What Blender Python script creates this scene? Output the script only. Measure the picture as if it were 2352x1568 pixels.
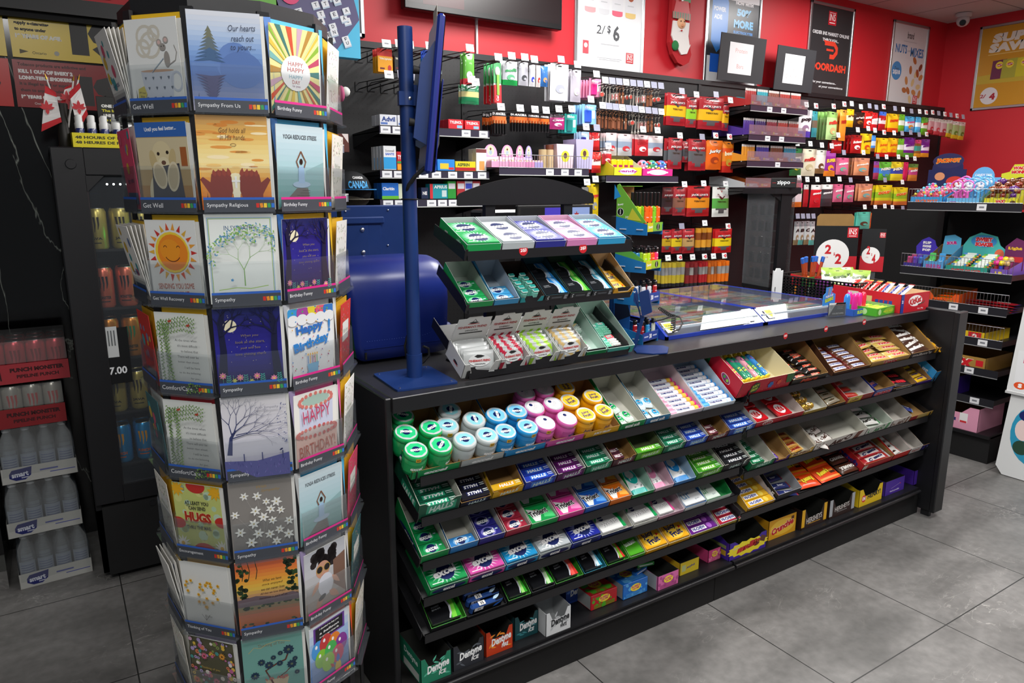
import bpy,math,random
from math import sin,cos,pi,radians,tan,atan2,sqrt
from mathutils import Matrix,Vector
random.seed(7)
for o in list(bpy.data.objects): bpy.data.objects.remove(o)
S=bpy.context.scene
COL=S.collection
# -- camera
FOC=1640.0; PITCH=radians(12.0); AZ=radians(57.45); CAMZ=1.55
FWD=Vector((cos(AZ),sin(AZ),0)); RGT=Vector((sin(AZ),-cos(AZ),0))
DW=Vector((FWD.x*cos(PITCH),FWD.y*cos(PITCH),-sin(PITCH)))
UPV=Vector((FWD.x*sin(PITCH),FWD.y*sin(PITCH),cos(PITCH)))
CAM=Vector((0,0,CAMZ))
cd=bpy.data.cameras.new('camera'); cam=bpy.data.objects.new('camera',cd); COL.objects.link(cam)
cd.sensor_width=36; cd.lens=FOC/2352*36; cd.clip_start=.05; cd.clip_end=60
cam.matrix_world=Matrix(((RGT.x,UPV.x,-DW.x,0),(RGT.y,UPV.y,-DW.y,0),(RGT.z,UPV.z,-DW.z,CAMZ),(0,0,0,1)))
S.camera=cam
# -- world, view, lights
S.view_settings.view_transform='Standard'; S.view_settings.look='None'
S.view_settings.gamma=1; S.view_settings.use_curve_mapping=False
S.view_settings.exposure=0.0
wd=bpy.data.worlds.new('world'); S.world=wd; wd.use_nodes=True
wd.node_tree.nodes['Background'].inputs[0].default_value=(.9,.95,1,1)
wd.node_tree.nodes['Background'].inputs[1].default_value=.16
# ceiling troffers: (x, y, length x, width y, watts)
LAMPS=[(2.45,2.5,.55,1.2,62),(4.9,2.5,.55,1.2,50),(1.3,.9,1.2,.55,48),(3.6,.4,1.2,.55,52),(-.3,-.5,1.2,.55,62),(6.0,.6,1.2,.55,20)]
CEIL=3.0
for i,(lx,ly,la,lb,wt) in enumerate(LAMPS):
 l=bpy.data.lights.new('troffer_light','AREA'); l.shape='RECTANGLE'; l.size=la; l.size_y=lb; l.energy=wt
 l.color=(1,.985,.96)
 lo=bpy.data.objects.new('troffer_light',l); COL.objects.link(lo); lo.location=(lx,ly,CEIL-.035)
# -- pixel -> point helpers (photo 2352x1568)
def ray(x,y): return DW + RGT*((x-1176)/FOC) + UPV*((784-y)/FOC)
def on(x,y,ax,v):
 d=ray(x,y); return CAM + d*((v-CAM[ax])/d[ax])
def atX(x,y,v): return on(x,y,0,v)
def atY(x,y,v): return on(x,y,1,v)
def atZ(x,y,v): return on(x,y,2,v)
def proj(p):
 d=Vector(p)-CAM; k=d.dot(DW); return 1176+FOC*d.dot(RGT)/k,784-FOC*d.dot(UPV)/k,k
def Xof(px, Y, z):       # world X whose point (X,Y,z) falls on image column px
 a,b=-3.,9.
 for _ in range(40):
  m=(a+b)/2
  if proj((m,Y,z))[0] < px: a=m
  else: b=m
 return a
def onframe(px, py, M, w):   # point in local coords of frame M lying at local z = w
 Mi=M.inverted(); c=Mi @ CAM; d=Mi.to_3x3() @ ray(px,py)
 return c + d*((w-c.z)/d.z)
def vec(az, z=0.): a = radians(az); return FWD*cos(a)+RGT*sin(a)+Vector((0, 0, z))     # heading, degrees right of the camera's
def Zof(py, X, Y):           # height above (X,Y) that falls on image row py
 a,b=-1.,4.
 for _ in range(40):
  m=(a+b)/2
  if proj((X,Y,m))[1] > py: a=m
  else: b=m
 return a
def onpl(px, py, P, n):      # point of the plane through P with normal n
 d=ray(px,py); n=Vector(n); return CAM + d*((Vector(P)-CAM).dot(n)/d.dot(n))
# -- materials
MATS={}
def lin(h):
 h=h.lstrip('#')
 if len(h) == 3: h=''.join(c*2 for c in h)
 r=[]
 for i in (0,2,4):
  c=int(h[i:i+2],16)/255; r.append(c/12.92 if c <= .04045 else ((c+.055)/1.055)**2.4)
 return (*r,1)
def mt(h,rough=.45,metal=0.,spec=.5,emit=0.,alpha=1.,coat=0.):
 k=(h,rough,metal,spec,emit,alpha,coat)
 if k in MATS: return MATS[k]
 m=bpy.data.materials.new('paint_'+h.strip('#')); m.use_nodes=True; n=m.node_tree.nodes['Principled BSDF']
 n.inputs['Base Color'].default_value=lin(h); n.inputs['Roughness'].default_value=rough; n.inputs['Metallic'].default_value=metal
 n.inputs['Specular IOR Level'].default_value=spec; n.inputs['Coat Weight'].default_value=coat; n.inputs['Coat Roughness'].default_value=.06
 if emit: n.inputs['Emission Color'].default_value=lin(h); n.inputs['Emission Strength'].default_value=emit
 if alpha < 1: n.inputs['Alpha'].default_value=alpha
 MATS[k]=m; return m
def nodes(name):
 m=bpy.data.materials.new(name); m.use_nodes=True; t=m.node_tree; return m,t,t.nodes['Principled BSDF']
def noisy(name,h,rough=.5,amt=.25,scale=6.,metal=0.,bump=0.,spec=.5,detail=6):
 m,t,p=nodes(name); N=t.nodes; L=t.links
 tc=N.new('ShaderNodeTexCoord'); nz=N.new('ShaderNodeTexNoise'); nz.inputs['Scale'].default_value=scale; nz.inputs['Detail'].default_value=detail
 L.new(tc.outputs['Object'],nz.inputs['Vector'])
 mx=N.new('ShaderNodeMix'); mx.data_type='RGBA'; c=lin(h)
 mx.inputs['A'].default_value=tuple(v*(1-amt) for v in c[:3])+(1,); mx.inputs['B'].default_value=tuple(min(1,v*(1+amt)) for v in c[:3])+(1,)
 L.new(nz.outputs['Fac'],mx.inputs['Factor']); L.new(mx.outputs['Result'],p.inputs['Base Color'])
 p.inputs['Roughness'].default_value=rough; p.inputs['Metallic'].default_value=metal; p.inputs['Specular IOR Level'].default_value=spec
 if bump:
  b=N.new('ShaderNodeBump'); b.inputs['Strength'].default_value=bump; b.inputs['Distance'].default_value=.002
  L.new(nz.outputs['Fac'],b.inputs['Height']); L.new(b.outputs['Normal'],p.inputs['Normal'])
 return m
def clear(name,tint='#ffffff',opac=.12,rough=.05,k=.6):
 m=bpy.data.materials.new(name); m.use_nodes=True; t=m.node_tree; N=t.nodes; L=t.links
 for n in list(N): N.remove(n)
 o=N.new('ShaderNodeOutputMaterial'); tr=N.new('ShaderNodeBsdfTransparent'); gl=N.new('ShaderNodeBsdfGlossy'); df=N.new('ShaderNodeBsdfDiffuse')
 gl.inputs['Roughness'].default_value=rough; df.inputs['Color'].default_value=lin(tint); tr.inputs['Color'].default_value=(.97,.98,.98,1)
 fr=N.new('ShaderNodeFresnel'); fr.inputs['IOR'].default_value=1.45; mu=N.new('ShaderNodeMath'); mu.operation='MULTIPLY'; mu.inputs[1].default_value=k
 L.new(fr.outputs[0],mu.inputs[0]); m1=N.new('ShaderNodeMixShader'); m1.inputs[0].default_value=opac; m2=N.new('ShaderNodeMixShader')
 L.new(tr.outputs[0],m1.inputs[1]); L.new(df.outputs[0],m1.inputs[2]); L.new(mu.outputs[0],m2.inputs[0]); L.new(m1.outputs[0],m2.inputs[1]); L.new(gl.outputs[0],m2.inputs[2])
 L.new(m2.outputs[0],o.inputs[0]); return m
M_BLACK=noisy('black_powder_coat','#17171a',.42,.12,40,bump=.05)
M_BLACKM=noisy('black_matte_board','#0f0f10',.75,.2,12)
M_BLUE=noisy('blue_enamel','#17336c',.38,.08,30,bump=.08)
M_DBLUE=noisy('deep_blue_plastic','#182b7c',.33,.08,20)
M_KRAFT=noisy('kraft_cardboard','#94713f',.85,.15,25)
M_GREYB=noisy('grey_carton_inside','#b9b8ad',.8,.06,20)
M_CLEAR=clear('clear_acrylic','#e8eef5',.05)
M_CLEAR2=clear('pale_acrylic','#dfe6f2',.10,.12)
M_FILM=clear('shrink_film','#ffffff',.05,.15)
M_CHROME=mt('#d8dade',.22,1.)
M_STEEL=mt('#c9ccd0',.3,1.)
def lab(b): return mt('#f4f4f2',.6)
# -- mesh builder
def frame(o,u,v,n):
 u,v,n=Vector(u).normalized(),Vector(v).normalized(),Vector(n).normalized(); o=Vector(o)
 return Matrix(((u.x,v.x,n.x,o.x),(u.y,v.y,n.y,o.y),(u.z,v.z,n.z,o.z),(0,0,0,1)))
def T(x,y,z): return Matrix.Translation((x,y,z))
def Rx(a): return Matrix.Rotation(radians(a),4,'X')
def Ry(a): return Matrix.Rotation(radians(a),4,'Y')
def Rz(a): return Matrix.Rotation(radians(a),4,'Z')
class B:
 def __init__(s): s.v=[]; s.f=[]; s.m=[]; s.sm=[]; s.ms=[]
 def add(s,vs,fs,m,M=None,smooth=False):
  n=len(s.v)
  if M is not None: vs=[M @ Vector(p) for p in vs]
  s.v += [tuple(p) for p in vs]
  if isinstance(m,(list,tuple)): ms=m
  else: ms=[m]*len(fs)
  for f,mm in zip(fs,ms):
   if mm not in s.ms: s.ms.append(mm)
   s.f.append([n+i for i in f]); s.m.append(s.ms.index(mm)); s.sm.append(smooth)
  return s
 def box(s,a,b,m,M=None,c=0.):
  x0,y0,z0=a; x1,y1,z1=b
  if c <= 0:
   vs=[(x0,y0,z0),(x1,y0,z0),(x1,y1,z0),(x0,y1,z0),(x0,y0,z1),(x1,y0,z1),(x1,y1,z1),(x0,y1,z1)]
   return s.add(vs,[(0,3,2,1),(4,5,6,7),(0,1,5,4),(1,2,6,5),(2,3,7,6),(3,0,4,7)],m,M)
  c=min(c,(x1-x0)*.45,(y1-y0)*.45,(z1-z0)*.45); vs=[]; idx={}
  for i,x in enumerate((x0,x1)):
   for j,y in enumerate((y0,y1)):
    for k,z in enumerate((z0,z1)):
     sx,sy,sz=1-2*i,1-2*j,1-2*k
     for ax,p in (('x',(x,y+sy*c,z+sz*c)),('y',(x+sx*c,y,z+sz*c)),('z',(x+sx*c,y+sy*c,z))):
      idx[(i,j,k,ax)]=len(vs); vs.append(p)
  g=lambda i,j,k,a: idx[(i,j,k,a)]; fs=[]
  for i in (0,1): q=[g(i,0,0,'x'),g(i,1,0,'x'),g(i,1,1,'x'),g(i,0,1,'x')]; fs.append(q if i else q[::-1])
  for j in (0,1): q=[g(0,j,0,'y'),g(1,j,0,'y'),g(1,j,1,'y'),g(0,j,1,'y')]; fs.append(q[::-1] if j else q)
  for k in (0,1): q=[g(0,0,k,'z'),g(1,0,k,'z'),g(1,1,k,'z'),g(0,1,k,'z')]; fs.append(q if k else q[::-1])
  for i in (0,1):
   for j in (0,1):
    q=[g(i,j,0,'x'),g(i,j,1,'x'),g(i,j,1,'y'),g(i,j,0,'y')]; fs.append(q if i == j else q[::-1])
    q=[g(0,i,j,'y'),g(1,i,j,'y'),g(1,i,j,'z'),g(0,i,j,'z')]; fs.append(q if i == j else q[::-1])
    q=[g(i,0,j,'z'),g(i,1,j,'z'),g(i,1,j,'x'),g(i,0,j,'x')]; fs.append(q if i == j else q[::-1])
  for i in (0,1):
   for j in (0,1):
    for k in (0,1):
     q=[g(i,j,k,'x'),g(i,j,k,'y'),g(i,j,k,'z')]; fs.append(q if (i+j+k) % 2 else q[::-1])
  return s.add(vs,fs,m,M)
 def prism(s, pts, w0, w1, m, M=None, m0=None, m1=None):   # 2D polygon in local xy extruded along z
  n=len(pts); vs=[(x,y,w0) for x,y in pts]+[(x,y,w1) for x,y in pts]
  fs=[list(range(n))[::-1],[n+i for i in range(n)]]+[[i,(i+1) % n,n+(i+1) % n,n+i] for i in range(n)]
  return s.add(vs,fs,[m0 or m,m1 or m]+[m]*n,M)
 def cyl(s,p0,p1,r0,r1,m,n=14,caps=True,mc=None):
  p0,p1=Vector(p0),Vector(p1); d=(p1-p0).normalized(); u=d.orthogonal().normalized(); w=d.cross(u)
  vs=[]
  for p,r in ((p0,r0),(p1,r1)):
   vs += [p+u*r*cos(2*pi*i/n)+w*r*sin(2*pi*i/n) for i in range(n)]
  s.add(vs,[[i,(i+1) % n,n+(i+1) % n,n+i] for i in range(n)],m,None,True)
  if caps: s.add(vs,[list(range(n))[::-1],[n+i for i in range(n)]],mc or m)
  return s
 def lathe(s, prof, m, M=None, n=20, ms=None):    # profile (r,z) bottom to top
  vs=[]; k=len(prof)
  for r,z in prof: vs += [(r*cos(2*pi*i/n),r*sin(2*pi*i/n),z) for i in range(n)]
  fs=[]; mm=[]
  for j in range(k-1):
   for i in range(n): fs.append([j*n+i,j*n+(i+1) % n,(j+1)*n+(i+1) % n,(j+1)*n+i]); mm.append(ms[j] if ms else m)
  s.add(vs,fs,mm,M,True)
  return s.add([(prof[0][0]*cos(2*pi*i/n),prof[0][0]*sin(2*pi*i/n),prof[0][1]) for i in range(n)],[list(range(n))[::-1]],ms[0] if ms else m,M).add(
   [(prof[-1][0]*cos(2*pi*i/n),prof[-1][0]*sin(2*pi*i/n),prof[-1][1]) for i in range(n)],[list(range(n))],ms[-1] if ms else m,M)
 def tube(s,pts,r,m,n=8,M=None):
  pts=[Vector(p) for p in pts]; vs=[]; pu=None
  for i,p in enumerate(pts):
   d=(pts[min(i+1,len(pts)-1)]-pts[max(i-1,0)]).normalized()
   u=d.orthogonal().normalized() if pu is None else (pu-d*pu.dot(d)).normalized(); pu=u; w=d.cross(u)
   vs += [p+u*r*cos(2*pi*j/n)+w*r*sin(2*pi*j/n) for j in range(n)]
  fs=[[i*n+j,i*n+(j+1) % n,(i+1)*n+(j+1) % n,(i+1)*n+j] for i in range(len(pts)-1) for j in range(n)]
  s.add(vs,fs,m,M,True)
  return s.add(vs,[list(range(n))[::-1],[(len(pts)-1)*n+j for j in range(n)]],m,M)
 def ball(s,c,r,m,n=12,M=None,sc=(1,1,1)):
  vs=[]; k=n//2
  for j in range(k+1):
   a=pi*j/k
   vs += [(c[0]+sc[0]*r*sin(a)*cos(2*pi*i/n),c[1]+sc[1]*r*sin(a)*sin(2*pi*i/n),c[2]-sc[2]*r*cos(a)) for i in range(n)]
  return s.add(vs,[[j*n+i,j*n+(i+1) % n,(j+1)*n+(i+1) % n,(j+1)*n+i] for j in range(k) for i in range(n)],m,M,True)
 def mesh(s,name):
  me=bpy.data.meshes.new(name); me.from_pydata(s.v,[],s.f)
  for m in s.ms: me.materials.append(m)
  me.polygons.foreach_set('material_index',s.m); me.polygons.foreach_set('use_smooth',s.sm); me.update(); return me
def mk(name,me,M=None,parent=None,label=None,cat=None,group=None,kind=None):
 if isinstance(me,B): me=me.mesh(name)
 o=bpy.data.objects.new(name,me); COL.objects.link(o)
 if parent: o.parent=parent
 if M is not None: o.matrix_local=M
 if label:
  ws=label.split()
  while len(ws) > 16 and any(q in ws for q in ('a','with','the','of','in','its')): ws.remove([q for q in ('a','the','of','with','its','in') if q in ws][0])
  o['label']=' '.join(ws[:16]) if len(ws) > 3 else label+' on the back wall'
 if cat: o['category']=cat
 if group: o['group']=group
 if kind: o['kind']=kind
 return o
def struct(name,b,M=None): return mk(name,b,M,kind='structure')
CACHE={}
def cached(key,fn):
 if key not in CACHE: b=B(); fn(b); CACHE[key]=b.mesh(key if isinstance(key,str) else str(key[0]))
 return CACHE[key]
def dup(o,M,label=None,group=None):
 c=o.copy(); COL.objects.link(c); c.matrix_local=M
 if label: c['label']=label
 if group: c['group']=group
 for ch in o.children:
  d=ch.copy(); COL.objects.link(d); d.parent=c
  for g in ch.children: e=g.copy(); COL.objects.link(e); e.parent=d
 return c
# -- lettering and flat artwork
TX={}
def glyphs(s,bold=0.,shear=0.):
 k=(s,bold,shear)
 if k in TX: return TX[k]
 c=bpy.data.curves.new('t','FONT'); c.body=s; c.offset=bold; c.shear=shear; c.resolution_u=2; c.fill_mode='FRONT'
 o=bpy.data.objects.new('t',c); me=o.to_mesh()
 vs=[(v.co.x,v.co.y) for v in me.vertices]; fs=[tuple(p.vertices) for p in me.polygons]; o.to_mesh_clear()
 bpy.data.objects.remove(o); bpy.data.curves.remove(c)
 if not vs: TX[k]=([],[],1); return TX[k]
 x0=min(v[0] for v in vs); x1=max(v[0] for v in vs); y0=min(v[1] for v in vs); y1=max(v[1] for v in vs)
 w=max(x1-x0,1e-6); h=max(y1-y0,1e-6)
 TX[k]=([((x-x0)/w-.5,(y-y0)/h-.5) for x,y in vs],fs,w/h); return TX[k]
class Art:
 STEP=6e-5
 def __init__(s,b,M,fn=None,z=1e-4,rough=.4): s.b=b; s.M=M; s.fn=fn; s.z=z; s.held=False; s.rough=rough
 def mat(s,c): return mt(c,s.rough) if isinstance(c,str) else c
 clip=None
 def put(s,pts,fs,c,step=True):
  if s.clip: a,e=s.clip; pts=[(max(-a,min(a,x)),max(-e,min(e,y))) for x,y in pts]
  if s.fn: vs=[s.fn(x,y,s.z) for x,y in pts]
  else: vs=[(x,y,s.z) for x,y in pts]
  s.b.add(vs,fs,s.mat(c),s.M)
  if step and not s.held: s.z += s.STEP
  return s
 def hold(s,on=True):
  if s.held and not on: s.z += s.STEP
  s.held=on; return s
 def poly(s,pts,c): return s.put(pts,[list(range(len(pts)))],c)
 def rect(s,cx,cy,w,h,c,rot=0):
  a=radians(rot); q=[(-w/2,-h/2),(w/2,-h/2),(w/2,h/2),(-w/2,h/2)]
  if s.fn:    # subdivide so it follows the surface
   n=max(1,int(w/.006)); m=max(1,int(h/.02)); pts=[(cx-w/2+w*i/n,cy-h/2+h*j/m) for j in range(m+1) for i in range(n+1)]
   return s.put(pts,[[j*(n+1)+i,j*(n+1)+i+1,(j+1)*(n+1)+i+1,(j+1)*(n+1)+i] for j in range(m) for i in range(n)],c)
  return s.poly([(cx+x*cos(a)-y*sin(a),cy+x*sin(a)+y*cos(a)) for x,y in q],c)
 def disc(s,cx,cy,rx,c,ry=None,n=20,rot=0):
  ry=rx if ry is None else ry; a=radians(rot)
  return s.poly([(cx+rx*cos(t)*cos(a)-ry*sin(t)*sin(a),cy+rx*cos(t)*sin(a)+ry*sin(t)*cos(a)) for t in (2*pi*i/n for i in range(n))],c)
 def star(s,cx,cy,r1,r2,n,c,rot=0,sy=1):
  return s.fan([(cx+(r1 if i % 2 == 0 else r2)*cos(radians(rot)+pi*i/n),cy+sy*(r1 if i % 2 == 0 else r2)*sin(radians(rot)+pi*i/n)) for i in range(2*n)],(cx,cy),c)
 def fan(s,pts,ctr,c):
  n=len(pts); return s.put(list(pts)+[ctr],[[i,(i+1) % n,n] for i in range(n)],c)
 def leaf(s,x,y,ang,l,w,c):
  a=radians(ang); P=[(0,0),(.3*l,w/2),(.65*l,w*.4),(l,0),(.65*l,-w*.4),(.3*l,-w/2)]
  return s.poly([(x+p*cos(a)-q*sin(a),y+p*sin(a)+q*cos(a)) for p,q in P],c)
 def line(s,pts,w,c):
  L=[]; R=[]
  for i,(x,y) in enumerate(pts):
   x0,y0=pts[max(i-1,0)]; x1,y1=pts[min(i+1,len(pts)-1)]; d=math.hypot(x1-x0,y1-y0) or 1
   ww=w[i] if isinstance(w,(list,tuple)) else w
   nx,ny=-(y1-y0)/d*ww/2,(x1-x0)/d*ww/2; L.append((x+nx,y+ny)); R.append((x-nx,y-ny))
  n=len(pts); return s.put(L+R,[[i,n+i,n+i+1,i+1] for i in range(n-1)],c)
 def ring(s,cx,cy,r,w,c,n=24,ry=None,a0=0,a1=360):
  ry=r if ry is None else ry
  return s.line([(cx+r*cos(radians(a0+(a1-a0)*i/n)),cy+ry*sin(radians(a0+(a1-a0)*i/n))) for i in range(n+1)],w,c)
 def text(s,t,cx,cy,w,h,c,rot=0,bold=.02,shear=0.,out=None,ow=.05,flip=False):
  a=radians(rot)
  def go(bd,col,ex):
   v,f,_=glyphs(t,bd,shear); W,H=w*(1+ex),h*(1+ex*w/h if ex else 1)
   s.put([(cx+x*W*cos(a)-y*H*sin(a),cy+x*W*sin(a)+y*H*cos(a)) for x,y in v],f,col)
  if out: go(bold+ow,out,ow*.35)
  go(bold,c,0); return s
 def line_text(s,t,cx,cy,h,c,maxw=9,rot=0,bold=.01,shear=0.,left=False):
  asp=glyphs(t,bold,shear)[2]; w=min(h*asp,maxw)
  return s.text(t,cx+(w/2 if left else 0),cy,w,h,c,rot,bold,shear)
ORD=['first','second','third','fourth','fifth','sixth','seventh','eighth','ninth','tenth','eleventh','twelfth','thirteenth','fourteenth','fifteenth','sixteenth','seventeenth','eighteenth','nineteenth','twentieth']
def topf(w,d,h): return frame((w/2,d/2,h),(1,0,0),(0,1,0),(0,0,1))
def frontf(w,h,y=0): return frame((w/2,y,h/2),(1,0,0),(0,0,1),(0,-1,0))
def leftf(d,h,x=0): return frame((x,d/2,h/2),(0,-1,0),(0,0,1),(-1,0,0))
# == ROOM
YB=3.66; XR=6.95
GX,GY,TSX,TSY=2.585,1.113,.627,.64
def floor_mat():
 m,t,p=nodes('grey_stone_tile'); N=t.nodes; L=t.links
 tc=N.new('ShaderNodeTexCoord')
 n1=N.new('ShaderNodeTexNoise'); n1.inputs['Scale'].default_value=2.2; n1.inputs['Detail'].default_value=8; n1.inputs['Distortion'].default_value=.6
 n2=N.new('ShaderNodeTexNoise'); n2.inputs['Scale'].default_value=5.; n2.inputs['Detail'].default_value=10; n2.inputs['Distortion'].default_value=1.8
 mp=N.new('ShaderNodeMapping'); mp.inputs['Scale'].default_value=(1,2.2,1); mp.inputs['Rotation'].default_value=(0,0,.5)
 L.new(tc.outputs['Object'],mp.inputs[0]); L.new(mp.outputs[0],n1.inputs['Vector']); L.new(mp.outputs[0],n2.inputs['Vector'])
 r1=N.new('ShaderNodeValToRGB'); e=r1.color_ramp.elements; e[0].position=.3; e[0].color=lin('#5f5e5c'); e[1].position=.75; e[1].color=lin('#8a8886')
 L.new(n1.outputs['Fac'],r1.inputs[0])
 r2=N.new('ShaderNodeValToRGB'); e=r2.color_ramp.elements; e[0].position=.488; e[0].color=(0,0,0,1); e[1].position=.5; e[1].color=(1,1,1,1)
 x=r2.color_ramp.elements.new(.512); x.color=(0,0,0,1); L.new(n2.outputs['Fac'],r2.inputs[0])
 n3=N.new('ShaderNodeTexNoise'); n3.inputs['Scale'].default_value=3.; L.new(tc.outputs['Object'],n3.inputs['Vector'])
 mul=N.new('ShaderNodeMath'); mul.operation='MULTIPLY'; L.new(r2.outputs[0],mul.inputs[0])
 r3=N.new('ShaderNodeMapRange'); r3.inputs['From Min'].default_value=.5; r3.inputs['From Max'].default_value=.75; r3.inputs['To Max'].default_value=.55
 L.new(n3.outputs['Fac'],r3.inputs[0]); L.new(r3.outputs[0],mul.inputs[1])
 mx=N.new('ShaderNodeMix'); mx.data_type='RGBA'; mx.inputs['B'].default_value=lin('#c6c3bd')
 L.new(mul.outputs[0],mx.inputs['Factor']); L.new(r1.outputs[0],mx.inputs['A'])
 n5=N.new('ShaderNodeTexNoise'); n5.inputs['Scale'].default_value=30; n5.inputs['Detail'].default_value=8; L.new(tc.outputs['Object'],n5.inputs['Vector'])
 mx0=N.new('ShaderNodeMix'); mx0.data_type='RGBA'; mx0.blend_type='OVERLAY'; mx0.inputs['Factor'].default_value=.35
 L.new(mx.outputs['Result'],mx0.inputs['A']); L.new(n5.outputs['Fac'],mx0.inputs['B'])
 # grout: tile joints measured on the floor
 sp=N.new('ShaderNodeSeparateXYZ'); L.new(tc.outputs['Object'],sp.inputs[0])
 def joint(out,off,size):
  a=N.new('ShaderNodeMath'); a.operation='ADD'; a.inputs[1].default_value=-off; L.new(out,a.inputs[0])
  b=N.new('ShaderNodeMath'); b.operation='PINGPONG'; b.inputs[1].default_value=size/2; L.new(a.outputs[0],b.inputs[0])
  c=N.new('ShaderNodeMath'); c.operation='LESS_THAN'; c.inputs[1].default_value=.0022; L.new(b.outputs[0],c.inputs[0]); return c
 jx=joint(sp.outputs[0],GX,TSX); jy=joint(sp.outputs[1],GY,TSY)
 mxx=N.new('ShaderNodeMath'); mxx.operation='MAXIMUM'; L.new(jx.outputs[0],mxx.inputs[0]); L.new(jy.outputs[0],mxx.inputs[1])
 mg=N.new('ShaderNodeMix'); mg.data_type='RGBA'; mg.inputs['B'].default_value=lin('#2c2c2b')
 L.new(mxx.outputs[0],mg.inputs['Factor']); L.new(mx0.outputs['Result'],mg.inputs['A']); L.new(mg.outputs['Result'],p.inputs['Base Color'])
 p.inputs['Roughness'].default_value=.42; p.inputs['Specular IOR Level'].default_value=.4
 return m
b=B(); b.box((-3,-2.5,-.05),(XR+.1,YB+.1,0),floor_mat()); struct('floor',b)
red=noisy('red_wall_paint','#c8202c',.5,.03,3)
b=B(); b.box((-3,YB,0),(XR,YB+.1,CEIL),red); struct('wall_back',b)
b=B(); b.box((XR,-2.5,0),(XR+.1,YB+.1,CEIL),red); struct('wall_right',b)
m,t,p=nodes('ceiling_tile'); p.inputs['Base Color'].default_value=lin('#c9c4c2'); p.inputs['Roughness'].default_value=.9
b=B()
b.box((-3,-2.5,CEIL),(XR+.1,YB+.1,CEIL+.05),m)
gm=mt('#8f8b8a',.7)
for gx in (XR-.61*k for k in range(1,16,1)): b.box((gx-.004,-2.5,CEIL-.0015),(gx+.004,YB,CEIL),gm)
for gy in (YB-.61-1.22*k for k in range(5)): b.box((-3,gy-.004,CEIL-.002),(XR,gy+.004,CEIL),gm)
struct('ceiling',b)
def marble():
 m,t,p=nodes('black_marble'); N=t.nodes; L=t.links
 tc=N.new('ShaderNodeTexCoord'); mp=N.new('ShaderNodeMapping'); mp.inputs['Scale'].default_value=(2.6,1,.8); mp.inputs['Rotation'].default_value=(0,.22,0)
 L.new(tc.outputs['Object'],mp.inputs[0]); n=N.new('ShaderNodeTexNoise'); n.inputs['Scale'].default_value=1.5; n.inputs['Detail'].default_value=5; n.inputs['Distortion'].default_value=1.
 L.new(mp.outputs[0],n.inputs['Vector']); r=N.new('ShaderNodeValToRGB'); e=r.color_ramp.elements
 e[0].position=.494; e[0].color=lin('#08080a'); e[1].position=.5; e[1].color=lin('#9aa098'); x=e.new(.506); x.color=lin('#08080a')
 L.new(n.outputs['Fac'],r.inputs[0]); L.new(r.outputs[0],p.inputs['Base Color']); p.inputs['Roughness'].default_value=.12
 return m
mb=marble()
b=B(); b.box((-.3,3.62,0),(1.2,YB-.001,2.25),mb); b.box((-3,3.26,0),(-.3,YB-.001,2.25),mb); struct('wall_left',b)
b=B(); b.box((-3,3.245,0),(-.3,3.26,.075),floor_mat()); b.box((-3,3.25,.075),(-.3,3.26,.14),mt('#4a4b48',.5)); struct('baseboard_left',b)
b=B(); b.box((-.3,3.56,2.24),(1.25,YB-.001,2.30),M_BLACK); b.box((-.3,3.585,2.215),(1.25,YB-.001,2.24),M_BLACKM); struct('trim_1',b)
# troffers (out of view, they light the shop)
for i,(lx,ly,la,lb,wt) in enumerate(LAMPS):
 b=B(); fm=mt('#e8e8e8',.5)
 for (a,c) in (((-la/2-.03,-lb/2-.03),(la/2+.03,-lb/2)),((-la/2-.03,lb/2),(la/2+.03,lb/2+.03)),((-la/2-.03,-lb/2),(-la/2,lb/2)),((la/2,-lb/2),(la/2+.03,lb/2))):
  b.box((a[0],a[1],-.03),(c[0],c[1],0),fm)
 mk('ceiling_light',b,T(lx,ly,CEIL-.003),label='white recessed ceiling light frame, %s of the row of ceiling lights' % ORD[i],cat='ceiling light',group='ceiling lights')
# dome camera
p0=atZ(2214,30,CEIL)
b=B(); wm=mt('#c9c6c6',.4); b.lathe([(.062,-.0),(.062,-.02),(.05,-.03)][::-1],wm,n=24)
t=mk('security_camera',b,T(p0.x,p0.y,CEIL-.004),label='small white dome security camera hanging from the ceiling corner',cat='security camera')
b=B(); b.ball((0,0,-.055),.05,wm,20); mk('dome',b,None,t)
d=(CAM-Vector((p0.x,p0.y,CEIL-.05))).normalized()
b=B(); c0=Vector((0,0,-.058)); b.cyl(c0+d*.036+Vector((0,0,-.012)),c0+d*.053+Vector((0,0,-.012)),.026,.022,mt('#151515',.15),18); mk('lens',b,None,t)
# == PACKAGE ARTWORK
NAVY='#16245c'
def a_excel(A,w,h,col,light=None,mint=False,flip=False):
 A.star(0,0,w*.46,w*.27,22,light or '#e6f2ee',0,h/w*1.15)
 A.disc(w*.02,-h*.03,min(w,h)*.36,NAVY,n=28)
 A.text('excel',0,0,w*.66,h*.34,'#ffffff',8,.045,.15,out='#0d1440',ow=.06)
 if not mint: A.rect(-w*.28,-h*.41,w*.3,h*.035,'#ffffff')
def a_excels(A,w,h,col,light=None,flip=False):
 r=180 if flip else 0
 A.disc(0,0,w*.3,light or '#8fd0a8',h*.42,24); A.disc(0,0,min(w*.2,h*.36),NAVY,n=24)
 A.text('excel',0,0,w*.5,h*.42,'#eef2f4',r+4,.04,.15,out='#10184a',ow=.05)
 A.rect(w*.36,h*.1,w*.1,h*.1,'#bfe6ea')
def a_halls(A,w,h,col,band,flip=False):
 r=180 if flip else 0
 A.rect(0,0,w*.56,h*.62,band); A.rect(w*.4,h*.22,w*.16,h*.1,'#dfe9e6'); A.rect(w*.4,-h*.05,w*.16,h*.08,'#dfe9e6')
 A.text('HALLS',0,0,w*.5,h*.46,'#ffffff',r,.03,.2)
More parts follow.
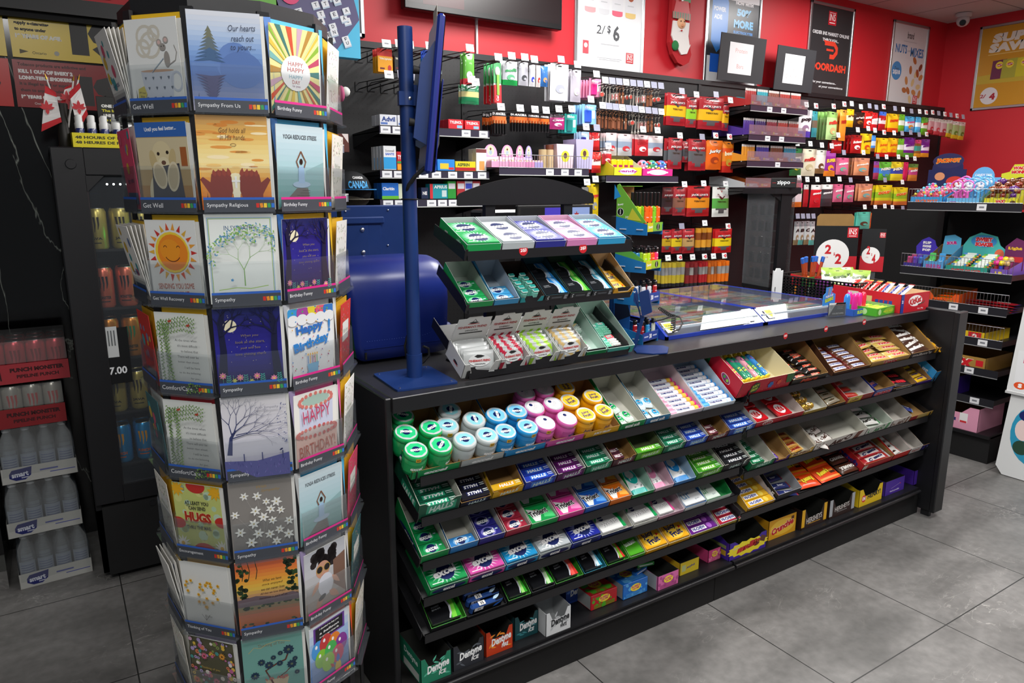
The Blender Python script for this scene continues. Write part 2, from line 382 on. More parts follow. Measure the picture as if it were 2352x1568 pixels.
def a_trident(A,w,h,col,l2):
 A.poly([(-w*.38,h*.3),(w*.1,h*.02),(-w*.1,-h*.44),(-w*.3,-h*.42)],'#e9ece9')
 A.poly([(w*.15,-h*.1),(w*.5,h*.2),(w*.5,-h*.42),(w*.1,-h*.3)],l2)
 A.rect(0,h*.42,w,h*.05,l2)
 A.text('Trident',-w*.02,0,w*.72,h*.3,'#0b0b12',6,.03,out='#ffffff',ow=.05); A.disc(-w*.1,h*.16,h*.028,'#d6262c')
def a_pur(A,w,h,col,flip=False):
 A.disc(0,h*.12,w*.38,col,h*.3,28)
 A.text('pür',0,h*.1,w*.42,h*.28,'#ffffff',6,0)
 A.rect(0,-h*.42,w,h*.15,col)
 for i in range(7): A.leaf(w*random.uniform(-.4,.3),h*random.uniform(-.32,-.2),random.uniform(-30,30),w*.12,w*.03,'#4a4d4f')
def a_purh(A,w,h,col):
 A.text('ür',-w*.18,h*.1,w*.42,h*.5,col,0,-.01); A.text('gum',w*.2,-h*.28,w*.22,h*.1,'#6f7c86',0,0); A.rect(0,.47*h,w,h*.06,col)
def a_hichew(A,w,h,col,l2):
 A.disc(w*.26,0,h*.42,l2,n=12); A.rect(-w*.12,0,w*.5,h*.62,'#ffffff'); A.text('HI-CHEW',-w*.12,0,w*.44,h*.46,'#1d2f8c',0,.05)
def a_juicy(A,w,h,*_):
 A.disc(0,-h*.1,w*.4,'#fbd24a',h*.35,24); A.poly([(w*.3,h*.15),(w*.42,h*.05),(w*.28,-h*.02)],'#d8302a')
 A.text('Juicy',-w*.06,h*.14,w*.55,h*.32,'#1b2466',8,.04); A.text('Fruit',w*.04,-h*.18,w*.55,h*.3,'#1b2466',8,.04)
def a_five(A,w,h,col,l2):
 A.poly([(w*.1,h*.5),(w*.5,h*.5),(w*.5,-h*.5),(w*.16,-h*.5),(w*.3,-h*.1),(w*.12,h*.22)],col)
 if l2: A.poly([(w*.22,h*.5),(w*.4,h*.4),(w*.44,0),(w*.36,-h*.5),(w*.2,-h*.5),(w*.3,0)],l2)
 A.line([(w*.08,h*.45),(w*.07,h*.2),(w*.22,h*.12),(w*.27,-h*.1),(w*.22,-h*.32),(w*.12,-h*.48)],[w*.05,w*.05,w*.06,w*.07,w*.06,w*.05],'#c9ccd4')
 A.text('SPEARMINT',-w*.18,0,w*.28,h*.06,'#8d9196',5); A.text('MENTHE VERTE',-w*.18,-h*.08,w*.3,h*.05,'#8d9196',5)
def a_white(A,w,h,col):
 A.disc(-w*.25,h*.26,h*.15,NAVY,n=20); A.text('excel',-w*.25,h*.26,w*.2,h*.1,'#fff',0,.03)
 A.poly([(w*.28,h*.5),(w*.5,h*.5),(w*.5,-h*.5),(w*.36,-h*.5),(w*.38,0)],col)
 A.text('WHiTE',-w*.05,-h*.08,w*.68,h*.26,'#ffffff',8,.05,out='#555b5f',ow=.04); A.poly([(-w*.5,h*.5),(-w*.5,h*.1),(-w*.3,h*.5)],col)
def a_word(A,w,h,s,c,out=None,sw=.7,sh=.5,rot=0,shear=0.,bold=.05,bg=None,y=0):
 if bg: A.disc(0,y*h,w*.44,bg,h*.4,28)
 A.text(s,0,y*h,w*sw,h*sh,c,rot,bold,shear,out=out,ow=.05)
def a_reese(A,w,h,*_):
 A.text("Reese's",-w*.12,h*.08,w*.55,h*.36,'#ffe23a',8,.06,.1,out='#4a1a0a',ow=.04)
 A.rect(w*.3,-h*.02,w*.26,h*.3,'#4b2314',8); A.rect(w*.28,h*.05,w*.22,h*.13,'#d98a35',8); A.rect(0,-h*.4,w,h*.12,'#f7941e')
def a_aero(A,w,h,c='#4a2618',*_):
 A.text('AerO',-w*.05,0,w*.55,h*.55,c,10,.04,.25)
 for i in range(6): A.disc(w*random.uniform(-.45,-.3),h*random.uniform(-.4,.4),h*random.uniform(.04,.09),c,n=10)
 A.poly([(w*.3,h*.5),(w*.5,h*.5),(w*.5,-h*.2),(w*.38,-h*.3)],c)
def a_kitkat(A,w,h,*_):
 A.disc(-w*.05,0,w*.32,'#ffffff',h*.36,28); A.text('KitKat',-w*.05,0,w*.5,h*.42,'#c8141c',10,.06,.15)
 A.line([(w*.1,-h*.3),(w*.25,-h*.25),(w*.36,-h*.1)],w*.03,'#5a2a16')
def a_bubble(A,w,h,c,c2):
 for i in range(16): A.disc(w*random.uniform(-.45,.45),h*random.uniform(-.4,.4),h*random.uniform(.05,.14),c2,n=9)
 A.disc(0,h*.1,w*.22,'#f6e23a',h*.24,20); A.text('BUBBLE',0,h*.18,w*.34,h*.13,'#d62a7a',5,.04); A.text('GUM',0,h*.03,w*.26,h*.12,'#d62a7a',5,.04)
 for i in range(4): A.rect(0,-h*(.2+.07*i),w*.8,h*.03,c2)
ART=dict(excel=a_excel,excels=a_excels,halls=a_halls,trident=a_trident,pur=a_pur,purh=a_purh,hichew=a_hichew,juicy=a_juicy,five=a_five,white=a_white,
           word=a_word,reese=a_reese,aero=a_aero,kitkat=a_kitkat,bubble=a_bubble)
def card_pack(key,w,d,h,col,art,args,side=None,rough=.3,top=True):
 """a small flat carton: w along x, d along y, h up; artwork on its upper face"""
 def go(b):
  m=mt(col,rough,coat=.3); b.box((0,0,0),(w,d,h),[m]*6 + [m]*30 if False else m,c=.0012)
  A=Art(b,topf(w,d,h),rough=rough); ART[art](A,w,d,*args)
  A2=Art(b,frontf(w,h),rough=rough); A2.rect(0,0,w*.8,h*.3,side or '#dfe5e5')
  if h > .015: A2.text('excel' if art.startswith('excel') else 'gum',0,0,w*.3,h*.26,'#20305c',0,.02)
 return cached(('pack',key,round(w,3),round(d,3),round(h,3)),go)
def pillow(b,w,h,t,paint,n=10,m=14,crimp=.08,M=None):
 """a filled sachet or wrapper: w along x, h along y, bulging to +-t/2 in z"""
 vs=[]; fs=[]; ms=[]
 def z(u,v):
  a=max(0,1-abs(2*u-1)**3); e=(v-crimp)/(1-2*crimp); c=0 if e <= 0 or e >= 1 else (1-abs(2*e-1)**3)
  return t/2*sqrt(max(0,a*c)) + .0004
 for s in (1,-1):
  o=len(vs)
  for j in range(m+1):
   v=j/m
   for i in range(n+1):
    u=i/n; zz=z(u,v); pin=.04*w*(1-zz/(t/2+.0004))*.0
    vs.append(((u-.5)*w,(v-.5)*h,s*zz))
  for j in range(m):
   for i in range(n):
    q=[o+j*(n+1)+i,o+j*(n+1)+i+1,o+(j+1)*(n+1)+i+1,o+(j+1)*(n+1)+i]; fs.append(q if s > 0 else q[::-1]); ms.append(paint((i+.5)/n,(j+.5)/m))
 b.add(vs,fs,ms,M,True)
 return lambda x,y,e: (x,y,z(min(1,max(0,x/w+.5)),min(1,max(0,y/h+.5)))+.0012+e)
def bar_mesh(key,w,d,h,col,ends,art,args,panel=None):
 """wrapped chocolate bar lying flat: w along x, d along y"""
 def go(b):
  mc=mt(col,.28,coat=.4); me=mt(ends,.3,.3); mp=mt(panel,.28) if panel else mc
  f=pillow(b,d,w,h,lambda u,v: me if v < .07 or v > .93 else (mp if panel and .12 < u < .88 and .16 < v < .84 else mc),6,16,.06,T(w/2,d/2,h/2) @ Rz(90))
  A=Art(b,T(w/2,d/2,h/2),lambda x,y,e: (x,y,f(y,-x,e)[2]),rough=.3)
  if art: ART[art](A,w*.8,d*.8,*args)
 return cached(('bar',key,round(w,3),round(d,3)),go)
# -- open cartons
def carton(w,d,hf,hb,outer,inner,front=None,side=None,notch=0,flat=.0,rough=.5,slant=1.,top=None):
 b=B(); mo=outer if not isinstance(outer,str) else mt(outer,rough); mi=inner if not isinstance(inner,str) else mt(inner,.8)
 t=.0016; ys=d*slant
 side_p=[(0,0),(d,0),(d,hb),(ys if slant < 1 else d*.98,hb),(flat*d,hf),(0,hf)]
 for x,a,c in ((0,mo,mi),(w-t,mi,mo)): b.prism(side_p,x,x+t,mi,Matrix(((0,0,1,0),(1,0,0,0),(0,1,0,0),(0,0,0,1))),a,c)
 b.box((t,t,0),(w-t,d-t,t),mi)
 b.box((t,d-t,0),(w-t,d,hb),[mi,mi,mi,mi,mo,mi])
 if notch:
  fp=[(0,0),(w,0),(w,hf),(w*.86,hf),(w*.74,hf*(1-notch)),(w*.26,hf*(1-notch)),(w*.14,hf),(0,hf)]
 else: fp=[(0,0),(w,0),(w,hf),(0,hf)]
 b.prism(fp,0,t,mi,Matrix(((1,0,0,0),(0,0,1,0),(0,1,0,0),(0,0,0,1))),mo,mi)
 if front: A=Art(b,frontf(w,hf)); front(A,w,hf*(1-notch*.6))
 if side: A=Art(b,frame((0,d*.45,min(hf,hb)*.5),(0,-1,0),(0,0,1),(-1,0,0))); side(A,d*.8,hf)
 return b
# == FRONT CANDY GONDOLA
YL = 1.66                      # front of every shelf lip
ROWZ={'L1': .765,'L2': .646,'L3': .512,'L4': .402,'L5': .287,'R1': .787,'R2': .650,'R3': .482,'R4': .314}
TILT=25.; LIP=.030; SHX={'L': (.765,2.065),'R': (2.095,3.385)}
gon=mk('candy_gondola',None,label='long black metal gondola with tilted candy shelves under the counter top',cat='shelving unit')
def shelf_frame(row): return T(0,YL+.004,ROWZ[row]+.019) @ Rx(TILT)
DEP={'L1': .30,'R1': .30,'L2': .29,'R2': .29}
for row,z in ROWZ.items():
 x0,x1=SHX[row[0]]; b=B(); d=DEP.get(row,.27); F=shelf_frame(row)
 b.box((x0,0,-.003),(x1,d,0),M_BLACK,F)
 b.box((x0,YL-.002,z-.002),(x1,YL+.001,z+LIP-.004),M_BLACK)
 b.box((x0,YL-.003,z+LIP-.006),(x1,YL+.002,z+LIP-.004),M_BLACK)
 for x in (x0-.012, x1+.0095):    # side brackets
  b.prism([(0,-.012),(d,-.045),(d,.02),(0,LIP*.9),(-.004,.01)],x,x+.0025,M_BLACK,F @ Matrix(((0,0,1,0),(1,0,0,0),(0,1,0,0),(0,0,0,1))))
 mk('shelf',b,None,gon)
b=B(); b.box((.72,2.02,.14),(3.42,2.035,.955),M_BLACKM); mk('back_panel',b,None,gon)
for x in (.79,2.08,3.37): b=B(); b.box((x-.015,1.98,.14),(x+.015,2.02,.955),M_BLACK); mk('upright',b,None,gon)
b=B(); b.box((.765,1.662,.128),(2.068,2.03,.145),M_BLACK); b.box((2.078,1.662,.128),(3.39,2.03,.145),M_BLACK)
for x0,x1 in ((.765,2.068),(2.078,3.39)):
 b.tube([(x0,1.655,.128),(x1,1.655,.128)],.008,M_BLACK,10); b.box((x0,1.655,.122),(x1,1.70,.130),M_BLACK)
mk('base_deck',b,None,gon)
b=B(); b.box((.74,1.676,0),(1.99,1.69,.122),M_BLACKM); b.box((1.993,1.676,0),(3.43,1.69,.122),M_BLACKM); mk('kick_plate',b,None,gon)
b=B(); b.box((.703,1.735,0),(.722,3.0,1.0),M_BLACK,c=.003); mk('end_panel',b,None,gon)
b=B(); b.box((3.42,1.605,.03),(3.455,2.3,1.01),M_BLACK,c=.004); b.box((3.412,1.59,.03),(3.49,1.615,1.008),M_BLACK,c=.004)
for i in range(26): b.box((3.49,1.595,.05+i*.037),(3.496,1.61,.075+i*.037),M_BLACKM)
b.box((3.43,1.62,0),(3.45,1.66,.03),M_BLACK); mk('end_panel',b,None,gon)
# counter top ------------------------------------------------------
M_TOP=noisy('dark_grey_laminate','#2b2b2d',.34,.18,60)
b=B(); b.box((.722,1.73,.958),(3.42,2.55,1.0),M_TOP,c=.002); b.box((.722,1.727,.958),(3.42,1.731,.998),M_BLACK)
b.box((.722,2.55,.958),(1.1,3.0,1.0),M_TOP)
ct=mk('countertop',b,None,label='long dark grey counter top above the candy gondola',cat='countertop')
def sticker(A,r,s='2/$3'):
 A.disc(0,0,r,'#c3202a',n=24); A.text(s,0,0,r*1.4,r*.7,'#ffffff',4,.03,.15)
for (px,py) in ((1804,771),(1897,755),(1985,739)):
 p=atY(px,py,1.727); b=B(); sticker(Art(b,frame((p.x,1.7265,p.z),(1,0,0),(0,0,1),(0,-1,0))),.013); mk('price_sticker',b,None,ct,label='round red price sticker')
# -- row contents
def X_on(row,px): return Xof(px,YL,ROWZ[row]+LIP*.6)
def tray(row,p0,p1,outer,inner,desc,hf=.045,hb=.075,d=None,front=None,side=None,notch=0,cat='carton',name='display_carton',slant=1.,flat=.0,lift=0):
 x0=X_on(row,p0)+.0012; x1=X_on(row,p1)-.0012; w=x1-x0; d=d or DEP.get(row,.27)*.62
 M=shelf_frame(row) @ T(x0,.003,.0005+lift)
 mk(name,carton(w,d,hf,hb,outer,inner,front,side,notch,flat,slant=slant),M,label=desc,cat=cat)
 return M,w,d
def stack(M,w,d,n,pd,ph,mesh,what,where,name='gum_pack',cat='gum pack',cols=1,gap=.0015,y0=.004,z0=.002,layers=1,grp=None,jit=0.,skip=()):
 cw=(w-.005)/cols
 for c in range(cols):
  for k in range(n):
   if (c,k) in skip: continue
   Mk=M @ T(.0025+c*cw+random.uniform(-jit,jit)*.2,y0+k*(pd+gap),z0+random.uniform(0,jit)*.3) @ Rz(random.uniform(-jit,jit)*120) @ Rx(-random.uniform(0,jit)*200)
   pos=('in front' if k == 0 else '%s from front' % ORD[k]) if n > 1 else 'alone'
   if cols > 1: pos += ', %s column' % (['left','right'] if cols == 2 else ['left','middle','right'])[c]
   mk(name,mesh,Mk,label=('%s, %s in %s' % (what,pos,where)),cat=cat,group=grp)
W_=lambda s,c,**k: (lambda A,w,h: a_word(A,w,h,s,c,**k))
HALLS_F=lambda band: (lambda A,w,h: (A.rect(w*.05,0,w*.7,h*.7,band),A.text('HALLS',w*.05,0,w*.6,h*.5,'#cfe6dd',4,.04,.25)))
ROWN={'L1': 'top row','L2': 'second row','L3': 'third row','L4': 'fourth row','L5': 'fifth row','R1': 'right top row','R2': 'right second row','R3': 'right third row','R4': 'right fourth row'}
# --- L1: gum tubs -------------------------------------------------
def bottle(col,capcol,lab,lab2,word,wcol):
 t=mk('gum_tub',None)
 mb=mt(col,.2,coat=.6); b=B()
 b.lathe([(.026,0),(.031,.004),(.0335,.02),(.0345,.04),(.034,.05),(.031,.056)],mb,n=28)
 fn=lambda x,y,e: ((.0348+e)*sin(x/.0345),-(.0348+e)*cos(x/.0345),y)
 A=Art(b,None,fn); A.rect(0,.03,.075,.026,lab2)
 A.text(word,0,.032,.034,.012,wcol,0,.03,.15)
 mk('tub_body',b,None,t)
 b=B(); mc=mt(capcol,.16,coat=.7)
 b.lathe([(.031,.055),(.0335,.058),(.0345,.063),(.034,.069),(.031,.0725)],mc,n=28)
 A=Art(b,frame((0,0,.0725),(1,0,0),(0,1,0),(0,0,1)),rough=.16)
 A.disc(0,0,.0305,'#c6ccce',n=28); A.disc(0,0,.0275,lab,n=6,rot=30) if False else A.poly([(.0275*cos(a),.025*sin(a)) for a in (2*pi*i/8+.39 for i in range(8))],lab)
 if word == 'excel': A.disc(0,0,.0115,NAVY,n=22); A.text('excel',0,0,.034,.0125,'#ffffff',4,.045,.15,out='#10184a',ow=.05)
 elif word == 'white': A.disc(.004,.013,.006,NAVY,n=16); A.text('White',0,-.002,.034,.012,'#f7f7f7',8,.04,out='#8a8a90',ow=.04)
 else: A.text('Juicy',0,.006,.03,.012,'#1d2564',6,.04); A.text('Fruit',0,-.007,.03,.012,'#1d2564',6,.04)
 mk('lid',b,None,t)
 b=B(); fn2=lambda x,y,e: ((.0352+e)*sin(x/.035),-(.0352+e)*cos(x/.035),y)
 A=Art(b,None,fn2); A.rect(0,.064,.014,.012,'#f0b92a'); A.text('60',0,.064,.009,.006,'#2a2a1a'); mk('seal_tab',b,None,t,label='yellow paper seal tab')
 return t
TUBS=[
 ('bright green','#16a35a','#1fb866','#2fcf86','#16a35a','excel','left-end green',[(931,969,150),(948,1009,160),(971,1049,-10),(1001,998,15),(1025,1039,40)]),
 ('silver white','#b9c3c4','#c9d3d3','#8fd3dc','#aab6b8','excel','silver',[(1036,950,60),(1053,991,-12),(1103,978,75),(1081,1026,170),(1130,1021,0)]),
 ('sky blue','#1f8fd2','#2a9fe0','#7cc9f3','#1f8fd2','excel','blue',[(1150,964,70),(1196,954,-15),(1173,1000,-8),(1226,994,5)]),
 ('pink','#dd5fb0','#e56fba','#f3e6ee','#c54f9c','white','pink',[(1219,917,60),(1260,905,40),(1246,954,50),(1288,943,55),(1273,989,-10),(1317,977,20)]),
 ('golden yellow','#f1ad10','#f4b61c','#f7ca3c','#e69f0c','Juicy','yellow',[(1307,900,80),(1331,933,10),(1374,923,-5),(1361,966,0),(1403,959,15)])]
TB=[(945,1057,'#0c8e4c','green'),(1058,1158,'#a9b0b0','silver'),(1160,1253,'#1c86c4','blue'),(1255,1341,'#c94f9c','pink'),(1343,1422,'#d9a520','yellow')]
F1=shelf_frame('L1')
for p0,p1,c,n in TB:
 tray('L1',p0,p1,c,M_KRAFT,'shallow %s carton holding gum tubs on the top shelf' % n,.028,.062,.215,front=W_('excel' if n != 'yellow' else 'JUICY FRUIT','#eef2f2',sw=.5,sh=.4,shear=.2),side=(W_('excel','#fff',sw=.5,sh=.6,bg=NAVY) if n == 'green' else None))
for cn,col,cap,l1,l2,wd_,short,pts in TUBS:
 base=None; loc=[]
 for px,py,rot in pts: loc.append((onframe(px,py,F1,.078),rot))
 loc.sort(key=lambda q: q[0].y)
 for k in range(80):      # push apart tubs that would touch
  for q,_ in loc: q.y=max(q.y,.0375)
  for i in range(len(loc)):
   for j in range(i):
    a,c_=loc[i][0],loc[j][0]; dx,dy=a.x-c_.x,a.y-c_.y; dd=math.hypot(dx,dy)
    if dd < .0715:
     e=(.0716-dd)/2/dd; a.x += dx*e; a.y += dy*e; c_.x -= dx*e; c_.y -= dy*e
 for i,(q,rot) in enumerate(loc):
  M=F1 @ T(q.x,q.y,.004) @ Rz(rot)
  lb='%s gum tub with label lid, %s from the front in the %s carton' % (cn,ORD[i] if i else 'nearest',short)
  if base is None:
   base=bottle(col,cap,l1,l2,wd_,'#ffffff' if wd_ == 'excel' else '#1d2564'); base.matrix_local=M; base['label']=lb; base['category']='gum tub'; base['group']='%s gum tubs on the top candy shelf' % cn; o=base
  else: o=dup(base,M,lb)
# --- L1: soft candies and rolls
def flask(key,col,l2):
 def go(b):
  m=mt(l2,.25,coat=.5); b.box((0,0,0),(.036,.05,.014),m,c=.006)
  A=Art(b,topf(.036,.05,.014),z=3e-4,rough=.25); A.disc(0,.004,.013,col,.016,22); A.disc(0,.008,.006,NAVY,n=16); A.text('excel',0,.008,.014,.005,'#fff',0,.03); A.text('soft',0,-.004,.014,.004,'#fff'); A.text('candies',0,-.009,.018,.004,'#fff')
 return cached(('flask',key),go)
M,w,d=tray('L1',1424,1481,'#0f9a52',M_GREYB,'low white and green carton with a few soft candy packs',.03,.07,.21,front=W_('excel soft','#fff',sw=.6,sh=.5,bg='#0d8446'))
for k,(x,y) in enumerate(((.008,.008),(.05,.02),(.03,.066))): mk('candy_pack',flask('g','#1fae5e','#dff3e6'),M @ T(x,y,.002) @ Rz(8*k),label='green soft candy pack, %s in the green carton beside the yellow tubs' % ('nearest' if k == 0 else ORD[k]),cat='candy pack')
M,w,d=tray('L1',1482,1538,'#2a86b8',M_GREYB,'low pale carton with blue soft candy packs',.03,.07,.21,front=W_('excel soft','#fff',sw=.6,sh=.5,bg='#1c6da3'))
for k,(x,y) in enumerate(((.008,.01),(.05,.006),(.02,.066),(.055,.07),(.01,.12))): mk('candy_pack',flask('b','#3aa9d8','#e2f1f8'),M @ T(x,y,.002) @ Rz(-6*k),label='light blue soft candy pack, %s from the front in the pale carton' % ORD[k],cat='candy pack')
def roll(key,col,c2,c3,ln):
 def go(b):
  r=.0105; b.cyl((0,0,r),(ln,0,r),r,r,mt(col,.25,coat=.5),18); b.cyl((ln,0,r),(ln+.004,0,r),r*.98,r*.6,mt(c3,.3),18)
  fn=lambda x,y,e: (ln/2+x,-(r+3e-4+e)*sin(-y/r),r+(r+3e-4+e)*cos(y/r))
  A=Art(b,None,fn,rough=.25);
  def strip(cx,w_,c,half=.012): A.put([(cx+dx,-half+half*2*j/6) for j in range(7) for dx in (-w_/2,w_/2)],[[2*j,2*j+1,2*j+3,2*j+2] for j in range(6)],c)
  strip(0,ln*.6,'#eef4fb'); strip(ln*.38,ln*.14,c2); strip(ln*.46,ln*.08,c3,.016)
  A.text('mentos',-ln*.06,0,ln*.42,.009,'#20266e',0,.04)
 return cached(('roll',key,round(ln,3)),go)
M,w,d=tray('L1',1539,1614,'#e9e2ea',mt('#d9cbd2',.8),'white carton of pink and yellow candy rolls',.022,.075,.24)
for k in range(8): mk('candy_roll',roll('pk','#f3b6cf','#f2c84b','#e0218a',w-.012),M @ T(.004,.014+k*.0222,.002),label='pink and yellow candy roll, %s from the front in the white carton' % ORD[k],cat='candy roll',group='fruit candy rolls')
M,w,d=tray('L1',1615,1688,'#dfe9f2',mt('#b9c9d6',.8),'pale blue carton full of blue mint rolls',.022,.075,.25)
for k in range(10): mk('candy_roll',roll('bl','#5cb5ec','#ffffff','#2a8fd6',w-.012),M @ T(.004,.014+k*.0222,.002),label='light blue mint roll, %s from the front in the pale blue carton' % ORD[k],cat='candy roll',group='mint candy rolls')
# --- HALLS style cartons
def halls(row,p0,p1,col,band,n,desc,flip=False,inner=M_GREYB,hf=.036,hb=.07,cols=1,notch=.4,start=0,d=None,pw=1.):
 M,w,d=tray(row,p0,p1,col,inner,'%s carton of cough drops on the %s' % (desc,ROWN[row]),hf,hb,d or .17,front=HALLS_F(band),side=HALLS_F(band) if (row,desc) == ('L2','dark green') else None,notch=notch)
 if n: stack(M,w*pw,d,n,.0235,.02,card_pack(('h',col,flip),w*pw-.006,.0235,.02,col,'halls',(col,band,flip),band),'%s stick of cough drops' % desc,'%s carton, %s' % (desc,ROWN[row]),'cough_drop_pack','cough drops',y0=.004+start,z0=.012)
 return M,w,d
halls('L2',958,1056,'#12573f','#2fa37c',5,'dark green',True,hf=.055,hb=.085,notch=.25)
halls('L2',1058,1128,'#141420','#1d2350',3,'black',True,M_KRAFT,.02,.085,notch=.0)
halls('L2',1130,1202,'#d3a51e','#e2a018',1,'yellow',False,M_KRAFT,.03,.085)
halls('L2',1204,1276,'#1f39a8','#3f79d8',5,'royal blue')
halls('L2',1278,1342,'#4a1550','#7a2a80',4,'dark purple')
halls('L2',1344,1404,'#176a4a','#3fae86',4,'mint green')
halls('L2',1406,1458,'#4b2430','#7b4450',2,'maroon',False,M_KRAFT,pw=.55)
halls('L2',1459,1521,'#4da22a','#8fce4a',1,'lime green',False,mt('#5f6b45',.8),notch=.55)
halls('L2',1522,1572,'#1c6a4c','#37a57e',4,'teal green')
halls('L2',1573,1623,'#2340a8','#5c8fe0',4,'bright blue')
halls('L2',1624,1671,'#5a2630','#8a4450',2,'dark red',False,M_KRAFT,pw=.55)
halls('L2',1672,1732,'#24419e','#5d93e6',4,'deep blue',notch=.2)
# --- L3
def gum(row,p0,p1,col,art,args,n,pd,ph,desc,inner=M_GREYB,hf=.04,hb=.06,d=.17,pw=1.,what=None,y0=.004,z0=.004,front=None,side=None,name='gum_pack',cat='gum pack',wh='carton',notch=0.):
 M,w,d=tray(row,p0,p1,col,inner,'%s gum %s on the %s' % (desc,wh,ROWN[row]),hf,hb,d,front=front,side=side,notch=notch)
 if n: stack(M,w*pw,d,n,pd,ph,card_pack((art,col,str(args)),w*pw-.006,pd,ph,col,art,args),what or ('%s gum pack' % desc),'%s, %s' % (wh,ROWN[row]),name,cat,y0=y0,z0=z0)
 return M,w,d
gum('L3',966,1032,'#0e8c48','excels',('','#39b877'),3,.041,.016,'green',side=W_('excel','#fff',sw=.4,sh=.5,bg=NAVY),hf=.03,hb=.07,d=.19)
gum('L3',1033,1099,'#2f7fc4','excels',('','#79b5e6',True),1,.035,.016,'pale blue',hf=.03,hb=.07,d=.19)
gum('L3',1100,1160,'#2b2a86','excels',('','#7c78c8'),3,.041,.016,'violet',hf=.03,hb=.06)
gum('L3',1161,1218,'#a8283f','excels',('','#d46a7c'),3,.041,.016,'dark pink',hf=.03,hb=.06)
gum('L3',1219,1282,'#18a04e','trident',('','#4fd07a'),2,.072,.018,'emerald green',hf=.028,hb=.05)
gum('L3',1283,1342,'#e0409a','trident',('','#f48cc6'),2,.072,.018,'hot pink',hf=.028,hb=.05)
gum('L3',1343,1399,'#1f5fc0','trident',('','#5aa0ea'),2,.07,.018,'blue',hf=.028,hb=.05)
gum('L3',1400,1450,'#e8761c','trident',('','#f9b24a'),2,.07,.018,'orange',hf=.028,hb=.05)
def purbag(key,col,w):
 def go(b):
  f=pillow(b,w,.12,.014,lambda u,v: mt('#eef0f0',.3) if v > .17 else mt(col,.3),8,12,.05)
  A=Art(b,None,f,rough=.3); a_pur(A,w,.115,col)
 return cached(('pur',key,round(w,3)),go)
for p0,p1,oc,col,cn,pw,ic in ((1451,1503,'#0f8a42','#1fb8ac','teal',.98,mt('#9fc4b4',.8)),(1504,1548,'#e8c8d6','#e58fb6','pale pink',.5,mt('#c9a9b6',.8)),(1549,1598,'#3a78b8','#2a8fd8','light blue',.95,mt('#9ab6cc',.8))):
 M,w,d=tray('L3',p0,p1,oc,ic,'open carton of %s gum pouches on the third shelf left' % cn,.02,.085,.17)
 pwid=min(.062,(w-.004)*(1 if pw > .6 else .7))
 mk('gum_pouch',purbag(col,col,pwid),M @ T(w*.5 if pw > .6 else w*.36,.066,.012) @ Rx(5),label='white gum pouch with a %s oval, leaning in its open carton' % cn,cat='gum pouch')
halls('L3',1599,1658,'#3f9426','#86cb48',5,'grass green')
halls('L3',1659,1721,'#17181c','#3a3d45',4,'charcoal')
halls('R3',1722,1777,'#0f6a40','#2f9a6c',5,'forest green',pw=.6)
# --- L4
for p0,p1,col,lt,cn in ((986,1076,'#109a50','#9fe0bd','green'),(1077,1160,'#d950a8','#f6c3e2','pink'),(1161,1236,'#1a92cc','#9fdaf2','light blue'),(1237,1311,'#b9c2c6','#ffffff','silver'),(1312,1380,'#1e2a9c','#a8b4f2','navy blue')):
 gum('L4',p0,p1,col,'excel',('',lt),1,.075,.034,'large %s' % cn,mt('#9aa39f',.8),.03,.05,.17,what='large %s gum box' % cn,z0=.003,front=W_('excel','#fff',sw=.3,sh=.5,bg=NAVY))
def white(row,p0,p1,col,cn,pw=1.,oc=None,ic=M_GREYB):
 M,w,d=tray(row,p0,p1,oc or '#e7ebe8',ic,'white carton with %s gum packs on the fourth shelf left' % cn,.02,.06,.17)
 mk('gum_pack',card_pack(('wh',col),(w-.006)*pw,.07,.026,'#eef0ee','white',(col,)),M @ T(.003,.004,.004),label='white and %s gum pack, front one in its white carton' % cn,cat='gum pack')
white('L4',1381,1453,'#16a055','emerald',.8,NAVY); white('L4',1454,1511,'#18a35a','green leaf'); white('L4',1512,1571,'#d04a8c','magenta',.62,'#d9a9c0',mt('#c6aeb8',.8))
gum('L4',1572,1621,'#eef2f4','purh',('#2f8cc8',),1,.07,.026,'white and blue',mt('#2a6aa8',.6),.024,.07)
gum('L4',1622,1679,'#dfeee4','purh',('#1f9a58',),1,.07,.02,'white and mint',mt('#0f7a3a',.6),.024,.08,pw=.6)
# --- L5
def fivebox(p0,p1,col,l2,cn,pw=.86,ic=None):
 M,w,d=tray('L5',p0,p1,'#16181b',ic or mt('#3f9a2a',.5),'black %s gum carton on the lowest tilted shelf left' % cn,.02,.055,.17)
 mk('gum_pack',card_pack(('five',col,l2),(w-.006)*pw,.1,.03,'#131417','five',(col,l2),'#2a2c30',.15),M @ T(.003,.004,.003),label='glossy black and %s gum pack with a curved silver stripe' % cn,cat='gum pack')
fivebox(990,1072,'#35a62c','#7fd84a','spring green',.86)
M,w,d=tray('L5',1074,1166,'#101218',M_BLACKM,'black carton of blue gum blister packs on the lowest shelf',.012,.05,.17)
def blister(b):
 m=mt('#3a66b8',.12,.4,coat=.8); b.box((0,0,0),(.112,.019,.034),m,c=.006)
 A=Art(b,topf(.112,.019,.034),z=3e-4,rough=.15); A.rect(-.018,0,.022,.014,'#f2f2f2'); A.text('35',-.018,0,.012,.009,'#222',0,.03); A.rect(.04,0,.026,.014,'#16181e'); A.leaf(.02,0,20,.03,.01,'#bfe0f8')
 A=Art(b,frontf(.112,.034),z=3e-4,rough=.15); A.rect(.0,0,.1,.028,'#0e1018'); A.rect(-.03,.006,.03,.016,'#e9e9ee'); A.text('35',-.03,.006,.012,.008,'#222',0,.03); A.leaf(.02,-.006,30,.035,.01,'#2f6fd8')
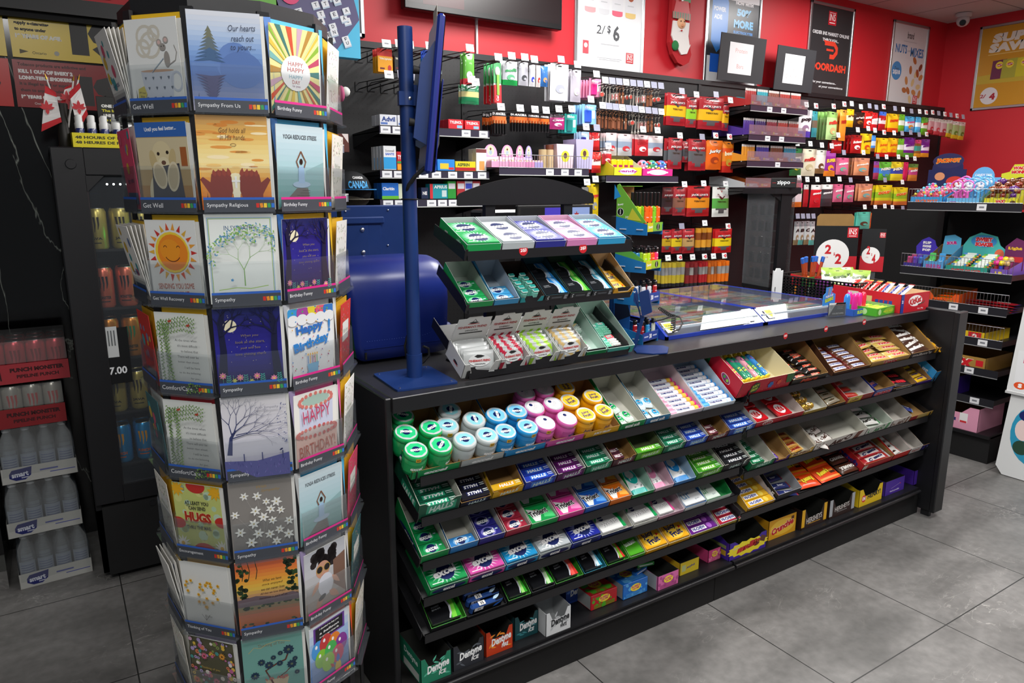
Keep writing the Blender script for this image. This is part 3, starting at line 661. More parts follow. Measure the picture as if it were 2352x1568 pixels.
for k in range(4): mk('gum_blister',cached('blister',blister),M @ T((w-.112)/2 if w > .112 else 0,.006+k*.024,.003),label='shiny blue gum blister pack, %s from the front in the black carton' % ORD[k],cat='gum blister',group='blue gum blister packs')
fivebox(1167,1220,'#35a62c','#9fe07a','lime',.84)
fivebox(1221,1275,'#3fae34','#c9eeb8','pale green',.95,mt('#2b2d30',.5))
fivebox(1276,1340,'#d63a34','#f7645a','red melon',.8)
fivebox(1341,1393,'#4fa6c8','#d8f0f6','icy blue',.8,mt('#1f7f94',.5))
fivebox(1394,1445,'#d23a34','#8bc53f','red and lime',.8)
gum('L5',1446,1482,'#4fae22','word',('DOUBLEMINT','#ffffff',None,.8,.16,8,0.,.04),1,.09,.02,'bright green',mt('#8fa583',.8),.02,.06)
gum('L5',1483,1534,'#f2b21a','juicy',(),1,.08,.022,'first yellow fruit',mt('#cfc6a2',.8),.02,.06)
gum('L5',1535,1585,'#f2b21a','juicy',(),1,.08,.022,'second yellow fruit',mt('#cfc6a2',.8),.02,.06)
def hichew(row,p0,p1,col,l2,cn,n,flip=False,oc=None):
 M,w,d=tray(row,p0,p1,oc or '#b9a23a',mt('#c9c3c9',.8),'%s chewy candy carton on the %s' % (cn,ROWN[row]),.02,.07,.18)
 stack(M,w,d,n,.028,.018,card_pack(('hi',col),w-.006,.028,.018,col,'hichew',(col,l2),'#f2ecf2'),'%s stick of chewy candy' % cn,'%s chewy candy carton' % cn,'candy_stick','candy stick')
 return M,w,d
hichew('L5',1586,1650,'#6a1f8a','#b26ad0','purple',3)
hichew('L5',1651,1719,'#b81f3a','#e8e2e2','crimson',3)
# --- R1: chocolate bars
def bars(row,p0,p1,oc,ic,n,cols,bw,bh,mesh,what,cn,hf=.03,hb=.09,d=.2,front=None,side=None,jit=.02,name='chocolate_bar',cat='chocolate bar',skip=(),y0=.006,slant=1.):
 M,w,d=tray(row,p0,p1,oc,ic,'%s on the %s' % (cn,ROWN[row]),hf,hb,d,front,side,slant=slant)
 cw=(w-.006)/cols
 me=mesh(cw-.004,bw)
 stack(M,w,d,n,bw,bh,me,what,cn,name,cat,cols,.001,y0,.003,jit=jit,skip=skip)
 return M,w,d
def bm(key,col,ends,art,args,panel=None,h=.016): return lambda w,d: bar_mesh(key,w,d,h,col,ends,art,args,panel)
# --- R1: big open cartons
def jd_front(A,w,h):
 for i in range(26): A.leaf(w*random.uniform(-.48,.48),h*random.uniform(-.45,.45),random.uniform(0,180),.006,.0016,'#f0c13a')
 A.star(-w*.22,0,.027,.023,7,'#20401c'); A.text('JUICY',-w*.22,.008,.036,.014,'#cfe23a',12,.05); A.text('DROP',-w*.22,-.008,.034,.013,'#cfe23a',12,.05)
 A.star(w*.08,0,.017,.012,6,'#2a6ab8'); A.star(w*.24,.004,.014,.01,5,'#e84a2a'); A.poly([(w*.34,h*.5),(w*.5,h*.5),(w*.5,-h*.1),(w*.4,-h*.1)],'#1c6a30')
def jd_side(A,d,h):
 A.rect(-d*.52,h*.2,d*.16,h*.9,'#1c6a34'); A.text('NET',-d*.52,h*.3,.012,.006,'#fff')
 A.disc(.02,0,.026,'#f2f2f2',.014,18,-20); A.disc(.02,0,.024,'#8a2a6a',.012,18,-20); A.disc(.012,.004,.006,'#2fa34a'); A.disc(.03,-.003,.006,'#8bd03a')
M,w,d=tray('R1',1693,1812,'#c3142f',mt('#e3d7b0',.8),'tall red and green carton of squeeze candy tubes with yellow caps',.07,.10,.21,front=jd_front,side=jd_side)
def jtube(key,col,lab):
 def go(b):
  m=mt(col,.2,coat=.6); f=lambda: None
  b.lathe([(.008,0),(.0115,.006),(.0125,.02),(.0125,.10),(.010,.112),(.006,.118)],m,n=16)
  b.lathe([(.0075,.118),(.0085,.122),(.0085,.13),(.005,.136)],mt('#f5d21a',.35),n=14)
  b.lathe([(.013,-.006),(.013,0)],mt('#f5d21a',.35),n=14)
  A=Art(b,None,lambda x,y,e: ((.0127+e)*sin(x/.0125),-(.0127+e)*cos(x/.0125),.06+y)); A.disc(0,-.015,.011,'#16261a',.018); A.text('JUICY',0,-.008,.017,.007,lab,8,.05); A.text('DROP',0,-.019,.016,.007,lab,8,.05); A.disc(0,.03,.009,'#7a2a6a')
 return cached(('jt',key),go)
for k,(col,cn) in enumerate((('#e8506a','pink'),('#1f8f6a','green'),('#1c8a70','teal green'),('#e8a0b0','pale pink'),('#1f8f6a','sea green'),('#3a8ad0','blue'))):
 mk('squeeze_candy',jtube(col,col,'#d8e83a'),M @ T(.03+k*.0272,.028,.05+.004*(k % 2)) @ Rx(-84) @ Rz(0),label='%s squeeze candy tube with yellow cap, %s from the left in the red carton' % (cn,ORD[k]),cat='candy tube')
for k in range(5): mk('squeeze_candy',jtube('o%d' % (k % 2),'#e86a2a' if k % 2 else '#2f9a4a','#d8e83a'),M @ T(.02+k*.03,.03,.022) @ Rx(-86),label='lower squeeze candy tube lying under the others in the red carton, %s from the left' % ORD[k],cat='candy tube')
KB='#b98a55'
bars('R1',1817,1898,'#1b1712',M_KRAFT,7,2,.024,.014,bm('mars','#14110f','#1e1a16','word',('Mars','#e0402a','#f0d9b8',.66,.6,4,.2,.08)),'black caramel bar with red lettering','kraft carton of black wrapped bars',.03,.095,.21,front=W_('Mars','#c8482a',sw=.5,sh=.6,shear=.25),jit=.045)
bars('R1',1914,1998,'#4a2a18',M_KRAFT,6,2,.0255,.016,bm('snk','#5a3322','#7a1f1c','word',('SNICKERS','#26348c','#ffffff',.78,.46,0,.1,.06),'#f1f1f3'),'peanut bar with a white and blue label','kraft carton of white labelled peanut bars',.02,.095,.21,jit=.01)
bars('R1',1999,2089,'#a8823c',M_KRAFT,6,2,.026,.015,bm('twx','#d6b65a','#e9cf86','word',('TWIX','#c8202a','#fff6ea',.8,.6,0,.15,.1),'#e9c9a0'),'gold biscuit bar with red lettering','gold kraft carton of biscuit bars',.028,.09,.21,front=W_('Twix','#b81f2c',sw=.4,sh=.7,shear=.1,out='#efe6d8'),jit=.05)
def sachet(key,w,h,t,col,art,args,band=None):
 def go(b):
  mc=mt(col,.3,coat=.4); md=mt(band,.3) if band else mc
  f=pillow(b,w,h,t,lambda u,v: md if band and .25 < v < .75 else mc,8,12,.08)
  if art: A=Art(b,None,f,rough=.3); ART[art](A,w*.9,h*.6,*args)
 return cached(('sach',key,round(w,3),round(h,3)),go)
M,w,d=tray('R1',2090,2145,'#3a2a24',M_KRAFT,'brown carton of chocolate candy sachets beside the yellow carton',.03,.085,.21,front=W_("m&m's",'#b9b2ac',sw=.8,sh=.6,out='#1c1412'),side=W_("m&m's",'#efe8e0',sw=.7,sh=.6))
for k in range(6): mk('candy_sachet',sachet('mb',w*.82,.062,.016,'#4a2d24','word',("m&m's",'#f2ede8',None,.9,.5,0,0.,.08)),M @ T(w/2,.04+k*.028,.018+.004*k) @ Rx(8) @ Rz(random.uniform(-14,14)),label='brown candy sachet with white lettering, %s from the front in the brown carton' % ORD[k],cat='candy sachet')
M,w,d=tray('R1',2146,2196,'#f0ab14',M_KRAFT,'bright yellow carton of candy sachets at the right end of the top shelf',.03,.085,.21,front=lambda A,w,h: A.rect(.01,0,w*.7,h*.6,'#d8d4c8'))
for k in range(5): mk('candy_sachet',sachet('my',w*.8,.062,.016,'#f7b512','word',("m&m's",'#3a2416','#f7e9d0',.9,.5,0,0.,.08)),M @ T(w*.5,.04+k*.03,.02+.004*k) @ Rx(10) @ Rz(random.uniform(-20,20)),label='yellow candy sachet with brown lettering, %s from the front in the yellow carton' % ORD[k],cat='candy sachet')
# --- R2
M,w,d=tray('R2',1734,1844,'#b3182a',mt('#cfc2bc',.8),'wide red carton of wafer bars on the second shelf right',.03,.06,.18,front=lambda A,w,h: (A.disc(-w*.25,0,.03,'#efe9e6',h*.4),A.text('KitKat',-w*.25,0,.05,h*.5,'#b3182a',8,.06,.15),A.text('KitKat',w*.25,0,.04,h*.4,'#5a141c',8,.05)))
kk=cached('wafer_bar',lambda b: (b.box((0,0,0),(.078,.07,.012),mt('#cf1420',.28,coat=.5),c=.003),a_kitkat(Art(b,topf(.078,.07,.012)),.078,.07)))
for c in range(2):
 for k in range(2): mk('wafer_bar',kk,M @ T(.006+c*(w-.008)/2,.006+k*.073,.016+.002*k) @ Rz(4-c*3),label='red wafer bar with white oval, %s %s in the wide red carton' % (['left','right'][c],['front','back'][k]),cat='chocolate bar')
M,w,d=tray('R2',1846,1899,'#b59a4a',M_GREYB,'gold carton of foil wrapped hazelnut balls',.02,.06,.18)
def ferr(b):
 for k in range(3): b.ball((.014+k*.024,.014,.015),.0135,mt('#d9ad4a',.25,.7),12)
 A=Art(b,T(.038,.014,.0292)); A.disc(0,0,.012,'#f1e4c4',.009); A.disc(0,0,.006,'#b98a3a',.004)
for k in range(4): mk('candy_sachet',cached('ferr',ferr),M @ T(.006,.012+k*.036,.004),label='gold foil hazelnut ball pack, %s from the front in the gold carton' % ORD[k],cat='chocolate')
M,w,d=tray('R2',1900,1941,'#3f2f22',M_KRAFT,'dark brown carton of silver wrapped wafers',.02,.06,.18)
for k in range(4): mk('chocolate_bar',bar_mesh('slv',w-.012,.03,.016,'#8f8a78','#a7a290','word',('wafer','#4a3a22',None,.5,.4)),M @ T(.005,.008+k*.038,.004) @ Rz(6-4*k),label='dull silver wrapped wafer, %s from the front in the dark brown carton' % ORD[k],cat='chocolate bar')
M,w,d=tray('R2',1942,2003,'#a8141e',mt('#bdb7b3',.8),'red carton with a yellow front holding a few candy bars',.035,.07,.18,front=lambda A,w,h: (A.rect(-w*.18,0,w*.5,h*.9,'#d9c14a'),A.text('Coffee',-w*.2,0,w*.3,h*.4,'#7a1a1a',8,.03,.2),A.rect(w*.3,0,w*.3,h*.6,'#8a2a22')))
for k in range(3): mk('chocolate_bar',bar_mesh('cc',w*.6,.026,.014,'#b8352a','#c9a23a',None,()),M @ T(.008,.03+k*.03,.004) @ Rz(-8+7*k),label='red and orange candy bar, %s from the front in the red carton with a yellow front' % ORD[k],cat='chocolate bar')
M,w,d=tray('R2',2004,2049,'#1f2f8a',M_KRAFT,'blue carton with red and white lettering',.042,.07,.18,front=lambda A,w,h: (A.rect(0,h*.28,w*.8,h*.16,'#8fa0d8'),A.text('CRUNCH',0,-h*.15,w*.86,h*.42,'#d42a3a',0,.08,.1,out='#ffffff')))
mk('chocolate_bar',bar_mesh('cr',w*.8,.03,.014,'#1f2f9a','#c9ccd8','word',('CRUNCH','#e8323f','#fff',.7,.5)),M @ T(.006,.03,.004) @ Rz(12),label='last blue bar with red lettering in the blue carton',cat='chocolate bar')
M,w,d=tray('R2',2050,2103,'#1d1a18',M_KRAFT,'black carton with licorice packs',.02,.07,.18,front=W_('TWIZZLERS','#c9c9c9',sw=.7,sh=.4))
for k in range(3): mk('candy_sachet',sachet('nib',w*.8,.05,.012,'#18161a','word',('NIB','#e8323f',None,.7,.6)),M @ T(w/2,.035+k*.04,.012) @ Rz(random.uniform(-8,8)),label='black licorice sachet with red letters, %s from the front in the black carton' % ORD[k],cat='candy sachet')
M,w,d=tray('R2',2104,2139,'#4a2a86',M_KRAFT,'purple carton of yellow wrapped bars',.02,.06,.18)
for k in range(5): mk('chocolate_bar',bar_mesh('ye',w-.008,.026,.014,'#e8b81c','#5a34a0','word',('crispy','#3a2486',None,.6,.5)),M @ T(.004,.006+k*.03,.004) @ Rz(4),label='yellow and purple wrapped bar, %s from the front in the purple carton' % ORD[k],cat='chocolate bar')
tray('R2',2140,2166,'#2a8fd0',M_KRAFT,'bright blue tall carton near the right end of the second shelf',.06,.09,.17,side=W_('MINIS','#e9f2f8',sw=.6,sh=.4))
# --- R3
M,w,d=tray('R3',1778,1812,'#4a2486',M_KRAFT,'nearly empty purple carton on the third shelf right',.03,.075,.18,front=W_('crispy','#e8a82a',sw=.8,sh=.4),notch=.4)
mk('candy_sachet',sachet('pp',.04,.05,.01,'#5a34a8','word',('milk','#d8c8f0',None,.6,.4)),M @ T(.026,.04,.008),label='last purple sachet left in the purple carton',cat='candy sachet')
M,w,d=tray('R3',1813,1867,'#d9b04a',mt('#9f988a',.8),'cream and gold carton of caramel bars on the third shelf right',.034,.075,.18,front=W_('MUNRO','#7a3a1c',sw=.7,sh=.5,bg='#efe2b8'),notch=.5)
for k in range(4): mk('chocolate_bar',bar_mesh('cm',w*.72,.026,.014,'#d9a24a','#f0dca0','word',('CARAMEL','#8a1f14',None,.8,.6,0,.2,.06)),M @ T(.006,.008+k*.03,.005) @ Rz(5-2*k),label='gold caramel bar with red lettering, %s from the front in the cream carton' % ORD[k],cat='chocolate bar')
def af(c,c2): return lambda A,w,h: (A.text('AerO',0,0,w*.42,h*.62,c,6,.05,.25),[A.disc(w*random.uniform(-.46,-.3),h*random.uniform(-.3,.3),h*random.uniform(.04,.1),c2,n=10) for _ in range(8)],A.poly([(w*.3,h*.5),(w*.42,h*.5),(w*.36,-h*.4),(w*.26,-h*.4)],c2))
M,w,d=tray('R3',1868,1986,'#e6e3dc',M_GREYB,'wide white carton of bubbly chocolate bars',.045,.07,.2,front=af('#4a2418','#7a4430'))
for c,k,x,y in ((0,0,.008,.02),(0,1,.004,.075),(1,0,.075,.012),(1,1,.066,.062)): mk('chocolate_bar',bar_mesh('aero',.082,.04,.02,'#efece6','#4a2418','aero',()),M @ T(x,y,.004) @ Rz(8 if c else -32),label='white bubbly chocolate bar with brown lettering, %s %s in the wide white carton' % (['left','right'][c],['front','back'][k]),cat='chocolate bar')
M,w,d=tray('R3',1987,2045,'#e3e6df',mt('#b3bbb0',.8),'white and green carton of mint chocolate bars',.042,.07,.2,front=af('#2f8a4a','#5aa86a'))
for k in range(3): mk('chocolate_bar',bar_mesh('aerom',w*.8,.036,.018,'#eef0ea','#2f9a4a','aero',('#2a2a22',)),M @ T(.004,.045+k*.046,.004) @ Rz(-6),label='white and green mint bar, %s from the front in the white and green carton' % ORD[k],cat='chocolate bar')
tray('R3',2046,2087,'#e3dfd8',mt('#a9a49c',.8),'empty white and brown carton on the third shelf right',.042,.07,.2,front=af('#6a4434','#8f6a54'))
M,w,d=tray('R3',2088,2160,'#c9b06a',M_KRAFT,'tan carton with one blue bar on the third shelf right',.03,.075,.19,front=W_('','#000') if False else (lambda A,w,h: (A.rect(-w*.38,0,w*.22,h*.9,'#9a1c22'),A.rect(w*.25,0,w*.4,h*.7,'#e8b93a'))))
mk('chocolate_bar',bar_mesh('bb',.08,.03,.014,'#3a4aa0','#8fc0e8','word',('wafer','#e9e9f4',None,.6,.4)),M @ T(.03,.09,.004) @ Rz(-45),label='single blue bar lying askew in the tan carton',cat='chocolate bar')
# --- R4
hichew('R4',1717,1780,'#e8b21c','#f7d85a','yellow',5,oc='#c9982a')
M,w,d=tray('R4',1781,1836,'#15171f',mt('#9a9c9e',.8),'black carton with white lettering on its side',.04,.085,.2,side=lambda A,d,h: (A.text('BARRES DE',0,.004,d*.9,h*.5,'#e4e4e4',0,.03),[A.star(-d*.4+i*d*.1,-h*.36,.007,.005,3,'#c8202a') for i in range(9)]))
for k in range(4): mk('chocolate_bar',bar_mesh('bd',w*.7,.03,.014,'#232f6a','#a82434','word',('bar','#c9c9d8',None,.4,.4)),M @ T(w*.22,.01+k*.036,.004) @ Rz(-12+6*k),label='dark blue and red bar, %s from the front in the black carton' % ORD[k],cat='chocolate bar')
x0=X_on('R4',1838); x1=X_on('R4',1936); F4=shelf_frame('R4'); cw=(x1-x0)/2
for c in range(2):
 for k in range(3): mk('peanut_butter_cups',cached(('rees',round(cw,3)),lambda b: (lambda f: a_reese(Art(b,None,f,rough=.3),cw*.92,.07))(pillow(b,cw*.97,.078,.014,lambda u,v: mt('#ee4a12',.3,coat=.5),10,8,.04))),F4 @ T(x0+cw*(c+.5)-.004*k,.046+k*.074,.012+.003*k) @ Rz(-4+5*c+(180 if (c,k) == (0,0) else 0)),label='orange peanut butter cup pack, %s %s of the loose orange packs on the lowest tilted shelf' % (['left','right'][c],['front','middle','back'][k]),cat='chocolate bar')
x0=X_on('R4',1938); x1=X_on('R4',1978)
for k in range(3): mk('chocolate_bar',bar_mesh('cmk',x1-x0,.05,.016,'#4a2c1c','#2c1a12','word',('CARAMILK','#f0ebe4',None,.95,.42,0,0.,.06)),F4 @ T(x0+(x1-x0 if k == 0 else 0),.012+k*.056+(.05 if k == 0 else 0),.003) @ Rz(180 if k == 0 else 0),label='brown caramel bar with white lettering, %s beside the orange packs' % ['front one, turned upside down,','middle one','back one'][k],cat='chocolate bar')
M,w,d=tray('R4',1979,2047,'#b81a22',M_KRAFT,'red carton of crisp wafer bars on the lowest tilted shelf',.04,.06,.2,front=lambda A,w,h: (A.rect(-w*.42,0,w*.14,h*.6,'#d8d2c4')),side=lambda A,d,h: A.text('crunch',0,0,d*.8,h*.5,'#2a2a7a',0,.06))
for k in range(5): mk('chocolate_bar',bar_mesh('cfc',w-.014,.034,.016,'#a81c24','#c9c9cf','word',('Crunch','#1c2050','#e2dfe8',.66,.56,6,.2,.08),'#d8cdc8'),M @ T(.007,.006+k*.036,.02),label='red bar with a pale label, %s from the front in the red carton' % ORD[k],cat='chocolate bar')
M,w,d=tray('R4',2048,2086,'#d42a22',mt('#b5b0aa',.8),'red and white carton of chocolate fingers',.04,.075,.2)
for k in range(4): mk('chocolate_bar',bar_mesh('knd',w*.8,.03,.014,'#eeebe6','#d42a22','word',('milk','#3a1c12',None,.5,.4)),M @ T(.004,.01+k*.036,.004) @ Rz(8-5*k),label='white and red chocolate finger, %s from the front in the red and white carton' % ORD[k],cat='chocolate bar')
tray('R4',2087,2114,'#d8d4d0',mt('#a9a49e',.8),'empty white and red carton near the right end',.04,.08,.2,front=lambda A,w,h: A.text('fingers',0,0,w*.7,h*.4,'#b8222a'))
M,w,d=tray('R4',2115,2152,'#352a7a',M_KRAFT,'dark purple carton at the right end of the lowest tilted shelf',.035,.08,.2,front=W_('dairy','#8fa0e0',sw=.6,sh=.3))
mk('chocolate_bar',bar_mesh('dm',.07,.03,.012,'#3b2a86','#c9b48a',None,()),M @ T(.006,.05,.004) @ Rz(30),label='purple bar lying in the dark purple carton at the right end',cat='chocolate bar')
# --- base deck: upright boxes
DZ=.1455
def dbox(p0,p1,h,col,inner,desc,front,y=1.685,d=.12,notch=.35,hb=None,side=None,top=None,slant=.55):
 x0=Xof(p0,y,DZ+.02)+.0015; x1=Xof(p1,y,DZ+.02)-.0015; w=x1-x0
 M=T(x0,y,DZ)
 o=mk('display_carton',carton(w,d,h,hb or h*1.05,col,inner,front,side,notch,slant=slant,flat=.1),M,label=desc+' on the base deck',cat='carton'); return M,w
def DF(word2,c1='#f2f4f4'):
 return lambda A,w,h: ([A.leaf(w*random.uniform(-.45,.4),h*random.uniform(-.45,.4),random.uniform(0,360),.02,.008,random.choice(['#ffffff22','#5fb59a'][1:])) for _ in range(0)],A.text('Dentyne',.006,h*.02,w*.74,h*.5,c1,8,.04,.3),A.text(word2,w*.2,-h*.3,w*.26,h*.2,c1,4,.04,.25))
dark=mt('#22231f',.9)
def swirl(c,n=9):
 def f(A,w,h):
  for i in range(n): A.leaf(w*random.uniform(-.48,.3),h*random.uniform(-.4,.4),random.uniform(-40,60),.022,.006,c)
 return f
def both(f,g): return lambda A,w,h: (f(A,w,h),g(A,w,h))
dbox(966,1038,.082,'#1d7a5c',dark,'green gum carton with white lettering, left-most',both(swirl('#53b596'),DF('ICE')),1.67,.15,side=lambda A,d,h: (A.text('Dentyne',0,.015,d*.8,h*.3,'#e6f0ec',0,.03),A.rect(0,-h*.3,d*.9,h*.3,'#c9cdc8')))
dbox(1040,1113,.08,'#2a2c33',dark,'black gum carton with white lettering',both(swirl('#5a6068'),DF('ICE')),1.675)
dbox(1115,1179,.082,'#c23a12',dark,'orange red gum carton',both(swirl('#ee8a24'),DF('FIRE')),1.68)
dbox(1181,1237,.082,'#154a50',dark,'dark teal gum carton',both(swirl('#3f8a92'),DF('ICE')),1.70)
dbox(1253,1312,.08,'#d3d6d8',mt('#a9acae',.8),'white gum carton with black lettering',both(swirl('#b5b9bc'),DF('WHITE','#26282c')),1.665,.10,side=lambda A,d,h: None)
dbox(1298,1353,.075,'#22449a',dark,'blue gum carton standing behind the white one',both(swirl('#5f8ad8'),DF('ICE')),1.775,.1)
def closed(p0,p1,h,col,desc,art,args,y=1.69,d=.09):
 x0=Xof(p0,y,DZ+.02)+.0015; x1=Xof(p1,y,DZ+.02)-.0015; w=x1-x0; b=B()
 b.box((0,0,0),(w,d,h),mt(col,.35),c=.0015); ART[art](Art(b,frontf(w,h)),w,h,*args); ART[art](Art(b,topf(w,d,h)),w,d,*args); A=Art(b,leftf(d,h)); A.rect(0,0,d*.9,h*.9,'#9a9d9c')
 mk('gum_box',b,T(x0,y,DZ),label=desc+' on the base deck',cat='gum box')
closed(1357,1418,.055,'#c4232c','closed red and green bubble gum box','bubble',('','#57b02c'),1.70)
closed(1431,1488,.058,'#1f6fc8','closed bright blue bubble gum box','bubble',('','#5fb0e8'),1.69)
for i,(px,a) in enumerate(((1440,14),(1452,-10),(1432,30))):
 p=Xof(px,1.76,.22); mk('gum_pack',card_pack('deckgum%d' % i,.07,.02,.014,['#1f6fc8','#3aa04a','#2a7fd0'][i],'word',('gum','#fff',None,.4,.5)),T(p,1.71+.02*i,DZ+.058+.0145*i) @ Rz(a),label='loose gum pack lying on the blue bubble gum box, %s of three' % ['bottom','middle','top'][i],cat='gum pack')
dbox(1510,1559,.055,'#d66aa6',dark,'pink bubble gum carton with grey end',lambda A,w,h: a_bubble(A,w,h,'','#b04a8a'),1.67,.14,.0,side=lambda A,d,h: A.rect(0,0,d,h,'#a9aeb0'))
dbox(1561,1606,.05,'#d9c02a',dark,'flat yellow fruit gum carton',lambda A,w,h: (A.rect(-w*.3,0,w*.2,h*.5,'#b9c48a'),A.text('juicyfruit',.006,0,w*.45,h*.24,'#3a3a8a',6,.03,.2)),1.70,.14,0)
dbox(1626,1656,.05,'#d94a86',dark,'second pink bubble gum carton, turned at an angle',lambda A,w,h: a_bubble(A,w,h,'','#f08ab4'),1.71,.14,0)
def mrbig(A,w,h):
 A.fan([(w*(.5*math.cos(a)*(1+.12*(i % 2))),h*(.42*math.sin(a)*(1+.25*(i % 2)))-h*.04) for i,a in enumerate(2*pi*k/30 for k in range(30))],(0,0),'#e6d32a')
 A.text('mr.Big',.004,-h*.02,w*.66,h*.5,'#b81f24',6,.1,.3,out='#5a1016',ow=.03); A.rect(w*.4,h*.15,w*.14,h*.4,'#5a3420',-20); A.text('Cadbury',-w*.32,h*.1,w*.16,h*.1,'#c9b8e8',6)
dbox(1674,1760,.072,'#3f2394',dark,'purple and yellow carton with large red lettering',mrbig,1.675,.13,.25,.1,side=lambda A,d,h: (A.rect(0,h*.2,d*.8,h*.2,'#8f9a5a'),A.rect(0,-h*.15,d*.8,h*.3,'#c9a82a')))
dbox(1764,1828,.085,'#e0a21c',dark,'golden carton with red lettering',lambda A,w,h: (A.disc(0,0,w*.45,'#f2c23c',h*.4),A.text('Crunchie',0,0,w*.8,h*.34,'#c8202a',10,.06,.2,out='#fff3d8',ow=.03),A.rect(w*.36,h*.3,w*.1,h*.16,'#5a2f16')),1.70,.12,0)
dbox(1840,1898,.088,'#2b1a16',dark,'dark brown carton with yellow edges',lambda A,w,h: (A.text('HERSHEYS',0,-h*.12,w*.62,h*.4,'#c9c4c0',4,.02),A.rect(0,-h*.4,w*.5,h*.06,'#b8892a'),A.rect(-w*.44,.1*h,w*.12,h*1.3,'#e0aa1c'),A.rect(w*.44,.1*h,w*.12,h*1.3,'#e0aa1c')),1.685,.13,.5)
dbox(1904,1962,.085,'#2b1a16',dark,'dark brown carton with silver edges',lambda A,w,h: (A.text('HERSHEYS',0,-h*.05,w*.58,h*.36,'#c9c4c0',4,.02),A.rect(0,-h*.35,w*.4,h*.05,'#8a8a8a'),A.rect(-w*.44,.1*h,w*.12,h*1.3,'#a9adb2'),A.rect(w*.44,.1*h,w*.12,h*1.3,'#a9adb2')),1.685,.13,.5)
dbox(1972,2026,.082,'#e6c21c',dark,'yellow carton with red circle and black lettering',lambda A,w,h: (A.disc(-w*.3,-h*.1,h*.28,'#d8282a'),A.text('OH',-w*.3,-h*.1,h*.42,h*.3,'#ffffff',0,.06),A.text('HENRY!',w*.14,0,w*.56,h*.4,'#1a1712',4,.04)),1.685,.13,.45,.1)
dbox(2032,2077,.07,'#4a2a9a',dark,'purple chocolate carton, left of the two purple ones',lambda A,w,h: (A.text('dairymilk',0,-h*.3,w*.5,h*.14,'#d8cff0',0,.03),A.line([(-w*.2,-h*.1),(w*.25,h*.1)],.001,'#c9b8e8'),A.disc(w*.27,h*.08,.003,'#e23a2a')),1.69,.13,0)
dbox(2098,2146,.072,'#4a269a',dark,'purple chocolate carton, right of the two purple ones',lambda A,w,h: (A.text('dairymilk',0,-h*.3,w*.5,h*.14,'#d8cff0',0,.03),A.line([(-w*.2,-h*.1),(w*.25,h*.1)],.001,'#c9b8e8'),A.disc(w*.27,h*.08,.003,'#e23a2a')),1.69,.13,0)
# == ON THE COUNTER TOP
# three tier black rack ---------------------------------------------
RY=1.78; RX0,RX1=.978,1.603
rack=mk('counter_rack',None,label='black metal three tier counter rack with an arched header',cat='display rack')
b=B(); hp=[(1.066,1.502),(1.606,1.502),(1.606,1.528),(1.60,1.538)]
for i in range(17): t=1-i/16; hp.append((1.075+.52*t,1.538+.052*sin(pi*t)**.9))
hp += [(1.068,1.53)]
b.prism(hp,0,.004,M_BLACK,frame((0,1.99,0),(1,0,0),(0,0,1),(0,-1,0))); mk('header_panel',b,None,rack)
for x in (1.19,1.50): b=B(); b.box((x-.018,1.992,1.0),(x+.018,2.012,1.51),M_BLACK); mk('post',b,None,rack)
b=B(); b.box((1.05,1.82,1.0),(1.62,2.05,1.006),M_BLACK); mk('base_plate',b,None,rack)
TR={'t1': (1.351,.04,18,.20),'t2': (1.199,.036,29,.20),'t3': (1.004,.036,29,.25)}
ROWN.update(t1='rack top tier',t2='rack middle tier',t3='rack bottom tier')
_sf,_xo=shelf_frame,X_on
def shelf_frame(row):
 if row in TR: return T(0,RY+.003,TR[row][0]+.003) @ Rx(TR[row][2])
 return _sf(row)
def X_on(row,px):
 if row in TR: return Xof(px,RY,TR[row][0]+TR[row][1])
 return _xo(row,px)
for k,(z,lp,tl,dp) in TR.items():
 F=shelf_frame(k); b=B(); b.box((RX0,0,-.002),(RX1,dp,0),M_BLACK,F)
 b.box((RX0+.008,RY-.002,z),(RX1,RY,z+lp),M_BLACK); b.box((RX0,0,0),(RX0+.008,.002,lp*.8),M_BLACK,F)
 sd=[(0,0),(dp,0),(dp,.035),(.02,lp*.95),(0,lp*.7)]
 for x in (RX0-.002,RX1): b.prism(sd,x,x+.002,M_BLACK,F @ Matrix(((0,0,1,0),(1,0,0,0),(0,1,0,0),(0,0,0,1))))
 mk('shelf',b,None,rack)
for px in (1202,1339):
 p=atY(px,570 if px > 1300 else 575,RY-.002); b=B(); sticker(Art(b,frame((p.x,RY-.0026,p.z),(1,0,0),(0,0,1),(0,-1,0))),.0155); mk('price_sticker',b,None,rack,label='round red price sticker')
EXF=lambda A,w,h: (A.star(0,-h*.3,w*.2,w*.14,14,'#dfeee6',0,.5),A.disc(0,-h*.35,w*.1,NAVY,h*.25))
for p0,p1,col,lt,cn,n in ((1069,1150,'#12a552','#b7ecd0','green',2),(1151,1226,'#c3cbce','#ffffff','silver',2),(1227,1298,'#2b2f94','#c9ccf6','navy',2),(1299,1370,'#e48cc6','#fbe0f0','pink',2),(1371,1435,'#2fa6dc','#d0f0fb','sky blue',2)):
 M,w,d=tray('t1',p0,p1,col,mt('#c4c8cc',.7) if cn != 'pink' else mt('#dcb6cc',.7),'open %s gum carton on the rack top tier' % cn,.045,.062,.175,front=EXF,notch=.0,side=(lambda A,d,h: (A.star(d*.2,0,.022,.015,14,'#b7ecd0'),A.disc(d*.2,0,.012,NAVY),A.rect(-d*.36,0,d*.14,h*.7,'#c9cfc9'))) if cn == 'green' else None)
 stack(M,w,d,2,.078,.036,card_pack(('rx',col),w-.008,.078,.036,col,'excel',('',lt)),'large %s gum box' % cn,'rack top tier carton',z0=.014)
gum('t2',1069,1131,'#159a4f','excels',('','#7fd0a0'),3,.038,.018,'green',mt('#a7b5aa',.7),.034,.06,.17,side=W_('excel','#fff',sw=.4,sh=.5,bg=NAVY),front=EXF)
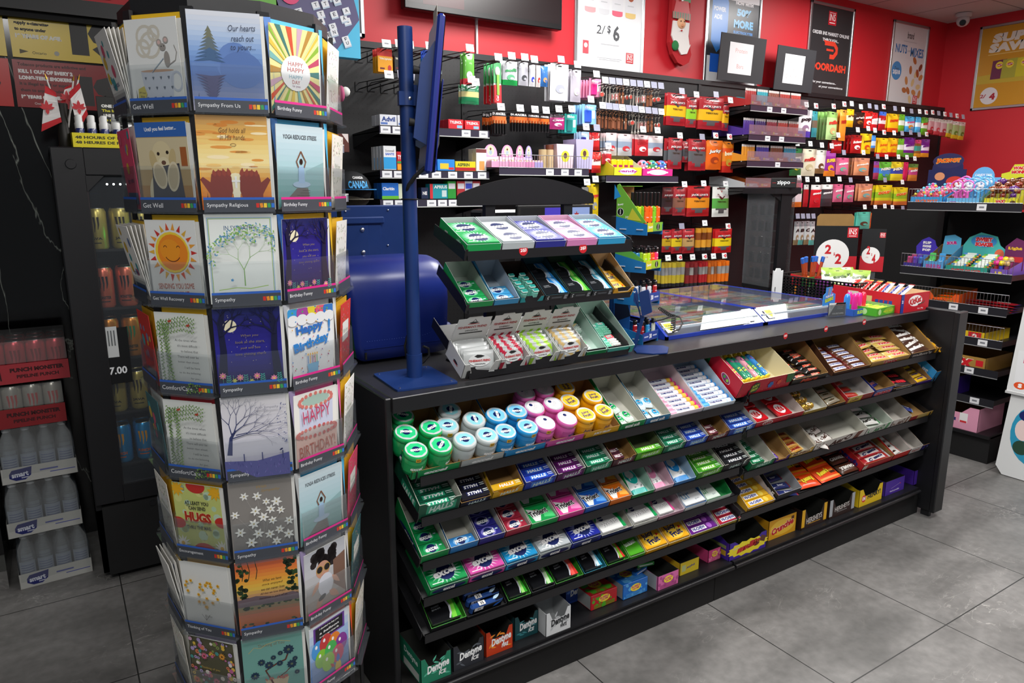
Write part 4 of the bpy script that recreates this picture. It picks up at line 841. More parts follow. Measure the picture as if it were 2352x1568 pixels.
gum('t2',1132,1190,'#3a96cc','excels',('','#8fc4e8',True),2,.038,.018,'blue',mt('#a9b8c4',.7),.034,.07,.17,front=EXF)
M,w,d=tray('t2',1192,1247,'#1f9fa8',mt('#3a2a22',.8),'teal carton of small mint boxes, rack middle tier',.034,.055,.16,notch=.6,side=W_('excel','#e8f4f4',sw=.3,sh=.4))
def mint(b):
 b.box((0,0,0),(.021,.014,.042),mt('#7fd6c4',.25,coat=.5),c=.004); b.box((.0005,.0005,.042),(.0205,.0135,.048),mt('#cdeee6',.25),c=.002)
 A=Art(b,topf(.021,.014,.048),z=3e-4); A.rect(0,0,.018,.011,'#2aa79a'); A.text('excel',0,0,.013,.005,'#123a4a',0,.03)
for c in range(2):
 for k in range(5): mk('mint_box',cached('mint',mint),M @ T(.004+c*(w*.48),.006+k*.021,.002) @ T(0,0,0),label='small teal mint box, %s from front, %s column in teal carton' % (ORD[k],['left','right'][c]),cat='mint box')
for p0,p1,col,l2,cn in ((1248,1304,'#2f8fe0','#9fd0f8','blue'),(1305,1356,'#3aa63a','#8fd860','green'),(1357,1405,'#4aa8c8','#cfeef6','pale blue')):
 M,w,d=tray('t2',p0,p1,'#25282c',mt('#1a3a24' if cn == 'green' else '#174450',.6),'black and %s gum carton, rack middle tier' % cn,.034,.06,.17,front=lambda A,w,h: (A.text('5',-w*.36,.1*h,w*.1,h*.5,'#d0d3d8',0,.02,.2),A.rect(0,.15*h,w*.42,h*.16,'#5c6066'),A.rect(0,-.15*h,w*.42,h*.16,'#5c6066'),A.text('5',w*.38,0,w*.16,h*.8,'#9aa0a8',0,.08)))
 stack(M,w,d,2,.08,.032,card_pack(('rf',col),w-.008,.08,.032,'#1d2024','five',(col,l2),'#33373c',.18),'shiny black and %s gum pack' % cn,'rack middle tier carton',z0=.004)
gum('t2',1406,1453,'#f0b020','juicy',(),2,.06,.012,'golden fruit',mt('#cdb48e',.8),.036,.065,.17,notch=.45)
# sachets in striped cartons
def fish_card(A,w,h,stripe,sub):
 A.rect(0,0,w,h,'#e9ebe8')
 if stripe:
  for i in range(4): A.poly([(-w*.5+w*.3*i,-h*.5),(-w*.38+w*.3*i,-h*.5),(-w*.2+w*.3*i,-h*.15),(-w*.32+w*.3*i,-h*.15)],stripe)
 A.leaf(-w*.16,h*.34,0,w*.32,h*.07,'#2a2a2a'); A.line([(-.05*w,h*.36),(0,h*.46),(.08*w,h*.36)],w*.02,'#3a3a3a'); A.rect(0,h*.3,w*.34,h*.02,'#c8322a')
 A.text("FISHERMAN'S FRIEND",0,h*.2,w*.86,h*.08,'#b3282a',0,.03); A.text(sub,0,h*.08,w*.4,h*.05,'#3a3a3a',0,.02); A.rect(0,0,w*.7,h*.035,'#2a2a2a')
for p0,p1,stripe,sub,cn in ((1060,1143,None,'ORIGINAL','plain white'),(1144,1211,'#b3243f','CHERRY','cherry red striped'),(1212,1278,'#9fd23a','CITRUS','lime green striped'),(1279,1343,'#c9ad72','MANDARIN','gold striped')):
 M,w,d=tray('t3',p0,p1,'#e3e6e3',mt('#c9cbc8',.8),'%s lozenge carton with a printed back card' % cn,.052,.06,.11,side=(lambda A,d,h: (A.leaf(-.016,-.004,0,.032,.01,'#2a2a2a'),A.rect(0,-.009,.03,.003,'#c8322a'))) if cn[0] == 'p' else None,
  front=(lambda s_: (lambda A,w,h: [A.poly([(-w*.5+k*w*.9,-h*.5),(-w*.4+k*w*.9,-h*.5),(-w*.36+k*w*.76,h*.5),(-w*.5+k*w*.9,h*.5)],s_) for k in (0,1)]))(stripe) if stripe else None,notch=.75)
 b=B(); cp=[(0,0),(w,0),(w,.125),(w*.8,.135),(w*.68,.15),(w*.32,.15),(w*.2,.135),(0,.125)]
 Fc=frame((0,.112,0),(1,0,0),(0,-.1,1),(0,-1,-.1)); b.prism(cp,0,.0015,mt('#e6e8e4',.5),Fc); A=Art(b,Fc @ T(w/2,.085,.0015)); fish_card(A,w*.94,.12,stripe,sub)
 mk('back_card',b,M.copy(),label='printed back card of the %s lozenge carton' % cn,cat='display card')
 def sach(b,w=w,stripe=stripe,sub=sub):
  f=pillow(b,w*.82,.066,.014,lambda u,v: mt(stripe,.25,.1) if stripe and int((u*.8+v*.5)*7) % 2 else mt('#b4b8b8',.3,.1,coat=.4),16,14,.07)
  A=Art(b,None,f,rough=.25)
  A.disc(0,.004,w*.3,'#c9cccc',.018); A.leaf(-w*.14,.016,0,w*.28,.009,'#222'); A.text("FISHERMAN'S FRIEND",0,.003,w*.58,.007,'#b3282a',0,.03); A.text(sub,0,-.007,w*.3,.004,'#333',0,.02)
 me=cached(('sach',cn),sach)
 for k in range(5): mk('lozenge_sachet',me,M @ T(w/2,.022+k*.017,.038) @ Rz(random.uniform(-5,5)) @ Rx(52-4*k+random.uniform(-5,5)),label='%s lozenge sachet, %s from front in its carton' % (cn,ORD[k]),cat='sachet')
def tict(col,lab_):
 def go(b):
  b.box((0,0,0),(.038,.06,.014),mt(col,.2,coat=.6),c=.003)
  for i in range(12): b.ball((.006+.0085*(i % 4),.008+.011*(i//4),.0145),.0045,mt('#e8f4ee' if col[1] > 'a' else col,.3),8)
  A=Art(b,topf(.038,.06,.015)); A.rect(0,.02,.034,.016,lab_); A.rect(0,.021,.02,.009,'#f4f8f4'); A.text('tic tac',0,.021,.017,.006,'#1d3a2c',0,.05)
 return cached(('tt',col,lab_),go)
for p0,p1,oc,items in ((1344,1392,'#118a4c',(('#dfe8e2','#4fbf7a',.004,.01),('#dfe8e2','#3fb070',.008,.08),('#cfe6da','#3fb070',.03,.12))),(1393,1455,'#53c2b0',(('#8fe0c4','#2fb89a',.004,.012),('#e8c9cc','#d8505a',.045,.02),('#8fe0c4','#2fb89a',.01,.085),('#8fe0c4','#35c0a2',.05,.09)))):
 M,w,d=tray('t3',p0,p1,oc,mt('#b9d2c6',.8),'%s carton of clear mint boxes, rack bottom tier' % ('dark green' if p0 < 1390 else 'aqua'),.03,.06,.22)
 for i,(c1,c2,x,y) in enumerate(items): mk('mint_box',tict(c1,c2),M @ T(min(x,w-.042),y,.002) @ Rz(random.uniform(-5,5)),label='clear flip mint box, %s from the front of the %s carton' % (ORD[i],'dark green' if p0 < 1390 else 'aqua'),cat='mint box')
# blue pole stand ------------------------------------------------------
PX,PY=.865,1.894
st=mk('scanner_stand',None,T(PX,PY,1.0),label='tall blue steel pole on a square blue base plate',cat='stand')
pl=[atZ(*q,1.0)-Vector((PX,PY,1.0)) for q in ((856,862),(912,901),(1054,881),(984,843))]
b=B(); cen=sum(pl,Vector())/4; out=[]
for i in range(4):
 a,c,e=pl[i-1],pl[i],pl[(i+1) % 4]; out += [(c+(a-c)*.08)[:2],(c+((a+e)/2-c)*.03)[:2],(c+(e-c)*.08)[:2]]
b.prism(out,.0005,.006,M_BLUE); [b.cyl((*(c+(cen-c)*.16)[:2],.006),(*(c+(cen-c)*.16)[:2],.008),.003,.003,M_STEEL,10) for c in pl]
mk('base_plate',b,None,st)
zt=Zof(62,PX,PY)-1; zs=Zof(812,PX,PY)-1
b=B(); b.cyl((0,0,.006),(0,0,zs),.0232,.0232,M_BLUE,32); mk('sleeve',b,None,st)
b=B(); b.cyl((0,0,zs-.01),(0,0,zt),.0205,.0205,M_BLUE,32); mk('pole',b,None,st)
zc=Zof(228,PX,PY)-1; u=vec(-25); r=vec(65)
b=B(); b.cyl((0,0,zc-.018),(0,0,zc+.018),.0255,.0255,M_BLUE,28)
Mr=frame((0,0,zc),r,(0,0,1),-vec(-25)); b.box((-.028,-.018,.016),(.022,.018,.022),M_BLUE,Mr)
b.prism([(.0,-.02),(.0,.018),(.012,.038),(.062,.038),(.062,-.035),(.045,-.055)],.004,.0085,M_BLUE,Mr)
for q in ((.002,0),(.036,-.002)): b.ball((q[0],q[1],.012 if q[0] > .01 else .024),.006,M_STEEL,12,Mr,(1,1,.5))
mk('clamp',b,None,st)
# display enclosure seen edge on
ec=Vector((PX,PY,0)); nrm=vec(78); uu=vec(-12)
p=onpl(1050,215,Vector((PX,PY,1.5))+nrm*.085,nrm); p=Vector((p.x,p.y,p.z)); p=Vector((PX,PY,0))+r*.075+uu*.02+Vector((0,0,Zof(215,PX+r.x*.08,PY+r.y*.08)))
V=(Vector((0,0,1))+nrm*.11).normalized(); N_=nrm; N_=(N_-V*N_.dot(V)).normalized(); U=V.cross(N_)
ME=frame(p,U,V,N_)
en=mk('customer_display',None,ME,label='blue cased display on the pole, seen edge on with cable behind',cat='display screen')
b=B(); b.box((-.12,-.22,-.012),(.12,.19,.008),M_DBLUE,None,.006); mk('bezel',b,None,en)
b=B(); b.prism([(-.012,-.145),(-.012,.125),(-.045,.065),(-.048,-.13)],-.095,.095,M_BLUE,Matrix(((0,0,1,0),(0,1,0,0),(1,0,0,0),(0,0,0,1)))); mk('rear_case',b,None,en)
b=B(); b.box((-.112,-.21,.008),(.112,.18,.0105),mt('#0c0d10',.1)); mk('screen',b,None,en)
b=B(); b.box((-.10,-.215,.016),(.10,.03,.019),M_DBLUE,None,.001); b.box((-.02,-.1,.008),(.02,.0,.017),M_BLACK); mk('front_plate',b,None,en)
b=B(); b.box((-.05,.14,.013),(.05,.225,.0138),mt('#d3d0c4',.6),Rx(-6)); mk('paper_slip',b,None,en)
for v in (.045,-.09): b=B(); b.cyl((-.085,v,-.045),(-.085,v,-.062),.009,.011,M_BLACKM,14); mk('knob',b,None,en)
def wp(px,py,k=0.): return onpl(px,py,Vector((PX,PY,1.5))-vec(-8)*k,vec(-8))
b=B(); pts=[wp(1004,305,-.02),wp(1003,330,0),wp(995,355,.03),wp(975,385,.035),wp(952,405,.03),wp(938,425,.025),wp(933,445,.01),wp(938,460,-.02)]
b.tube(pts,.0045,M_BLACKM,8); b.tube([p+Vector((.008,.006,0)) for p in pts[:6]],.003,M_BLACKM,8)
for y in (457,):
 c=Vector((PX,PY,Zof(y,PX,PY))); b.tube([c+Vector((.0225*cos(a),.0225*sin(a),0)) for a in (2*pi*i/16 for i in range(17))],.0018,M_BLACKM,6)
mk('power_cable',b,None,label='black cable hanging from the blue display down to the pole',cat='cable'); b=B(); b.tube([wp(936,770,-.03),wp(930,795,-.02),wp(934,822,-.03),wp(950,838,-.06),wp(972,832,-.06),wp(986,815,-.06),wp(984,800,-.06),wp(972,795,-.05)],.004,M_BLACKM,8)
mk('power_cable',b,None,label='black cable looping around the foot of the blue pole',cat='cable')
# blue terminal ----------------------------------------------------------
tm=mk('lottery_terminal',None,T(.80,2.13,1.0),label='bulky rounded blue and green machine on the counter corner',cat='machine')
prof=[(0,.012),(.0,.06),(-.012,.20),(-.004,.262),(.02,.30),(.06,.322),(.12,.332),(.27,.325),(.30,.29),(.30,.012)]
b=B(); XM=Matrix(((0,0,1,0),(1,0,0,0),(0,1,0,0),(0,0,0,1)))
rings=[]
for x,s_ in ((-.022,.93),(-.012,.975),(0,1),(.255,1),(.285,.985),(.30,.95)): rings.append([(x+ (-.035 if x < .1 else .0)*(z/.33),.15+(y-.15)*s_,.16+(z-.16)*s_) for y,z in prof])
n=len(prof); vs=[p for r_ in rings for p in r_]
b.add(vs,[[i*n+j,i*n+(j+1) % n,(i+1)*n+(j+1) % n,(i+1)*n+j] for i in range(len(rings)-1) for j in range(n)],M_DBLUE,None,True)
b.add(rings[-1],[list(range(n))],M_DBLUE); mk('casing',b,None,tm)
b=B(); b.add(rings[0],[list(range(n))[::-1]],mt('#0d6a52',.4)); g=[(x-.004,.15+(y-.15)*.86,.16+(z-.16)*.86) for x,y,z in rings[0]]; b.add(g,[list(range(n))[::-1]],mt('#0b5c48',.4)); mk('side_panel',b,None,tm,label='dark green side panel')
b=B()
for i in range(34):
 x=.01+.0085*i; b.ball((x,-.0015,.075+ (.06*max(0,(i-22)/12)**2)),.0011,mt('#5a74c8',.4),6)
b.box((.0,-.003,.05),(.28,-.001,.052),mt('#152a78',.4)); b.box((.0,-.006,.018),(.006,-.001,.04),M_BLACKM); mk('vent_dots',b,None,tm)
b=B(); b.box((.27,.03,.05),(.34,.12,.10),M_DBLUE,None,.012); mk('side_dock',b,None,tm)
tv=mk('monitor_back',None,T(.83,2.47,1.33),label='flat blue rear of a monitor standing behind the blue machine',cat='monitor')
b=B(); b.box((-.10,0,-.06),(.275,.03,.165),M_BLUE,None,.004); mk('rear_shell',b,None,tv)
b=B(); b.box((-.04,-.006,-.03),(.18,0,.12),M_BLUE,None,.003); b.box((-.08,-.016,.10),(.19,-.002,.125),M_BLUE,None,.004); b.box((.0,-.012,-.04),(.13,-.006,.095),M_BLUE,None,.002)
mk('mount_plate',b,None,tv)
b=B()
for x in (.03,.105):
 for z in (0,.08): b.ball((x,-.014,z),.008,M_STEEL,14,None,(1,.6,1))
for x,z in ((.05,.145),(.21,.147),(.205,.02)): b.ball((x,-.001,z),.004,M_STEEL,10)
mk('bolts',b,None,tv)
b=B(); b.tube([(-.01,.0,-.02),(-.01,-.02,-.03),(.12,-.02,-.03),(.12,0,-.02)],.003,M_STEEL,8); b.cyl((.06,.015,-.3),(.06,.015,-.06),.014,.014,M_BLACK); mk('stand_arm',b,None,tv)
# screen showing purple and pale blue panels behind the rack
sp_=atY(1225,475,2.25); sq=atY(1348,505,2.25)
t=mk('cashier_screen',None,T(sp_.x-.07,2.25,1.36),label='thin black framed screen with purple and pale blue panels behind the rack',cat='monitor')
W1=sq.x-sp_.x+.10
b=B(); b.box((0,0,0),(W1,.02,sp_.z+.006-1.36),M_BLACKM,None,.003); b.box((W1*.45,.005,-.36),(W1*.55,.015,0),M_BLACKM); mk('screen_frame',b,None,t)
hh=sp_.z-1.36; b=B(); A=Art(b,frame((W1/2,0,hh/2),(1,0,0),(0,0,1),(0,-1,0)),z=2e-4)
A.rect(-W1*.31,0,W1*.3,hh*.94,'#16171a'); A.rect(-W1*.03,0,W1*.25,hh*.94,'#4b3fc0'); A.rect(W1*.27,0,W1*.36,hh*.94,'#8fa6dc')
A.star(W1*.27,hh*.2,.014,.008,7,'#a52a2a',90,1.5); A.rect(W1*.27,hh*.05,.0015,.03,'#a52a2a')
mk('screen_image',b,None,t)
q=atY(1165,515,2.35); b=B(); b.box((-.09,0,-.12),(.075,.1,.055),mt('#1c1d20',.2,coat=.5),None,.01); mk('card_terminal',b,T(q.x-.02,2.35,q.z),label='glossy black equipment box behind the arched header',cat='equipment')
b=B(); b.box((-.08,0,-.30),(.06,.09,-.121),M_BLACKM,None,.004); mk('equipment_stand',b,T(q.x-.02,2.35,q.z),label='black pedestal holding the glossy equipment box',cat='stand')
# lighter tower ------------------------------------------------------------
P0=atZ(1476,792,1.0); fu=vec(42); fd=vec(-48)
def tz(y): return Zof(y,P0.x,P0.y)
tw=mk('lighter_tower',None,label='blue cardboard tower with four trays of lighters beside the rack',cat='display stand')
MT=frame(P0,fu,-fd,(0,0,1)); MT=Matrix(((fu.x,fd.x,0,P0.x),(fu.y,fd.y,0,P0.y),(0,0,1,1.0),(0,0,0,1)))
M_LB=mt('#1f74b8',.4); M_LB2=mt('#184f96',.4)
WT,DT=.105,.15
levels=[(tz(533)-1,tz(512)-1,'#7fc241'),(tz(620)-1,tz(600)-1,'#a8d22e'),(tz(697)-1,tz(676)-1,'#2347a0'),(tz(786)-1,tz(766)-1,'#2347a0')]
b=B(); b.box((0,DT-.02,0),(WT,DT,levels[0][1]+.02),M_BLACKM,MT); b.box((0,.06,0),(.004,DT,levels[2][1]),M_LB2,MT)
A=Art(b,MT @ leftf(DT,.1,0) @ T(0,0,.0)); A.disc(.03,.14,.018,'#e8f0f8'); A.disc(.03,.14,.016,'#2a5aa8'); A.text('lux',.025,.14,.03,.012,'#ffffff',0,.04); A.poly([(-.05,.02),(-.05,.1),(.0,.11),(.02,.05)],'#131a30')
mk('spine',b,None,tw)
LC=['#d8e23a','#86d82e','#ff6a1f','#2f9ae0','#ff2f6f']
def lighter(key,col,long_):
 def go(b):
  h=.085 if long_ else .056
  b.box((-.0095,-.006,0),(.0095,.006,h),mt(col,.3,coat=.4),c=.004)
  if long_: b.box((-.0045,-.0045,h),(.0045,.0045,h+.05),mt('#131313',.35),c=.002); b.box((-.0105,-.004,h-.015),(-.006,.004,h+.002),mt(col,.3),c=.001)
  else: b.box((-.0095,-.006,h),(.0095,.006,h+.016),mt('#121213',.3),c=.003); b.cyl((-.004,-.005,h+.015),(-.004,.005,h+.015),.005,.005,mt('#55585c',.3,1.),10)
  A=Art(b,frame((0,-.006,h*.45),(1,0,0),(0,0,1),(0,-1,0)),z=3e-4); A.text('beep' if long_ or key < 'm' else 'clipper',0,.01,.012,.005,'#ffffff',0,.02);
  if long_: A.rect(0,-.015,.007,.02,'#1a1a1a')
 return cached(('lt',key,long_),go)
tiers=[('top',[['#ff6a1f','#ff6a1f','#86d82e','#ff6a1f'],['#c6e02a','#86d82e','#ff6a1f','#ff5a1f'],['#2f9ae0','#c6e02a','#86d82e','#ff6a1f']],True),('second',[['#c8e82a','#c8e82a','#ff5a1f','#ff3a78'],['#2f8fd0','#a8e02e','#ff7a2f','#ff3a78'],['#8fdc2e','#2f8fd0','#c8e82a','#ff5a1f']],False),('third',[['#e6e8f2','#e6e8f2','#c01a22'],['#dfe2ee','#e6e8f2','#c01a22']],False),('bottom',[['#b01a22','#2f9ad8','#d8dcc8'],['#c01a22','#2f9ad8','#2a2a2a']],False)]
for (z0,z1,fc),(tn,rows_,lg) in zip(levels,tiers):
 b=B(); b.box((0,0,z0),(WT,DT-.02,z0+.002),mt('#9aa0b0',.6),MT)
 mf=mt(fc,.4); b.box((0,0,z0),(WT,.002,z1),mf,MT)
 A=Art(b,MT @ frame((WT/2,0,(z0+z1)/2),(1,0,0),(0,0,1),(0,-1,0))); h=z1-z0
 if fc[1] != '2': A.rect(-WT*.3,0,WT*.35,h,'#d8d42a'); A.disc(WT*.2,0,h*.36,'#15181a'); A.rect(WT*.2,0,h*.1,h*.6,'#e8f0e0'); A.text('Beep',-WT*.28,0,WT*.26,h*.4,'#f4f8f0',8,.03)
 else: A.text('30',0,0,WT*.16,h*.55,'#f0f2fa',0,.06); A.rect(-WT*.28,0,WT*.26,h*.16,'#c9d2f0'); A.rect(WT*.28,0,WT*.26,h*.16,'#c9d2f0')
 for sgn in (0,WT-.002): b.prism([(0,z0-.012),(DT-.02,z0-.012),(DT-.02,z1+.02),(.02,z1-.002),(0,z1-.006)],sgn-.001,sgn+.003,M_LB,MT @ Matrix(((0,0,1,0),(1,0,0,0),(0,1,0,0),(0,0,0,1))))
 for yy in (.03,.1): b.box((-.004,yy-.015,z0+.006),(-.001,yy+.012,z0+.009),mt('#cfd6e0',.5),MT)
 mk('tray',b,None,tw,label='%s tray of the tower' % tn)
 if lg:
  b=B(); b.prism([(.004,z1),(DT-.02,z1-.0),(DT-.02,z1+.13),(DT-.03,z1+.135)],-.0005,.0015,mt('#6fae3a',.4),MT @ Matrix(((0,0,1,0),(1,0,0,0),(0,1,0,0),(0,0,0,1))))
  A=Art(b,MT @ frame((0,DT*.55,z1+.05),(0,-1,0),(0,0,1),(-1,0,0)),z=9e-4); A.poly([(-.058,.03),(-.0575,.082),(-.03,.04)],'#2a8fd0'); A.text('Beep',-.03,.012,.024,.009,'#e8f0e0',10,.03); A.disc(-.03,-.014,.014,'#f0f4e8'); A.disc(-.03,-.014,.0125,'#15181a'); A.rect(-.03,-.014,.003,.018,'#e8f0e0'); A.text('30',-.002,-.032,.014,.008,'#e8f0e0'); A.poly([(.0,-.04),(.06,-.045),(.02,-.0)],'#c8c83a')
  b.box((0,DT-.024,z1-.01),(WT,DT-.02,z1+.125),mt('#a87a3a',.5),MT); b.box((0,DT-.06,z1+.125),(WT,DT-.02,z1+.127),mt('#6fae3a',.4),MT @ Rx(0))
  mk('display_box',b,None,tw,label='green and yellow display box with slanted sides')
 elif fc == '#a8d22e':
  b=B(); b.prism([(.004,z1),(DT-.02,z1),(DT-.02,z1+.07)],-.0005,.0015,mt('#5fae4a',.4),MT @ Matrix(((0,0,1,0),(1,0,0,0),(0,1,0,0),(0,0,0,1)))); mk('display_box',b,None,tw)
 for j,row_ in enumerate(rows_):
  for i,c in enumerate(row_): mk('lighter',lighter(('b' if lg or fc == '#a8d22e' else 'm')+c,c,lg),MT @ T(.014+i*(WT-.028)/(len(row_)-1),.014+j*.03,z0+.002) @ Rz(random.uniform(-12,12)),label='%s lighter, %s from left in %s row of %s tower tray' % ({'#ff6a1f': 'orange','#ff5a1f': 'orange','#ff7a2f': 'orange','#86d82e': 'green','#8fdc2e': 'green','#a8e02e': 'green','#c6e02a': 'lime yellow','#c8e82a': 'lime yellow','#2f9ae0': 'blue','#2f8fd0': 'blue','#2f9ad8': 'blue','#ff3a78': 'hot pink','#e6e8f2': 'white','#dfe2ee': 'white','#c01a22': 'red','#b01a22': 'red','#d8dcc8': 'cream','#2a2a2a': 'black'}[c],ORD[i],ORD[j],tn),cat='lighter')
# phone holder bracket -------------------------------------------------------
hb=mk('phone_holder',None,label='blue bent metal phone holder with a flat foot at the counter edge',cat='phone holder')
ft=[atZ(*q,1.0) for q in ((1456,806),(1463,795),(1523,796),(1536,800),(1533,813),(1500,815),(1462,812))]
b=B(); b.prism([(p.x,p.y) for p in ft],1.001,1.005,M_BLUE); mk('foot',b,None,hb)
q0=atZ(1459,801,1.0); nn=vec(16); b=B()
pts=[onpl(x,y,q0,nn) for x,y in ((1454,806),(1452,797),(1470,737),(1471,716),(1455,690),(1456,674),(1465,671),(1469,722),(1481,728),(1474,752),(1461,797))]
ux,uy=vec(106-90+0) ,Vector((0,0,1)); RR=vec(106)
Fp=frame(q0,RR,(0,0,1),-nn); Fi=Fp.inverted(); loc=[(Fi @ p) for p in pts]
b.prism([(p.x,p.y) for p in loc],-.003,.003,M_BLUE,Fp); mk('arm',b,None,hb)
loc=[Fi @ onpl(x,y,q0,nn) for x,y in ((1467,672),(1488,665),(1491,670),(1498,716),(1475,726))]
b=B(); b.prism([(p.x,p.y) for p in loc],-.012,.008,M_BLUE,Fp); mk('phone_cradle',b,None,hb)
# lottery ticket cases ----------------------------------------------------------
def tix(A,w,h,cols,rows_,seed):
 R=random.Random(seed); pal=['#2f7f4a','#d8c23a','#c83a2a','#7ab0b8','#5a3a86','#e06a9a','#8fbf3a','#b87a3a','#3a5a9a','#e8e2c8','#5a6a52','#d8862a','#9ab0a0']
 words=['CASH','LUCKY','WORD','7s','GOLD','BINGO','WIN','CROSS','KENO']
 A.hold(); cw,ch=w/cols,h/rows_
 for i in range(cols):
  for j in range(rows_):
   cx,cy=-w/2+cw*(i+.5),-h/2+ch*(j+.5); A.rect(cx,cy,cw*.94,ch*.9,R.choice(pal))
 A.hold(False); A.hold()
 for i in range(cols):
  for j in range(rows_):
   cx,cy=-w/2+cw*(i+.5),-h/2+ch*(j+.5); c2=R.choice(pal); k=R.random()
   A.rect(cx,cy-ch*.18,cw*.8,ch*.4,c2)
   A.hold(False); A.hold();
   if k < .5:
    for a in range(4):
     for c in range(3): A.rect(cx-cw*.3+a*cw*.2,cy-ch*.32+c*ch*.12,cw*.12,ch*.07,'#e8e8d8')
   A.text(R.choice(words),cx,cy+ch*.2,cw*.6,ch*.2,R.choice(['#ffffff','#f6e23a','#c81e2a','#1a1a2a']),0,.05)
 A.hold(False)
M_GL=clear('case_glass','#dfe8f4',.03,.03,.8)
for i,(x0,x1,cn) in enumerate(((1.885,2.445,'left'),(2.452,2.925,'right'))):
 t=mk('lottery_case',None,T(x0,1.885,1.0005),label='%s blue framed glass case of lottery tickets on the counter' % cn,cat='display case')
 w=x1-x0; D=.70; hz=.062; fr=mt('#1f3aa6',.25,coat=.4)
 b=B()
 for xx in (0,w-.012): b.prism([(0,0),(D,0),(D,hz),(.07,hz),(0,.012)],xx,xx+.012,fr,XM)
 b.box((0,0,0),(w,.008,.014),fr); b.box((0,D-.012,0),(w,D,hz),fr); b.box((.012,.008,0),(w-.012,D-.012,.006),fr); b.box((0,.066,hz-.006),(.012,D,hz+.002),fr); b.box((w-.012,.066,hz-.006),(w,D,hz+.002),fr)
 mk('case_frame',b,None,t)
 b=B(); b.box((.012,.03,.006),(w-.012,D-.012,.04),mt('#b9c4cc',.6)); A=Art(b,frame((w/2,.03+(D-.04)/2,.04),(1,0,0),(0,1,0),(0,0,1)),rough=.5); tix(A,w-.03,D-.05,5 if i == 0 else 4,8,11+i); mk('ticket_sheet',b,None,t)
 b=B(); b.prism([(.004,.012),(.07,hz),(.07,hz+.001),(.004,.0145)],.012,w-.012,M_GL,XM); b.box((.012,.07,hz),(w-.012,D-.012,hz+.0015),M_GL); mk('glass_lid',b,None,t)
 sa=atan2(hz-.012,.066); Fs=frame((.045 if i == 0 else .06,.034,.0385),(1,0,0),(0,cos(sa),sin(sa)),(0,-sin(sa),cos(sa)))
 b=B(); A=Art(b,Fs,z=.0015); A.rect(0,0,.05,.052,'#eef0f0'); A.poly([(-.02,.0),(-.02,.02),(.02,.02),(.02,.0),(0,-.022)],'#e6dc2a'); A.text('SCAN',0,.008,.026,.007,'#2a2a2a',0,.04); A.text('HERE',0,-.002,.02,.006,'#2a2a2a',0,.04); mk('scan_sticker',b,None,t)
 if i == 0: b=B(); A=Art(b,Fs @ T(.445,0,0),z=.0015); A.rect(0,0,.055,.056,'#1a1a1e'); A.rect(0,0,.051,.052,'#f6f7f8'); mk('notice_sticker',b,None,t); b=B(); A=Art(b,Fs @ T(.24,0,0),z=.0012); A.poly([(-.1,-.034),(.19,-.034),(.245,.034),(-.03,.034)],'#f4f6f6'); mk('painted_glare',b,None,t)  # last pale quad: glare on the sloped glass, painted as a flat white patch
def cz(x,y,z): return atZ(x,y,z)
b=B(); pts=[cz(1500,738,1.075),cz(1520,734,1.08),cz(1545,725,1.085),cz(1562,728,1.085),cz(1568,742,1.08),cz(1560,756,1.075),cz(1545,762,1.075)]; b.tube(pts,.0028,M_BLACKM,8)
c0,c1=cz(1545,758,1.075),cz(1548,722,1.09); b.tube([c0+(c1-c0)*(i/60)+Vector((.008*cos(i*.9),.008*sin(i*.9),0)) for i in range(61)],.0022,M_BLACKM,6)
c0,c1=cz(1543,726,1.085),cz(1515,708,1.085); b.tube([c0+(c1-c0)*(i/60)+Vector((.006*cos(i*.9),0,.006*sin(i*.9))) for i in range(61)],.0022,M_BLACKM,6)
mk('coiled_cord',b,None,label='black coiled cord hanging over the left lottery case',cat='cord')
